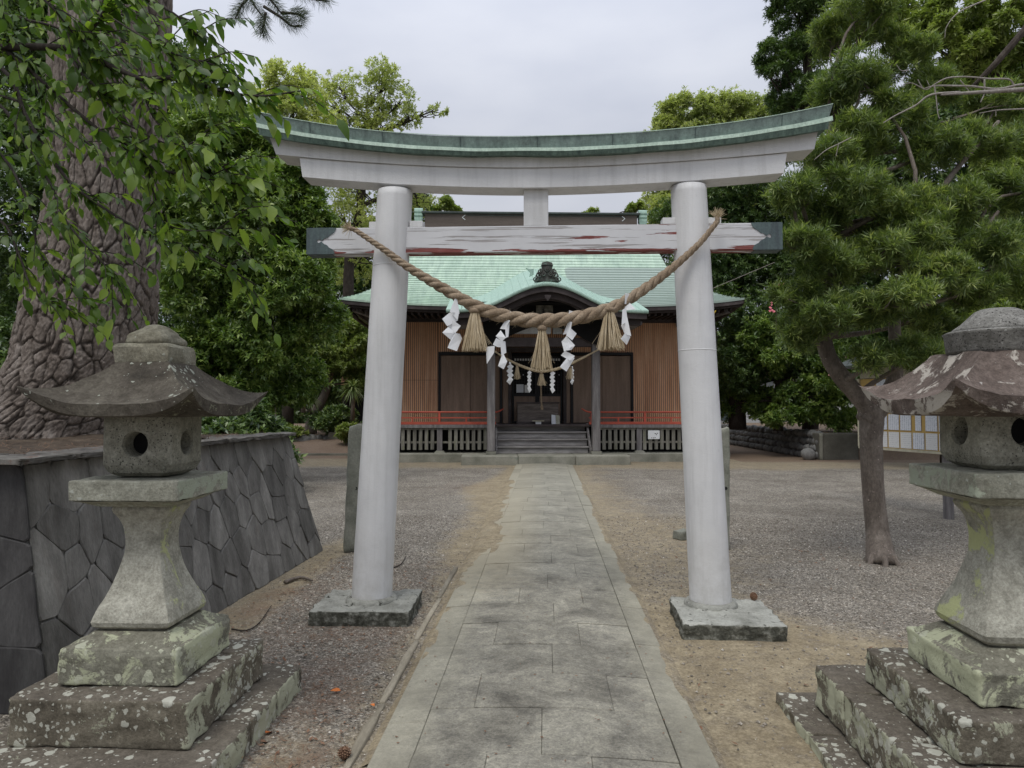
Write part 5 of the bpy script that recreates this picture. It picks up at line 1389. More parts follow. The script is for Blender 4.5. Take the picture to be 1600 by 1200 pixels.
def voronoi(w, h, seeds, gap, sx=1.0):
    cells = []
    for i, (ax, ay) in enumerate(seeds):
        poly = [(0,0),(w,0),(w,h),(0,h)]
        for j, (bx, by) in enumerate(seeds):
            if i == j: continue
            dx = (bx-ax)*sx*sx; dy = by-ay; L_ = math.hypot(dx, dy)
            if math.hypot((bx-ax)*sx, by-ay) > 1.3: continue
            nx_, ny_ = dx/L_, dy/L_
            mx, my = (ax+bx)/2 - nx_*gap/2, (ay+by)/2 - ny_*gap/2
            poly = clip(poly, mx, my, nx_, ny_)
            if len(poly) < 3: break
        if len(poly) >= 3: cells.append((i, poly))
    return cells
WH = 1.25
bx0, bx1 = -2.43, -2.665           # foot and top of the battered face
y0w, y1w = 3.42, 7.42
def wsh(y): return .03*(y-5.4)
m = MB()
m.add([v-planter.location for v in map(Vector, [(bx0-.03+wsh(y0w),y0w+.02,-.05),(bx0-.03+wsh(y1w),y1w,-.05),(-7.5,y1w,-.05),(-7.5,y0w+.02,-.05),(bx1-.03+wsh(y0w),y0w+.10,WH),(bx1-.03+wsh(y1w-.4),y1w-.38,WH),(-7.5,y1w-.38,WH),(-7.5,y0w+.10,WH)])],
      [(0,3,2,1),(4,5,6,7),(0,1,5,4),(1,2,6,5),(2,3,7,6),(3,0,4,7)])
m.build('wall_core', M['wall_joint'], planter)
ux = Vector((0,1,0)); uy = (Vector((bx1,y0w+.08,WH))-Vector((bx0,y0w,0))); hh = uy.length; 
# long face: rows follow the batter; the far edge leans back
def long_face():
    rs = random.Random(5); w, h = 3.92, WH
    seeds = []
    nxn, nyn = 15, 5
    for j in range(nyn):
        for i in range(nxn): seeds.append(((i+.5+rs.uniform(-.36,.36)+(.5 if j%2 else 0))*w/nxn, (j+.5+rs.uniform(-.40,.40))*h/nyn))
    O = planter.location
    def at(q, d):
        u, v = q; f = v/h
        ya = y0w+.02+.08*f; yb = y1w-.005-.38*f
        yy_ = ya+(yb-ya)*(u/w); return Vector((bx0-.028+(bx1-bx0)*f + d + wsh(yy_), yy_, v)) - O
    for i, poly in voronoi(w, h, seeds, .0045, 1.15):
        poly = soften(poly, rs)
        c = (sum(p[0] for p in poly)/len(poly), sum(p[1] for p in poly)/len(poly)); n = len(poly); dep = rs.uniform(.005,.013)
        def shr(q, k):
            d = Vector((q[0]-c[0], q[1]-c[1])); L_ = max(d.length, 1e-4); f = max(0.2, (L_-k)/L_); return (c[0]+d.x*f, c[1]+d.y*f)
        a_, b_ = rs.uniform(-.03,.03), rs.uniform(-.03,.03)
        V = [at(q, 0) for q in poly] + [at(q, dep-.006) for q in poly] + [at(shr(q,.007), dep+a_*(q[0]-c[0])+b_*(q[1]-c[1])) for q in poly]
        Fs = [(k, (k+1)%n, n+(k+1)%n, n+k) for k in range(n)] + [(n+k, n+(k+1)%n, 2*n+(k+1)%n, 2*n+k) for k in range(n)] + [tuple(2*n+k for k in range(n))]
        m = MB(); m.add(V, Fs); m.build('stone', M['wall_stone'], planter)
long_face()
def side_face():
    rs = random.Random(17); w, h = 4.2, WH; seeds = []; O = planter.location
    for j in range(4):
        for i in range(11): seeds.append(((i+.5+rs.uniform(-.34,.34)+(.4 if j%2 else 0))*w/11, (j+.5+rs.uniform(-.34,.34))*h/4))
    def at(q, d):
        u, v = q; f = v/h; xr = bx0-.010+(bx1-bx0)*f+wsh(y0w)
        return Vector((-6.6+(xr+6.6)*(u/w), y0w+.012+.078*f-d, v)) - O
    for i, poly in voronoi(w, h, seeds, .005, 1.0):
        poly = soften(poly, rs)
        c = (sum(p[0] for p in poly)/len(poly), sum(p[1] for p in poly)/len(poly)); n = len(poly); dep = rs.uniform(.010,.018)
        def shr(q, k):
            d = Vector((q[0]-c[0], q[1]-c[1])); L_ = max(d.length, 1e-4); f = max(0.2, (L_-k)/L_); return (c[0]+d.x*f, c[1]+d.y*f)
        V = [at(q, 0) for q in poly] + [at(q, dep-.005) for q in poly] + [at(shr(q,.008), dep) for q in poly]
        Fs = [(k, (k+1)%n, n+(k+1)%n, n+k) for k in range(n)] + [(n+k, n+(k+1)%n, 2*n+(k+1)%n, 2*n+k) for k in range(n)] + [tuple(2*n+k for k in range(n))]
        m = MB(); m.add(V, Fs); m.build('stone', M['wall_stone_shaded'], planter)
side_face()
# coping
yy = y0w-.02; rs = random.Random(3)
while yy < y1w-.36:
    d = min(rs.uniform(.38,.62), y1w-.34-yy); w = rs.uniform(.30,.36)
    if d < .1: break
    V, Fs = rock_box(w, d-.008, .035, .006, 8, .009, 8, yy)
    meshobj('coping_stone', [v+Vector((bx1-w/2+.050+wsh(yy+d/2)+rs.uniform(-.008,.010), yy+d/2, WH+.002))-planter.location for v in V], Fs, M['coping'], planter, True); yy += d
xx = bx1-.32
while xx > -6.6:
    d = rs.uniform(.5,.8); V, Fs = rock_box(d-.008, .32, .037, .006, 8, .009, 8, xx)
    meshobj('coping_stone', [v+Vector((xx-d/2, y0w+.15, WH+.002))-planter.location for v in V], Fs, M['coping'], planter, True); xx -= d
# earth fill with litter
V = []; Fs = []; nn = 40
for i in range(nn+1):
    for j in range(nn+1):
        x = -6.9 + (bx1-.20+6.9)*i/nn; y = y0w+.22+(y1w-.5-y0w-.2)*j/nn
        V.append(Vector((x, y, WH+.012+.03*abs(nz((x,y,0),3,2))+.10*math.exp(-((x+3.75)**2+(y-5.45)**2)/.5))) - planter.location)
for i in range(nn):
    for j in range(nn): a = i*(nn+1)+j; Fs.append((a, a+nn+1, a+nn+2, a+1))
soil = meshobj('soil', V, Fs, M['earth'], planter, True)
rs_ = random.Random(41); m = MB()
for _ in range(3600):
    x = rs_.uniform(-6.4, bx1-.05); y = y0w+.05+rs_.random()*3.4; z = WH+.035+(.012+.03*abs(nz((x,y,0),3,2))+.10*math.exp(-((x+3.75)**2+(y-5.45)**2)/.5) - .02 if x < bx1-.3 and y > y0w+.3 else .006)
    a = rs_.uniform(0,6.28); l = rs_.uniform(.03,.09); d = Vector((math.cos(a),math.sin(a),rs_.uniform(-.1,.25)))*l; q = Vector((-math.sin(a),math.cos(a),0))*.002; p = Vector((x,y,z))-planter.location; m.add([p-q,p+q,p+d+q,p+d-q],[(0,1,2,3)])
o = m.build('needle_litter', M['leaf_brown'], planter, fix=False); o['kind'] = 'stuff'

# ------------------------------------------------------------------ standing stones and small stones
def stone_post(label, base, top_off, sx, sy, h, seed, rz=0.0):
    t = thing('stone_post', label, 'stone post', base, rz, 'stone posts behind the gate')
    V, Fs = rock_box(sx, sy, h, .015, 14, .006, 6, seed)
    for v in V:
        v.x += top_off*(v.z/h)
        if v.z > h-.05: v.z -= .045*max(0, (-v.x/sx+.5))
    meshobj('post_shaft', V, Fs, M['post'], t, True)
    m = MB(); m.lathe([(.018,-.006),(.018,.004)], 10); o = m.build('bolt_hole', M['ink'], t); o.rotation_euler = (math.radians(90),0,0); o.location = (top_off*.5+sx*.2, -sy/2-.002, h*.5)
    return t
stone_post('weathered grey stone post standing just left of the left gate pillar', G(547,861), .05, .135, .17, 1.36, 3, math.radians(18))
b = G(1131, 858); b.z = 0
stone_post('grey stone post mostly hidden behind the right gate pillar', P(1128,850,7.6).xy.to_3d(), .015, .14, .16, 1.33, 8, math.radians(-6))
V, Fs = rock_box(.19, .16, .10, .01, 10, .006, 9, 2)
o = meshobj('low_stone', V, Fs, M['post'], None, True, loc=G(1068,842), rot=(0,0,.5)); tag(o, 'low squared grey stone in the gravel beside the right gate pillar', 'stone')

# ------------------------------------------------------------------ cobble wall, right at the back
def CF(xc, d, z=0.0):                 # camera-aligned plan coordinates -> world
    return Vector((xc*math.cos(YAW) - d*math.sin(YAW), xc*math.sin(YAW) + d*math.cos(YAW), z))
cw = thing('cobble_wall', 'low dry wall of rounded cobbles holding the shady bank at the right back', 'wall', CF(9.1, 25), YAW)
def clocal(xc, d, z): return Vector((xc-9.1, d-25, z))
cob_meshes = []
for k in range(7):
    bm = bmesh.new(); bmesh.ops.create_icosphere(bm, subdivisions=2, radius=1.0)
    for v in bm.verts:
        v.co += v.co*0.16*noise.noise(v.co*1.4+Vector((k*7,0,0)))
    me = bpy.data.meshes.new('cobble'); bm.to_mesh(me); bm.free(); me.materials.append(M['cobble'])
    me.polygons.foreach_set('use_smooth', [True]*len(me.polygons)); cob_meshes.append(me)
rs = random.Random(11)
for row in range(4):
    d = 20.55 + (0.14 if row % 2 else 0); z = .10 + row*.205
    while d < 31:
        s = rs.uniform(.12,.155)
        o = bpy.data.objects.new('cobble', rs.choice(cob_meshes)); link(o); o.parent = cw
        o.location = clocal(9.06+row*.035+rs.uniform(-.02,.02), d, z+rs.uniform(-.02,.02))
        o.scale = (s*1.05, s*rs.uniform(.62,.95), s*rs.uniform(.85,1.05)); o.rotation_euler = (rs.uniform(-.35,.35), rs.uniform(-.2,.2), rs.choice((0,3.14))+rs.uniform(-.3,.3))
        d += s*1.55
m = MB(); m.box(0.04, .25, -4.6, 6, -.05, .74); m.build('wall_backing', M['earth'], cw)
bk = thing('concrete_block', 'dark concrete end block beside the cobble wall', 'block', CF(9.0, 20.3), YAW)
V, Fs = rock_box(1.14, .5, .80, .012, 10, .006, 4, 6); meshobj('block_body', [v+Vector((.60,.28,-.02)) for v in V], Fs, M['block'], bk, True)
V, Fs = rock_box(.09, .06, .78, .008, 6, .003, 4, 9); meshobj('corner_strip', [v+Vector((.05,-.005,0)) for v in V], Fs, M['concrete'], bk, True)
fb2 = thing('fallen_boulder', 'single loose boulder at the foot of the cobble wall', 'boulder', CF(8.72, 20.4))
o = bpy.data.objects.new('boulder_stone', cob_meshes[3]); link(o); o.parent = fb2; o.location = (0,0,.16); o.scale = (.22,.18,.19)
# edging rocks at the left back
er = thing('edging_rocks', 'row of pale rough rocks edging the planted bank at the left back', 'rocks', CF(-7.0, 25.0), YAW)
for k in range(22):
    f = k/21; s = rs.uniform(.16,.28)
    o = bpy.data.objects.new('rock', rs.choice(cob_meshes)); link(o); o.parent = er
    o.location = (-1.4+3.6*f, 0.2+1.6*f+rs.uniform(-.08,.08), .27+.03*f); o.scale = (s*1.2, s, s*.95); o.rotation_euler = (rs.random(), rs.random(), rs.random()*6)
kc = thing('low_kerb', 'thin low kerb across the leaf strewn ground at the left back', 'kerb', CF(-6.5, 22.2), YAW)
m = MB(); m.box(-4, 1.5, -.05, .05, -.02, .07); m.build('kerb_strip', M['concrete'], kc)
# side building glimpsed left of the pillar
sb = thing('side_shrine', 'small dark side building with a green eave, glimpsed left of the shrine', 'side building', CF(-5.3, 27.5), YAW)
m = MB(); m.box(-1.1, 2.2, 0, 2.0, .3, 2.0); m.build('dark_wall', M['black_wood'], sb)
m = MB(); m.add([(-.35,-.9,2.35),(2.4,-.9,2.35),(2.4,1.0,3.3),(-.1,1.0,3.3),(-.35,-.9,2.28),(2.4,-.9,2.28)],[(0,1,2,3),(4,5,1,0)]); m.build('eave', M['porch_roof'], sb)
m = MB(); m.box(-1.5, 2.4, -1.6, -1.2, 0, .95); m.box(-1.5, 2.4, -1.9, -1.61, 0, .62); bevelled(m.build('stone_step', M['concrete'], sb), .02, 1)
ms = thing('memorial_stone', 'small rounded memorial stone on the ledge of the side building', 'stone', CF(-6.05, 26.1, .95), YAW)
m = MB(); m.lathe([(.18,0),(.20,.15),(.17,.34),(.10,.44),(.03,.47)], 12); m.build('stone_body', M['post'], ms, True)
bd = thing('wall_board', 'brown horizontal boards of a shed seen between the shrubs at the left', 'shed', CF(-6.1, 29.5), YAW)
m = MB()
for k in range(5): m.box(-1.2, 2.0, 0, .04, 2.5+.2*k, 2.68+.2*k)
m.build('board', M['wall_wood'], bd); m = MB(); m.box(-1.15,-1.05,.05,.15,.3,3.5); m.box(1.8,1.9,.05,.15,.3,3.5); m.build('frame_post', M['dark_wood'], bd)

# ------------------------------------------------------------------ notice board
nbL = P(1345, 640, 11.0); nbR = P(1482, 640, 9.5); dv = (nbR-nbL); dv.z = 0; nbW = dv.length; ang = math.atan2(dv.y, dv.x)
nb = thing('notice_board', 'ochre notice board covered in white printed sheets under a small dark roof', 'notice board', (nbL.x, nbL.y, 0), ang)
m = MB(); m.box(0, nbW, 0, .03, .93, 1.99); m.build('backing_board', M['board_yellow'], nb)
m = MB(); m.box(-.03,nbW+.03,-.03,-.001,.895,.93); m.box(-.04,0,-.03,.03,.93,2.0); m.box(nbW,nbW+.04,-.03,.03,.93,2.0); m.build('board_frame', M['cream'], nb)
m = MB(); m.box(.05,.15,.035,.12,0,2.3); m.build('leg', M['grey_wood'], nb); m = MB(); m.box(nbW-.15,nbW-.05,.035,.12,0,2.3); m.build('leg', M['grey_wood'], nb)
m = MB(); m.box(0,nbW,-.005,.03,2.0,2.17); m.build('header_board', M['cream'], nb)
m = MB(); m.add([(-.25,-.30,2.20),(nbW+.25,-.30,2.20),(nbW+.25,.1,2.36),(-.25,.1,2.36),(-.25,.45,2.2),(nbW+.25,.45,2.2),(-.25,-.30,2.17),(nbW+.25,-.30,2.17),(nbW+.25,.45,2.17),(-.25,.45,2.17)],[(0,1,2,3),(3,2,5,4),(6,9,8,7),(0,6,7,1),(4,5,8,9),(0,3,4,9,6),(1,7,8,5,2)]); m.build('board_roof', M['ridge_top'], nb)
cw_ = nbW/7.2
for r in range(4):
    for c_ in range(7):
        if r == 3 and c_ < 1: continue
        small = (r == 1 and c_ == 4)
        w = cw_*(.46 if small else .88); cxn = .10+cw_*(c_+.5)
        zt = 1.19+.265*r; hgt = .235
        m = MB(); m.box(-w/2, w/2, -.004, 0, -hgt/2, hgt/2)
        o = m.build('notice_sheet', M['paper_text'] if (r == 1 or (r+c_) % 4 == 0) else M['paper_text2'], nb); o.location = (cxn, -.006-.001*r, zt-.13)

# houses glimpsed through the trees
hs_ = thing('distant_house', 'pale house with a faded red roof glimpsed through the dark trees', 'house', CF(16.2, 36), YAW)
m = MB(); m.box(-2.6,2.6,0,4,0,3.1); hw_ = m.build('wall', M['white_wall'], hs_)
m = MB(); m.add([(-3,-.4,3.1),(3,-.4,3.1),(3,2,4.4),(-3,2,4.4),(-3,4.4,3.1),(3,4.4,3.1)],[(0,1,2,3),(3,2,5,4),(0,3,4),(1,5,2),(0,4,5,1)]); m.build('roof', M['pink'], hs_)
m = MB(); m.box(-1.2,.2,-.03,-.001,.9,2.1); m.build('window', M['ink'], hw_)
hs2 = thing('distant_shed', 'grey white outbuilding glimpsed between trunks right of the shrine', 'house', CF(11.2, 34), YAW)
m = MB(); m.box(-2.2,1.6,0,3,0,2.3); m.build('wall', M['white_wall'], hs2); m = MB(); m.box(-2.4,1.8,-.3,3.2,2.301,2.5); m.build('roof', M['ridge_top'], hs2)
m = MB(); m.box(-1.3,-.5,-.03,-.001,.9,1.5); m.build('window', M['copper_end'], hs2)

# ------------------------------------------------------------------ vegetation
def unit(a): return a/np.maximum(np.linalg.norm(a, axis=-1, keepdims=True), 1e-9)
def rosettes(Pt, A, m, L, W, rng, spread=0.8, ahead=0.5, droop=0.0, fold=0.25, lv=0.35, bend=0.0):
    """m leaves round each twig tip; returns verts, tris"""
    n = len(Pt); A = unit(A)
    ref = unit(np.cross(A, rng.normal(size=(n,3)))); B = np.cross(A, ref)
    ph = rng.random((n,m))*0.9 + np.arange(m)[None]*2.399
    rad = ref[:,None]*np.cos(ph)[...,None] + B[:,None]*np.sin(ph)[...,None]
    sp = spread*(0.6+0.6*rng.random((n,m,1))); ah = ahead*(0.5+rng.random((n,m,1)))
    d = A[:,None]*ah + rad*sp; d[...,2] -= droop*(0.5+rng.random((n,m))); d = unit(d)
    l = L*(1-lv+2*lv*rng.random((n,m,1))); w = W*(0.75+0.5*rng.random((n,m,1)))
    nrm = unit(A[:,None]*0.8 + np.array([0,0,0.8]) + rng.normal(size=(n,m,3))*0.35)
    side = unit(np.cross(d, nrm)); up = np.cross(side, d)
    base = Pt[:,None] + d*0.04*l - A[:,None]*(rng.random((n,m,1))*L*0.7)
    v0 = base; v1 = base + d*l*0.45 + side*w*0.5 + up*w*fold; v2 = base + d*l - up*l*bend; v3 = base + d*l*0.45 - side*w*0.5 + up*w*fold
    V = np.stack([v0,v1,v2,v3], 2).reshape(-1,3)
    k = n*m; b = (np.arange(k)*4)[:,None]
    T = np.concatenate([b+np.array([0,1,2]), b+np.array([0,2,3])], 1).reshape(-1,3)
    return V, T
def crown_tips(blobs, n, rng, sub=16, subr=0.36, inner=0.12, up=0.15, flat=0.75, fuzz=0.07):
    """blobs: (centre, rx, ry, rz). Twig tips on smaller clumps that sit on each blob, leaving gaps between clumps"""
    area = np.array([b[1]*b[2]+b[1]*b[3]+b[2]*b[3] for b in blobs]); cnt = (n*area/area.sum()).astype(int)
    Ps, As, cl = [], [], []
    for (c, rx, ry, rz), k in zip(blobs, cnt):
        c = np.array(c); R = np.array([rx,ry,rz])
        d = unit(rng.normal(size=(sub,3)) + np.array([0,0,up]))
        sc = c + d*R*(0.62+0.30*rng.random((sub,1)))
        sr = subr*min(rx,ry,rz)*(0.7+0.7*rng.random(sub))
        w = sr**2; pick = rng.choice(sub, size=k, p=w/w.sum())
        e = unit(rng.normal(size=(k,3)) + d[pick]*0.45 + np.array([0,0,0.35]))
        q = sc[pick] + e*sr[pick][:,None]*(0.55+0.5*rng.random((k,1))**0.5)*np.array([1.15,1.15,flat])
        ni = int(k*inner)
        if ni: q[:ni] = c + unit(rng.normal(size=(ni,3)))*R*(0.3+0.5*rng.random((ni,1)))
        q = q + rng.normal(size=q.shape)*fuzz*min(rx,ry,rz)
        Ps.append(q); As.append(unit(e + np.array([0,0,0.35]))); cl.append((c, sc, sr))
    return np.concatenate(Ps), np.concatenate(As), cl
def branch(mb, a, b, r0, r1, rs, wig=0.08, n=6, seg=6):
    a = Vector(a); b = Vector(b); L_ = (b-a).length; pts = []; rad = []
    o1 = Vector((rs.gauss(0,1), rs.gauss(0,1), rs.gauss(0,1)))*L_*wig; o2 = Vector((rs.gauss(0,1), rs.gauss(0,1), rs.gauss(0,1)))*L_*wig*.5
    for i in range(n+1):
        t = i/n; pts.append(a.lerp(b, t) + o1*math.sin(math.pi*t) + o2*math.sin(2*math.pi*t)); rad.append(r0+(r1-r0)*t)
    mb.tube(pts, rad, seg, True); return pts
def tree(name, label, trunk, blobs, leaf, bark, n, m=7, L=.1, W=.04, seed=1, sub=16, subr=.36, spread=.8, ahead=.5, droop=.15, group=None, cat='tree',
         limbs=True, inner=.12, flat=.75, twigs=5, rbase=0.05, smooth_trunk=True, up=.15, fold=.25, crown_name='crown', fuzz=.07):
    rng = np.random.default_rng(seed); rs = random.Random(seed)
    base = Vector(trunk[0][0]); t = thing(name, label, cat, base, 0, group)
    b3 = [((b[0] if not isinstance(b[0], tuple) else Vector(b[0])), *b[1:]) for b in blobs]
    Pt, A, cl = crown_tips([(tuple(b[0]), b[1], b[2], b[3]) for b in b3], n, rng, sub, subr, inner, up, flat, fuzz)
    V, T = rosettes(Pt, A, m, L, W, rng, spread, ahead, droop, fold)
    rnd = np.repeat(np.clip(np.repeat(rng.random(len(Pt)), m)*0.6 + rng.random(len(Pt)*m)*0.4, 0, 1)**1.15, 2)
    np_mesh(crown_name, V - np.array(base), T, leaf, t, rnd=rnd)
    mb = MB(); pts = [Vector(p)-base for p, r in trunk]; rad = [r for p, r in trunk]
    C = cr(pts, max(10, 5*len(pts))) if len(pts) > 2 else pts
    rr = np.interp(np.linspace(0, len(rad)-1, len(C)), range(len(rad)), rad)
    mb.tube(C, list(rr), 12); mb.build('trunk', bark, t, True, fix=False)
    if limbs:
        mb = MB()
        for (c, sc, sr) in cl:
            c = Vector(c)-base
            k = min(range(len(C)), key=lambda i: (C[i]-c).length + (0 if C[i].z < c.z else 2*(C[i].z-c.z)))
            k = max(int(len(C)*.35), k - 2)
            r = min(rr[k]*.7, rbase)
            branch(mb, C[k], c, r, r*.45, rs, .06, 7)
            for j in rs.sample(range(len(sc)), min(twigs, len(sc))):
                branch(mb, c.lerp(C[k], rs.uniform(0,.4)), Vector(sc[j])-base, r*.42, r*.12, rs, .10, 5, 5)
        mb.build('branches', bark, t, True, fix=False)
    return t
def B(px, py, D, rpx, rpy=None, rd=None):
    rpy = rpy or rpx; r1 = rpx*D/F; r2 = rpy*D/F
    return (P(px, py, D), r1, (rd if rd else r1), r2)
def base_at(px, D, z=0.0):
    p = P(px, 636, D); p.z = z; return p
# -- dense evergreens on the left, behind the planter
tree('evergreen_tree', 'tall dense glossy evergreen with light tips just left of the gate lintel', [(base_at(395,14.5),.20),(P(400,560,14.5),.16),(P(395,420,14.5),.12),(P(390,300,14.4),.06)],
     [B(345,225,14.5,72,70),B(405,245,14.2,52,50),B(450,290,14,50,50),B(470,345,14,48,50),B(300,300,14.8,60,80),B(385,340,13.6,75,80),B(480,420,14.2,48,55),B(420,440,13.5,80,60),B(330,430,14,70,70),
      B(485,500,14.6,46,45),B(405,530,14,75,55),B(330,560,14.2,65,60),B(270,200,15,50,70),B(455,590,15,50,40),B(380,610,14.4,80,40)],
     M['lf_glossy'], M['dark_bark'], 34000, 7, .105, .042, 21, sub=34, subr=.33, droop=.2, flat=.8)
tree('evergreen_tree', 'dark evergreen filling the shade behind the big pine trunk', [(base_at(200,17),.2),(P(200,400,17),.14),(P(200,200,17),.06)],
     [B(270,150,17,60,80),B(260,330,17,60,90),B(265,480,17,60,90),B(40,300,17,90,120),B(20,480,17,100,90),B(20,600,16,110,80),B(130,200,18,90,100),B(60,120,18,100,90),B(270,600,16.5,60,60),B(60,50,18,90,60),B(150,420,18,80,90)],
     M['lf_dark'], M['dark_bark'], 20000, 7, .14, .055, 22, sub=22, subr=.42, twigs=2)
# -- airy light trees behind the left pillar
tree('camphor_tree', 'tall airy light green tree rising above the left part of the lintel', [(base_at(548,30,.4),.30),(P(545,420,30),.22),(P(562,330,30),.17),(P(566,250,30),.12),(P(590,180,30),.06)],
     [B(530,135,30,32,20),B(600,118,30,35,24),B(580,145,30,45,28),B(625,160,30,26,26),B(570,175,30,40,22),B(515,165,30,20,26),B(640,185,30,22,14),B(685,172,30,18,7),B(545,200,30,40,20),B(600,200,30,30,18),
      B(520,270,30,42,40),B(570,290,30,45,40),B(540,350,30,50,40),B(600,240,30,40,30),B(655,300,31,30,40),B(560,410,31,50,35),B(630,250,30,26,24)],
     M['lf_light'], M['dark_bark'], 5600, 6, .125, .055, 31, sub=30, subr=.19, fuzz=.17, inner=.05, twigs=12, rbase=.11, flat=.7)
tree('camphor_tree', 'smaller light green tree showing behind the left tip of the lintel', [(base_at(450,26,.4),.22),(P(452,300,26),.15),(P(455,190,26),.05)],
     [B(450,125,26,42,24),B(475,150,26,32,30),B(425,150,26,30,25),B(455,180,26,45,22),B(500,200,26,30,30),B(420,200,26,40,30)],
     M['lf_light'], M['dark_bark'], 4200, 6, .12, .05, 32, sub=30, subr=.20, fuzz=.18, inner=.05, twigs=6, rbase=.07)
tree('small_treetop', 'little tree crown peeping over the left end of the shrine ridge', [(base_at(698,40),.2),(P(698,420,40),.12),(P(698,330,40),.05)],
     [B(695,322,40,17,12),B(680,330,40,10,8),B(712,330,40,9,6)], M['lf_mid'], M['dark_bark'], 520, 6, .22, .11, 33, sub=8, subr=.4, cat='tree')
tree('small_treetop', 'tiny tree crown peeping over the right part of the shrine ridge', [(base_at(925,42),.2),(P(925,420,42),.12),(P(925,335,42),.05)],
     [B(925,334,42,16,6),B(985,330,42,15,10),B(1000,326,42,12,10)], M['lf_mid'], M['dark_bark'], 520, 6, .20, .10, 34, sub=8, subr=.4)
# -- garden tree with the leaning trunk, left back
tree('garden_tree', 'small garden tree with a leaning trunk on the bank between two palms', [(base_at(484,27,.48),.27),(P(492,645,27),.20),(P(508,615,27),.16),(P(520,570,27),.10)],
     [B(510,565,27,50,30),B(545,545,27,40,30),B(480,560,27,35,26),B(560,590,27.5,22,26),B(520,520,28,40,30),B(550,500,28,38,28),B(460,610,28,30,22),B(565,520,27,25,25)],
     M['lf_mid'], M['bark'], 11000, 6, .12, .05, 41, sub=16, subr=.38)
tree('evergreen_tree', 'shadowy broad evergreen on the bank behind the garden tree', [(base_at(560,36,.5),.3),(P(565,450,36),.2),(P(570,330,36),.08)],
     [B(540,440,35,50,40),B(600,450,35,50,50),B(560,380,35,50,35),B(620,380,35,40,40),B(500,560,34,60,60),B(560,600,34,50,50),B(430,620,33,60,40),B(640,330,36,30,30),B(590,520,34,40,40)],
     M['lf_dark'], M['dark_bark'], 7500, 6, .24, .11, 42, sub=16, subr=.4, twigs=2)
# shrubs under the bank
def shrub(label, c, rx, ry, rz, n, leaf, seed, L=.13, W=.055, name='shrub', group=None):
    rng = np.random.default_rng(seed); t = thing(name, label, 'shrub', (c.x, c.y, bank(c.x, c.y)), 0, group)
    Pt, A, cl = crown_tips([((c.x, c.y, c.z), rx, ry, rz)], n, rng, 18, .42, .25)
    V, T = rosettes(Pt, A, 7, L, W, rng, .8, .5, .15)
    np_mesh('foliage', V-np.array(t.location), T, leaf, t, rnd=np.repeat(rng.random(len(Pt)*7), 2))
    mb = MB(); rs = random.Random(seed); b0 = Vector((0,0,0))
    for j in range(7): branch(mb, b0+Vector((rs.uniform(-.1,.1),rs.uniform(-.1,.1),0)), (Vector(cl[0][1][j])-t.location)*.45+Vector((c.x,c.y,c.z))*.55-t.location*.55, .02, .006, rs, .1, 4, 5)
    mb.build('stems', M['dark_bark'], t, fix=False)
shrub('low dark shrub in the shade left of the leaning garden tree', base_at(400,26,.9), 1.7, 1.0, .75, 1500, M['lf_dark'], 51)
shrub('dark rounded shrub right of the leaning garden tree', base_at(522,26,.95), .8, .7, .62, 1200, M['lf_dark'], 52)
shrub('small bright shrub beside the side building step', base_at(545,24.6,.65), .38, .35, .3, 420, M['lf_mid'], 53)
shrub('small sunlit shrub among the rocks at the bank edge', base_at(455,25.4,.62), .55, .4, .26, 420, M['lf_mid'], 54)
for i_, (px_, D_, z_, rx_) in enumerate(((335,12.5,.75,1.3),(350,12.5,.7,.9),(265,12.5,.9,1.4),(40,11.5,1.0,1.6),(-60,10.5,1.0,1.6))):
    shrub(['dark shrub behind the planter right of the big pine','dark shrub behind the planter under the glossy evergreen','dark shrub just right of the pine root','dark shrub behind the planter left of the pine root','dark shrub at the left edge behind the planter'][i_], base_at(px_, D_, z_), rx_, .9, .85, 2200, M['lf_dark'], 90+i_, .12, .05)
def palm(label, top, stem_h, L_, n, seed):
    rs = random.Random(seed); top = Vector(top); base = Vector((top.x, top.y, top.z-stem_h)); t = thing('palm', label, 'palm', base)
    mb = MB(); mb.tube([(0,0,0),(0.02,0,stem_h*.5),(0,0,stem_h)], [.09,.07,.07], 8); mb.build('trunk', M['bark'], t, True)
    V = []; T = []; R = []
    for k in range(n):
        a = rs.uniform(0,6.283); e = rs.uniform(-.9,1.1); d = Vector((math.cos(a)*math.cos(e), math.sin(a)*math.cos(e), math.sin(e)))
        s = d.cross(Vector((0,0,1))).normalized()*.022; l = L_*rs.uniform(.7,1.05); o = Vector((0,0,stem_h))
        p = [o + d*.04, o + d*l*.5 - Vector((0,0,l*.06)), o + d*l - Vector((0,0,l*.38))]
        b = len(V); V += [p[0]-s*.6, p[0]+s*.6, p[1]+s, p[1]-s, p[2]]; T += [(b,b+1,b+2),(b,b+2,b+3),(b+3,b+2,b+4)]; R += [rs.random()]*3
    np_mesh('fronds', np.array([tuple(v) for v in V]), np.array(T), M['lf_palm'], t, rnd=R)
palm('spiky fan palm left of the leaning garden trunk', P(474,598,25.6), 1.1, .62, 150, 61)
palm('lower second fan palm just below the left palm', P(484,620,25.8), .8, .55, 90, 62)
palm('spiky fan palm hard against the left gate pillar', P(551,605,25.0), 1.2, .66, 160, 63)
# thin staff of a sapling
sa = thing('sapling', 'thin bare sapling stem in front of the shady left bank', 'sapling', base_at(430,24,.2)); m = MB(); m.tube([(0,0,0),(.02,0,1.0),(-.02,0,2.2)], [.025,.022,.015], 6); m.build('stem', M['bark'], sa)
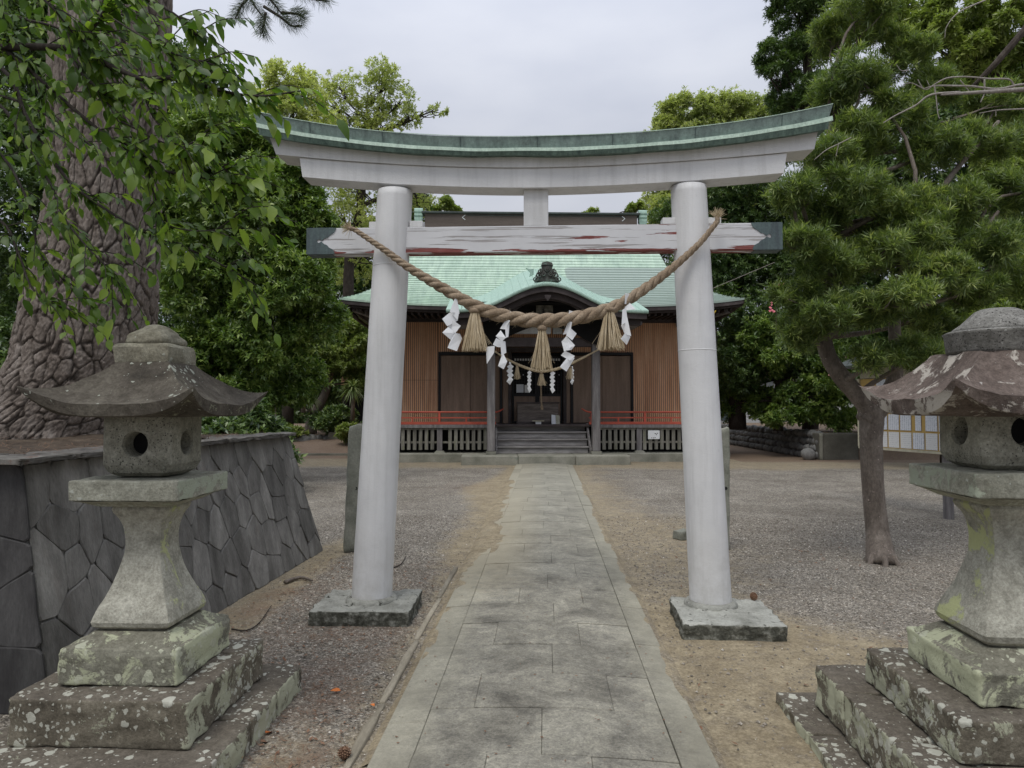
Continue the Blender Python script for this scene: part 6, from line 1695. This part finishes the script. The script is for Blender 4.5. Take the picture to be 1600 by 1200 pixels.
# -- right side, back
tree('camphor_tree', 'broad bright green domed tree above the right part of the lintel', [(base_at(1110,34),.35),(P(1110,400,34),.28),(P(1110,250,34),.12)],
     [B(1075,178,34,48,24),B(1120,180,34,50,28),B(1165,180,34,45,26),B(1200,200,34,35,30),B(1045,205,34,35,24),B(1095,220,34,55,30),B(1150,230,34,55,30),B(1030,300,34,22,40),B(1060,300,34,35,40),B(1100,320,34,50,40),B(1040,340,33,30,30),B(1160,310,34,50,50)],
     M['lf_light'], M['dark_bark'], 24000, 6, .15, .065, 71, sub=40, subr=.22, fuzz=.17, inner=.1, twigs=4, rbase=.1)
tree('conifer_tree', 'tall dark blue green conifer against the sky at the upper right', [(base_at(1265,24),.28),(P(1265,300,24),.2),(P(1262,60,24),.12),(P(1260,-60,24),.06)],
     [B(1225,110,24,38,24),B(1210,85,24,28,20),B(1240,20,24,45,30),B(1250,70,24,40,30),B(1255,140,24,50,25),B(1235,-20,24,50,30),B(1290,40,24,50,60),B(1270,180,24,60,40),B(1200,105,24,18,12)],
     M['lf_dark'], M['dark_bark'], 9000, 8, .14, .035, 72, sub=18, subr=.36, inner=.05, twigs=5)
tree('evergreen_tree', 'dark broad evergreen right behind the right gate pillar', [(base_at(1152,24,.78),.30),(P(1150,560,24),.24),(P(1150,440,24),.14)],
     [B(1130,300,24,55,50),B(1180,340,24,60,60),B(1140,400,24,60,60),B(1190,440,24,60,55),B(1140,490,23,50,45),B(1200,530,23,65,45),B(1160,570,23,60,40),B(1240,380,24,60,80),B(1250,590,22.5,50,40),B(1100,420,26,40,50),B(1052,405,29,34,48),B(1050,350,30,30,34)],
     M['lf_dark'], M['dark_bark'], 20000, 7, .13, .05, 73, sub=26, subr=.42, twigs=3)
tree('evergreen_tree', 'dark evergreen with bright lower leaves above the cobble wall', [(base_at(1215,22.5,.78),.16),(P(1217,600,22.5),.12),(P(1225,500,22.5),.08)],
     [B(1200,560,22,50,26),B(1270,620,21.5,50,36),B(1225,650,21.5,36,18),B(1300,560,22,50,50),B(1320,640,21.5,45,30),B(1180,520,22,30,30),B(1180,630,23.5,40,28),B(1140,600,24,40,22),B(1128,640,24.5,34,26)],
     M['lf_glossy'], M['dark_bark'], 5600, 7, .14, .06, 74, sub=20, subr=.4)
tree('evergreen_tree', 'deep green evergreen behind the notice board and right lantern', [(base_at(1480,18),.2),(P(1480,500,18),.16),(P(1480,300,18),.1)],
     [B(1400,560,18,60,50),B(1480,540,17,70,50),B(1560,560,17,70,60),B(1640,500,17,80,80),B(1500,400,18,90,90),B(1400,420,19,80,80),B(1600,330,18,90,90),B(1580,640,17,80,50),B(1480,640,17.5,80,40),B(1330,480,19,60,60),B(1500,200,19,90,80),B(1620,150,19,90,90),B(1400,250,19,80,80),B(1340,330,20,60,70)],
     M['lf_dark'], M['dark_bark'], 16000, 7, .17, .07, 75, sub=20, subr=.40, twigs=2)
tree('maple_tree', 'bright yellow green tree filling the top right corner', [(base_at(1560,13),.2),(P(1560,400,13),.16),(P(1555,150,13),.09),(P(1550,0,13),.05)],
     [B(1560,60,13,80,40),B(1490,30,13,60,30),B(1600,110,13,60,40),B(1440,60,13,50,30),B(1590,0,13,80,30),B(1400,20,13.5,50,30),B(1500,100,13,60,30),B(1580,270,13,50,40),B(1600,200,13,50,30)],
     M['lf_mid'], M['dark_bark'], 9000, 7, .10, .038, 76, sub=22, subr=.36, inner=.05, twigs=6)
shrub('yellow green clipped shrub behind the domed top of the right lantern', P(1570,500,9), 1.15, .6, .42, 2600, M['lf_mid'], 77, .085, .035)
# -- the forked tree with narrow whorled leaves
ptb = G(1378, 880)
def pod():
    b = ptb; D0 = 7.05
    tr = [(b - Vector((0,0,.03)), .150), (P(1371,830,D0), .112), (P(1364,760,D0), .106), (P(1361,690,D0), .110), (P(1360,640,D0), .125), (P(1335,612,D0), .088), (P(1312,585,D0), .088), (P(1292,550,D0+.05), .080), (P(1285,500,D0+.1), .075), (P(1290,430,D0+.2), .06), (P(1295,330,D0+.3), .045), (P(1310,200,D0+.4), .03)]
    blobs = []
    spec = [(1245,300,6.9,38,38),(1290,250,7.1,45,40),(1345,215,7.3,50,45),(1330,300,6.9,50,45),(1255,380,6.7,40,35),(1300,420,6.8,48,42),(1245,460,6.8,36,36),(1250,520,6.9,32,40),(1300,490,6.6,40,35),(1360,480,6.6,45,35),
            (1385,400,6.7,50,40),(1440,360,6.8,55,45),(1400,320,7,45,40),(1470,430,6.5,50,36),(1420,460,6.3,42,28),(1490,320,7,50,40),(1540,380,6.8,55,45),(1580,300,7.2,50,45),(1525,450,6.8,45,32),(1590,430,7,40,40),
            (1370,560,6.6,42,26),(1430,550,6.6,45,28),(1340,120,7.4,50,50),(1400,180,7.4,50,40),(1460,240,7.3,50,40),(1530,220,7.5,55,40),(1345,30,7.8,50,50),(1410,90,7.8,45,40),(1300,150,7.8,32,45),(1285,350,7.2,40,35),(1560,160,7.8,50,35),(1240,230,7.6,24,34),
            (1300,60,8.2,30,50),(1455,140,8,45,35),(1365,385,7.3,40,40),(1440,500,7.2,45,30),(1500,520,7.2,45,28)]
    blobs = [B(*s[:3], s[3]*.95, s[4]*.82) for s in spec]
    t = tree('podocarpus_tree', 'forked speckled trunk tree with whorls of narrow leaves at the right', tr, blobs, M['lf_pod'], M['bark'], 19000, 12, .082, .0105, 81, sub=22, subr=.30, fuzz=.14, spread=.85, ahead=.55, droop=.02, inner=.12, twigs=6, rbase=.035, flat=.75, fold=.1)
    # second limb of the fork
    mb = MB(); rs = random.Random(4)
    pts = [Vector(p)-t.location for p in (P(1352,660,7.05), P(1378,630,7.05), P(1396,600,7.0), P(1400,560,7.0), P(1398,500,7.0), P(1410,430,7.0), P(1440,350,7.1), P(1490,270,7.2), P(1560,190,7.4))]
    C = cr(pts, 40); mb.tube(C, list(np.interp(range(41), [0,6,12,25,40], [.11,.105,.07,.045,.02])), 12)
    branch(mb, C[20], Vector(P(1560,330,7))-t.location, .035, .015, rs); branch(mb, C[24], Vector(P(1340,120,7.4))-t.location, .03, .012, rs); branch(mb, Vector(P(1285,500,7.1))-t.location, Vector(P(1245,300,6.9))-t.location, .035, .012, rs)
    branch(mb, Vector(P(1430,400,7))-t.location, Vector(P(1600,300,7))-t.location, .03, .012, rs)
    mb.build('limb', M['bark'], t, True, fix=False)
    mb = MB()
    for k in range(6): 
        a = k*1.05+.3; mb.tube([Vector((0,0,.12))+Vector((math.cos(a),math.sin(a),0))*.10, Vector((math.cos(a),math.sin(a),0))*.145+Vector((0,0,.02)), Vector((math.cos(a),math.sin(a),0))*.20-Vector((0,0,.025))], [.030,.03,.016], 6)
    mb.build('root', M['bark'], t, True, fix=False)
pod()
# bleached bare branches at the right edge, from a tree outside the picture
bb = thing('bare_branch', 'bleached leafless branches reaching in from the right edge', 'branch', P(1700, 150, 6.0))
bbm = MB(); rs = random.Random(8)
def poly_b(pts, r0, r1, D=6.0):
    Q = [Vector(P(a, b, D+.0))-bb.location for a, b in pts]; C = cr(Q, len(Q)*5); bbm = MB(); bbm.tube(C, [r0+(r1-r0)*i/(len(C)-1) for i in range(len(C))], 6); bbm.build('twig', M['bare'], bb, True, fix=False)
poly_b([(1700,150),(1640,142),(1600,140),(1550,143),(1500,146),(1470,148)], .03, .008)
poly_b([(1640,140),(1600,132),(1560,139),(1520,135),(1490,134),(1462,134),(1445,138)], .012, .005)
poly_b([(1585,135),(1576,124),(1545,123),(1510,120),(1480,122),(1460,132),(1448,140),(1440,135),(1434,124)], .008, .004)
poly_b([(1500,144),(1455,148),(1430,165),(1400,180),(1380,192)], .010, .004)
poly_b([(1460,134),(1463,155),(1465,175),(1468,186)], .006, .003); poly_b([(1538,124),(1538,145),(1532,160)], .008, .004); poly_b([(1500,125),(1512,140),(1518,148)], .005, .003)
poly_b([(1445,140),(1425,130),(1412,132)], .005, .003); poly_b([(1452,134),(1448,125)], .004, .002)
poly_b([(1660,165),(1600,170),(1560,172),(1530,177)], .008, .003); poly_b([(1556,174),(1556,182)], .004, .003)
poly_b([(1420,110),(1408,110),(1400,100)], .006, .003, 7); poly_b([(1330,215),(1310,225),(1290,235),(1272,250)], .006, .003, 6.6); poly_b([(1310,226),(1306,245)], .004, .003, 6.6)
poly_b([(1540,0),(1500,18),(1480,40),(1476,60)], .008, .003, 7)
pole = thing('dark_limb', 'dark straight limb slanting down from the top right corner', 'branch', P(1640,-10,8)); m = MB(); m.tube([Vector(P(1640,-10,8))-pole.location, Vector(P(1600,48,8))-pole.location, Vector(P(1555,100,8))-pole.location, Vector(P(1515,140,8.1))-pole.location], [.045,.04,.035,.02], 8); m.build('limb_wood', M['dark_bark'], pole)
# pink flowers far right of the shrine
pf = thing('flowering_shrub', 'few pink red flowers among the dark leaves right of the gate beam', 'flowers', P(1212,460,16)); m = MB()
for (a, b) in ((1219,448),(1222,444),(1217,452),(1206,474),(1205,480),(1208,486),(1204,484),(1216,446),(1220,455)):
    for k in range(3):
        q = Vector(P(a+rs.uniform(-2,2), b+rs.uniform(-2,2), 16))-pf.location; m.add([q+Vector((-.03,0,0)),q+Vector((0,-.02,-.03)),q+Vector((.03,0,0)),q+Vector((0,.02,.03))],[(0,1,2,3)])
m.build('petals', M['flower'], pf); m = MB(); m.tube([(0,0,-.9),(0.02,0,0)], .01, 5); m.build('stem', M['dark_bark'], pf)
# far wood closing the view all round the back
def woods():
    rng = np.random.default_rng(5); N = 26000
    ang = rng.uniform(-1.45, 1.45, N); R = rng.uniform(46, 54, N); top = 5.6 + 1.6*np.sin(ang*7)+1.2*np.sin(ang*17+1) + 2.5*np.abs(ang)
    z = rng.random(N)**.8*top
    Pt = np.stack([R*np.sin(ang), R*np.cos(ang), z], 1); A = unit(rng.normal(size=(N,3))+np.array([0,-.6,.7]))
    V, T = rosettes(Pt, A, 6, .55, .27, rng, .9, .4, .1)
    o = np_mesh('distant_wood', V, T, M['lf_dark'], rnd=np.repeat(rng.random(N*6), 2)); tag(o, 'dark wood closing the view behind the shrine precinct', 'woodland', kind='stuff')
woods()

# ------------------------------------------------------------------ the great pine
def pine():
    base = Vector(P(80, 705, 5.55)); base.z = WH
    t = thing('pine_tree', 'massive old pine with deeply plated bark rising from the planter on the left', 'tree', base)
    # centre line and radius against height
    keys = [(705,66,135),(670,82,118),(620,112,104),(560,132,97),(480,143,93),(400,155,86),(300,166,78),(200,168,80),(100,173,83),(0,177,82),(-120,182,79),(-260,190,72)]
    CPT = {}; D = 5.6; cs = [P(k[1], k[0], D) for k in keys]; rr = [k[2]*D/F for k in keys]
    zs = [c.z for c in cs]; xs_ = [c.x for c in cs]; ys_ = [c.y for c in cs]
    nr, na = 540, 430; z0, z1 = WH-.02, zs[-1]
    V = []; CR = []
    for i in range(nr+1):
        z = z0 + (z1-z0)*i/nr
        cx = float(np.interp(z, zs, xs_)); cy = float(np.interp(z, zs, ys_)); r = float(np.interp(z, zs, rr))
        fl = math.exp(-(z-z0)/.22)
        for k in range(na):
            a = 2*math.pi*k/na
            root = 1 + fl*(.10*math.cos(4*a+.6)+.06*math.cos(7*a))
            rad = r*root
            hk = min(1, max(0, (z-1.6)/3.5)); q = Vector((math.cos(a)*r*(11+4*hk), math.sin(a)*r*(11+4*hk), z*(7.6-2.8*hk)))
            q += Vector((nz(q,.5,1), nz(q,.5,4), nz(q,.5,7)))*.55
            ds, _ = noise.voronoi(q, distance_metric='DISTANCE')
            e = ds[1]-ds[0]; cr_ = max(0, 1-e/.10); cell_ = noise.noise(_[0]*3.1+Vector((5,5,5)))
            q2 = q*2.6; d2, _ = noise.voronoi(q2); e2 = d2[1]-d2[0]
            h = -.016*cr_**.5 + .009*cell_ - .006*max(0,1-e2/.22) + .006*noise.noise(q*5) + .005*noise.noise(q*13)
            h += .012*noise.noise(Vector((round(ds[0]*0,1),0,0)))
            rad += h + .012*noise.noise(Vector((math.cos(a)*2, math.sin(a)*2, z*1.5)))
            V.append((cx-base.x+math.cos(a)*rad, cy-base.y+math.sin(a)*rad, z-base.z)); CR.append(min(1, cr_*1.1 + .40*max(0,1-e2/.14)))
    I = np.arange((nr+1)*na).reshape(nr+1, na); J = np.roll(I, -1, axis=1)
    T = np.stack([I[:-1], J[:-1], J[1:], I[1:]], -1).reshape(-1,4)
    np_mesh('trunk', V, T, M['pine_bark'], t, smooth=False, attrs={'crack': CR})
    # the crown is above the picture: limbs with needle clusters, one twig hanging into view
    rng = np.random.default_rng(3); rs = random.Random(3); mb = MB()
    topc = Vector((xs_[-1], ys_[-1], zs[-1]))-base
    tips = []; axes = []
    mb.tube([topc-Vector((0,0,.1)), topc+Vector((.05,0,1.5)), topc+Vector((.1,.2,3.0))], [rr[-1]*.98,.2,.08], 12)
    for k in range(9):
        a = k*.7+.2; e = topc + Vector((math.cos(a)*2.2, math.sin(a)*1.8+.4, 1.2+.35*(k%4))); p = branch(mb, topc+Vector((0,0,.2+.25*k)), e, .08, .02, rs, .07)
        for q in p[2:]:
            for _ in range(9): tips.append(tuple(q + Vector((rs.gauss(0,.3), rs.gauss(0,.3), rs.gauss(0,.12)+.08)))); axes.append((rs.gauss(0,.5), rs.gauss(0,.5), 1))
    # the twig in view at the top
    vis = [((360,-90),(372,-30),(390,-5),(400,12),(412,28)), ((400,-40),(415,-10),(430,8),(440,22)), ((430,-60),(452,-20),(478,-4),(500,0),(515,2)), ((390,-5),(378,8),(368,28)), ((412,10),(440,28),(455,40),(472,40)), ((415,20),(412,40),(410,52)), ((440,20),(465,22),(476,30))]
    for pl in vis:
        Q = [Vector(P(a, b, 5.2))-base for a, b in pl]; C = cr(Q, 12); mb.tube(C, [.012-.007*i/12 for i in range(13)], 6)
        for c in C[4:]:
            for _ in range(2): tips.append(tuple(c+Vector((rs.gauss(0,.012),rs.gauss(0,.02),rs.gauss(0,.012))))); axes.append(tuple((C[-1]-C[0]).normalized()+Vector((0,0,-.2))))
    branch(mb, topc+Vector((0,0,.1)), Vector(P(360,-90,5.2))-base, .05, .016, rs, .05, 8); branch(mb, Vector(P(360,-90,5.2))-base, Vector(P(400,-40,5.2))-base, .014, .012, rs); branch(mb, Vector(P(360,-90,5.2))-base, Vector(P(430,-60,5.2))-base, .014, .012, rs)
    mb.build('branches', M['dark_bark'], t, True, fix=False)
    tips = np.array(tips); axes = np.array(axes)
    V2, T2 = rosettes(tips, axes, 26, .075, .0026, rng, .85, .7, 0, .0)
    np_mesh('needles', V2, T2, M['needle'], t, rnd=np.repeat(rng.random(len(tips)*26), 2))
pine()

# ------------------------------------------------------------------ foreground cherry branches
def leafmesh(L_=.075, W_=.038, seed=0, droop=.3):
    V = []; xs5 = [0,.22,.5,.78,1.0]; ws = [.02,.82,1.0,.58,0]
    for i, (f, w) in enumerate(zip(xs5, ws)):
        z = -droop*L_*f*f*.5; y = W_*.5*w
        V += [(f*L_, -y, z+.22*y), (f*L_, 0, z), (f*L_, y, z+.22*y)]
    Fs = []
    for i in range(4):
        a = i*3; Fs += [(a,a+3,a+4,a+1),(a+1,a+4,a+5,a+2)]
    return V, Fs
def cherry():
    base = Vector((-4.6, 2.7, 0)); t = thing('cherry_tree', 'leafy broadleaf branches hanging in from the upper left corner in the foreground', 'tree', base)
    rs = random.Random(12); mb = MB()
    mb.tube([(0,0,-.02),(.05,.05,1.0),(.15,.1,2.0),(.3,.2,3.2),(.35,.25,4.2)], [.14,.11,.10,.08,.04], 12); mb.build('trunk', M['twig_bark'], t, True)
    def W_(a, b, D): return Vector(P(a, b, D)) - base
    mains = [([(-180,60,3.6),(-60,74,3.3),(60,73,3.15),(120,80,3.1),(170,102,3.05),(230,126,3.0),(280,120,2.95),(330,138,2.9),(400,150,2.85),(470,142,2.8)], .020, .003),
             ([(-160,0,3.6),(-40,30,3.3),(20,88,3.2),(60,122,3.15),(110,166,3.1),(170,215,3.05),(230,258,3.0),(300,275,2.95),(380,290,2.9)], .014, .003),
             ([(105,80,3.1),(128,115,3.05),(160,150,3.05),(185,190,3.0)], .008, .003),
             ([(-120,60,3.8),(0,105,3.5),(40,180,3.4),(70,230,3.3),(110,285,3.25),(170,330,3.2),(240,370,3.1),(320,400,3.05),(400,445,3.0)], .012, .003),
             ([(-100,100,3.9),(0,165,3.7),(40,225,3.6),(80,290,3.5),(100,340,3.4),(140,390,3.3),(180,430,3.3)], .010, .003),
             ([(120,78,3.1),(140,50,3.1),(162,20,3.1),(175,-20,3.1)], .009, .004),
             ([(178,30,3.0),(240,68,2.95),(290,90,2.9),(340,100,2.9)], .004, .002),
             ([(-80,330,3.8),(0,345,3.6),(30,400,3.5),(50,450,3.4),(85,480,3.4)], .009, .003),
             ([(-90,-60,3.4),(0,-30,3.3),(100,-20,3.2),(200,-10,3.1),(270,20,3.0),(310,60,3.0)], .012, .003),
             ([(-70,210,3.9),(0,240,3.8),(50,330,3.6),(60,390,3.5),(110,450,3.5)], .009, .003),
             ([(190,190,3.0),(260,225,2.95),(310,235,2.9),(360,270,2.9)], .004, .002),
             ([(220,130,3.0),(235,175,2.95),(260,210,2.9),(290,245,2.9)], .004, .002),
             ([(-60,-90,3.2),(20,-40,3.1),(80,10,3.0),(120,60,3.0)], .008, .003),
             ([(-120,-30,3.9),(0,20,3.7),(80,40,3.6),(160,70,3.5),(230,90,3.4)], .010, .003),
             ([(-100,150,4.2),(0,150,4.0),(90,190,3.8),(170,250,3.6),(230,300,3.5)], .010, .003),
             ([(-60,-60,4.3),(60,-20,4.1),(150,10,4.0),(250,40,3.8)], .010, .003),
             ([(170,215,3.05),(220,240,3.0),(240,300,3.0),(260,350,3.0),(330,360,2.95),(370,335,2.9)], .005, .002)]
    mb = MB(); tw = []
    for pl, r0, r1 in mains:
        Q = [W_(*p) for p in pl]; C = cr(Q, len(Q)*6); mb.tube(C, [r0+(r1-r0)*i/(len(C)-1) for i in range(len(C))], 7, True)
        tw.append((C, 1))
        for _ in range(len(pl)*2 + 4 + (5 if pl[0][1] < 75 else 0)):
            i = rs.randrange(int(len(C)*.15), len(C)-1); a = C[i]; d0 = (C[i+1]-C[i]).normalized()
            d = (d0*.8 + _Rt*rs.uniform(-.3,.6) + Vector((0,0,rs.uniform(-.75,.65))) + Vector((0,rs.uniform(-.6,.6),0))).normalized()
            l = rs.uniform(.14,.34); pts = [a, a+d*l*.5+Vector((0,0,.015)), a+d*l+Vector((0,0,-.03))]
            c2 = cr(pts, 8); mb.tube(c2, [.003-.0016*k/8 for k in range(9)], 5, False); tw.append((c2, 0))
    # bring the limbs back to the trunk, outside the picture
    for st in ((-180,60,3.6),(-160,0,3.6),(-120,60,3.8),(-100,100,3.9),(-80,330,3.8),(-90,-60,3.4),(-70,210,3.9),(-60,-90,3.2)):
        branch(mb, Vector((.12,.08,1.8+rs.random())), W_(*st), .035, .013, rs, .05)
    mb.build('branches', M['twig_bark'], t, True, fix=False)
    LV, LF = leafmesh(); meshes = []
    for k in range(5):
        V_, F_ = leafmesh(.078*(.85+.08*k), .040*(.9+.05*k), k, .2+.2*k)
        me = bpy.data.meshes.new('leaf'); me.from_pydata(V_, [], F_); me.polygons.foreach_set('use_smooth', [True]*len(F_))
        a = me.attributes.new('rnd', 'FLOAT', 'FACE'); a.data.foreach_set('value', [(0,.3,.55,.8,1)[k]]*len(F_)); me.materials.append(M['lf_cherry']); meshes.append((me, V_, F_))
    L_ = []
    for C, main in tw:
        tot = sum((b-a).length for a, b in zip(C, C[1:])); nL = int(tot/(.058 if main else .034)); side = 1
        for k in range(nL+2):
            f = (k+rs.random()*.5)/(nL+1)
            if main and f < .12: continue
            u = min(f, .999)*(len(C)-1); i = int(u); p = C[i].lerp(C[i+1], u-i); d = (C[i+1]-C[i]).normalized()
            side = -side; s = d.cross(Vector((0,0,1))); s = s.normalized() if s.length > .01 else Vector((1,0,0))
            ld = (d*rs.uniform(.5,1.1) + s*side*rs.uniform(.3,.9) + Vector((0,0,-rs.uniform(.0,.95))) + _Rt*rs.uniform(-.3,.5)).normalized()
            nr_ = (Vector((0,0,1)) + s*rs.uniform(-.9,.9) + Vector((0,-1,0))*rs.uniform(-.7,.9)).normalized()
            y = nr_.cross(ld).normalized(); z = ld.cross(y)
            sc = rs.uniform(.5,1.05)
            R = Matrix((ld, y, z)).transposed().to_4x4(); Mx = Matrix.Translation(p) @ R @ Matrix.Scale(sc, 4); L_.append((Mx, rs.randrange(5), sc/ max(.5, (p+base-CAM).length)))
    # the 300 that show largest are leaves of their own, the rest one part
    def vis_(m_):
        w = m_[0].translation + base - CAM; dpt = w.dot(_Fw); px_ = 800+F*w.dot(_Rt)/dpt; py_ = 600-F*w.dot(_Up)/dpt
        return 5 < px_ < 500 and 0 < py_ < 500
    L_.sort(key=lambda q: -(q[2] + (1 if vis_(q) else 0)))
    for Mx, k, _ in L_[:300]:
        o = bpy.data.objects.new('leaf', meshes[k][0]); link(o); o.parent = t; o.matrix_local = Mx
    V = []; T = []; R = []
    for Mx, k, _ in L_[300:]:
        b = len(V); V += [tuple(Mx @ Vector(v)) for v in meshes[k][1]]; T += [tuple(i+b for i in f) for f in meshes[k][2]]; R += [rs.random()]*len(meshes[k][2])
    o = np_mesh('foliage', V, T, M['lf_cherry'], t, rnd=R, smooth=True); o['kind'] = 'stuff'
    print('cherry leaves', len(L_))
cherry()

# ------------------------------------------------------------------ litter on the ground
def leaf_on(px, py, mat, label, s=.05, z=0.0):
    V, Fs = leafmesh(s, s*.6, 0, .5); p = G(px, py, z); p.z = gz(p.x, p.y)+.016 + z
    m = MB(); m.add(V, Fs); m.add([Vector(v)-Vector((0,0,.0015)) for v in V], [tuple(reversed(f)) for f in Fs])
    o = m.build('fallen_leaf', mat, None, True, fix=False); o.location = p; o.rotation_euler = (rs.uniform(-.3,.3), rs.uniform(-.3,.3), rs.uniform(0,6)); tag(o, label, 'fallen leaf')
leaf_on(532,1084, M['leaf_orange'], 'orange fallen leaf on the gravel between the lantern and the path', .055)
leaf_on(580,1105, M['leaf_orange'], 'small orange leaf lying close to the kerb of the path', .035)
leaf_on(415,1152, M['leaf_orange'], 'orange leaf at the foot of the left lantern steps', .05)
leaf_on(375,1192, M['leaf_orange'], 'orange leaf at the bottom edge beside the left lantern', .045)
leaf_on(1098,1145, M['leaf_brown'], 'reddish brown leaf beside the right edge of the path', .05)
leaf_on(407,1165, M['leaf_brown'], 'curled brown leaf next to the orange leaf by the left lantern', .05)
# brown litter and needles: uncountable
def litter():
    rs = random.Random(77); m = MB()
    for _ in range(5200):
        x = rs.uniform(-2.3,-.88); y = 2.0+rs.random()**1.3*5.0
        if rs.random() > .35+.65*masks(x,y)[1] or (x < -1.35 and y < 3.85) or (-1.7 < x < -.95 and 4.88 < y < 5.5): continue
        z = gz(x,y)+.008; a = rs.uniform(0,6.28); l = rs.uniform(.02,.055); w = .0012
        d = Vector((math.cos(a),math.sin(a),rs.uniform(-.05,.15)))*l; s = Vector((-math.sin(a),math.cos(a),0))*w; p = Vector((x,y,z)); m.add([p-s,p+s,p+d+s,p+d-s],[(0,1,2,3)])
    for _ in range(900):
        if rs.random() < .6: x = rs.uniform(-2.3,-.9); y = rs.uniform(2.2,7)
        else: x = rs.uniform(.85,4.5); y = rs.uniform(2.6,9)
        if (x < -1.35 and y < 3.85) or (-1.7 < x < -.95 and 4.88 < y < 5.5) or (.9<x<1.66 and 4.65<y<5.5) or (x>1.15 and y<3.8): continue
        z = gz(x,y)+.010; a = rs.uniform(0,6.28); l = rs.uniform(.008,.022); d = Vector((math.cos(a),math.sin(a),rs.uniform(-.3,.3)))*l; s = Vector((-math.sin(a),math.cos(a),rs.uniform(-.3,.3)))*l*.4; p = Vector((x,y,z)); m.add([p-d,p+s,p+d,p-s],[(0,1,2,3)])
    for _ in range(330):
        x = rs.uniform(-.72,.70); y = 2.0+rs.random()**1.4*9; z = ptop(x)+.006; a = rs.uniform(0,6.28); l = rs.uniform(.003,.012); d = Vector((math.cos(a),math.sin(a),0))*l; s = Vector((-math.sin(a),math.cos(a),.1))*l*.5; p = Vector((x,y,z)); m.add([p-d,p+s,p+d,p-s],[(0,1,2,3)])
    o = m.build('leaf_litter', M['leaf_brown'], None, fix=False); tag(o, 'brown pine needles and leaf scraps scattered over the ground', 'leaf litter', kind='stuff')
    m = MB()
    for _ in range(900):
        x = rs.uniform(.8,3.2); y = rs.uniform(3.4,9); 
        if (.9<x<1.66 and 4.65<y<5.5) or (x>1.15 and y<3.8): continue
        s = rs.uniform(.004,.014); p = Vector((x,y,gz(x,y)+s*.3)); V = [p+Vector(v)*s for v in ((1,.2,0),(-.9,.3,0),(.1,1,0),(.2,-1,0),(0,0,.8))]; m.add(V,[(0,2,4),(2,1,4),(1,3,4),(3,0,4)])
    o = m.build('small_stones', M['pebble'], None, fix=False); a = o.data.attributes.new('rnd','FLOAT','FACE'); a.data.foreach_set('value',[rs.uniform(.5,1) for _ in o.data.polygons]); tag(o, 'scattered small stones on the sandy ground', 'stones', kind='stuff')
litter()
def stick(pts, r, label, mat=None):
    Q = []
    for a, b in pts: g = G(a, b); g.z = gz(g.x, g.y)+r+.006; Q.append(g)
    t = thing('fallen_twig', label, 'twig', Q[0]); m = MB(); C = cr([q-Q[0] for q in Q], 12); m.tube(C, [r*(1-.5*i/12) for i in range(13)], 6); m.build('twig_wood', mat or M['twig_bark'], t, True)
stick([(362,986),(385,988),(405,975),(424,948)], .006, 'thin dark twig curving over the gravel behind the left lantern')
stick([(445,913),(470,906),(488,911)], .018, 'short broken grey branch lying below the stone wall', M['bark'])
stick([(612,890),(626,884),(634,872)], .007, 'small forked twig on the gravel right of the left pillar')
cn = thing('pine_cone', 'brown pine cone on the gravel at the bottom left of the path', 'pine cone', G(538,1187)); m = MB()
for j in range(9):
    for k in range(8):
        a = k*.785+j*.39; r = .024*math.sin(math.pi*(j+1)/10.5); z = .006+j*.0052; c = Vector((math.cos(a)*r, math.sin(a)*r, z)); o_ = Vector((math.cos(a),math.sin(a),.4)); s = Vector((-math.sin(a),math.cos(a),0))*.007
        m.add([c-s, c+s, c+o_*.008+s*.5, c+o_*.008-s*.5, c+Vector((0,0,.006))],[(0,1,2,3),(0,4,1),(3,2,4)])
m.lathe([(.006,.0),(.018,.012),(.020,.028),(.012,.046),(.002,.054)], 10); m.build('scales', M['leaf_brown'], cn, fix=False)
cn2 = thing('pine_cone', 'dark pine cone on the back corner of the right pillar slab', 'pine cone', Vector((1.545, 5.32, .105))); o = bpy.data.objects.new('scales', bpy.data.objects['scales'].data); link(o); o.parent = cn2; o.rotation_euler = (1.2,0,.5); o.location = (0,0,.02)
# thin cable
cb = thing('thin_cable', 'thin pale cable slanting past the right eave of the shrine', 'cable', P(1058,474,17)); m = MB(); m.tube([(0,0,0), (Vector(P(1210,410,15))-cb.location)], .006, 4); m.build('wire', M['bare'], cb)

print('objects', len(bpy.data.objects))
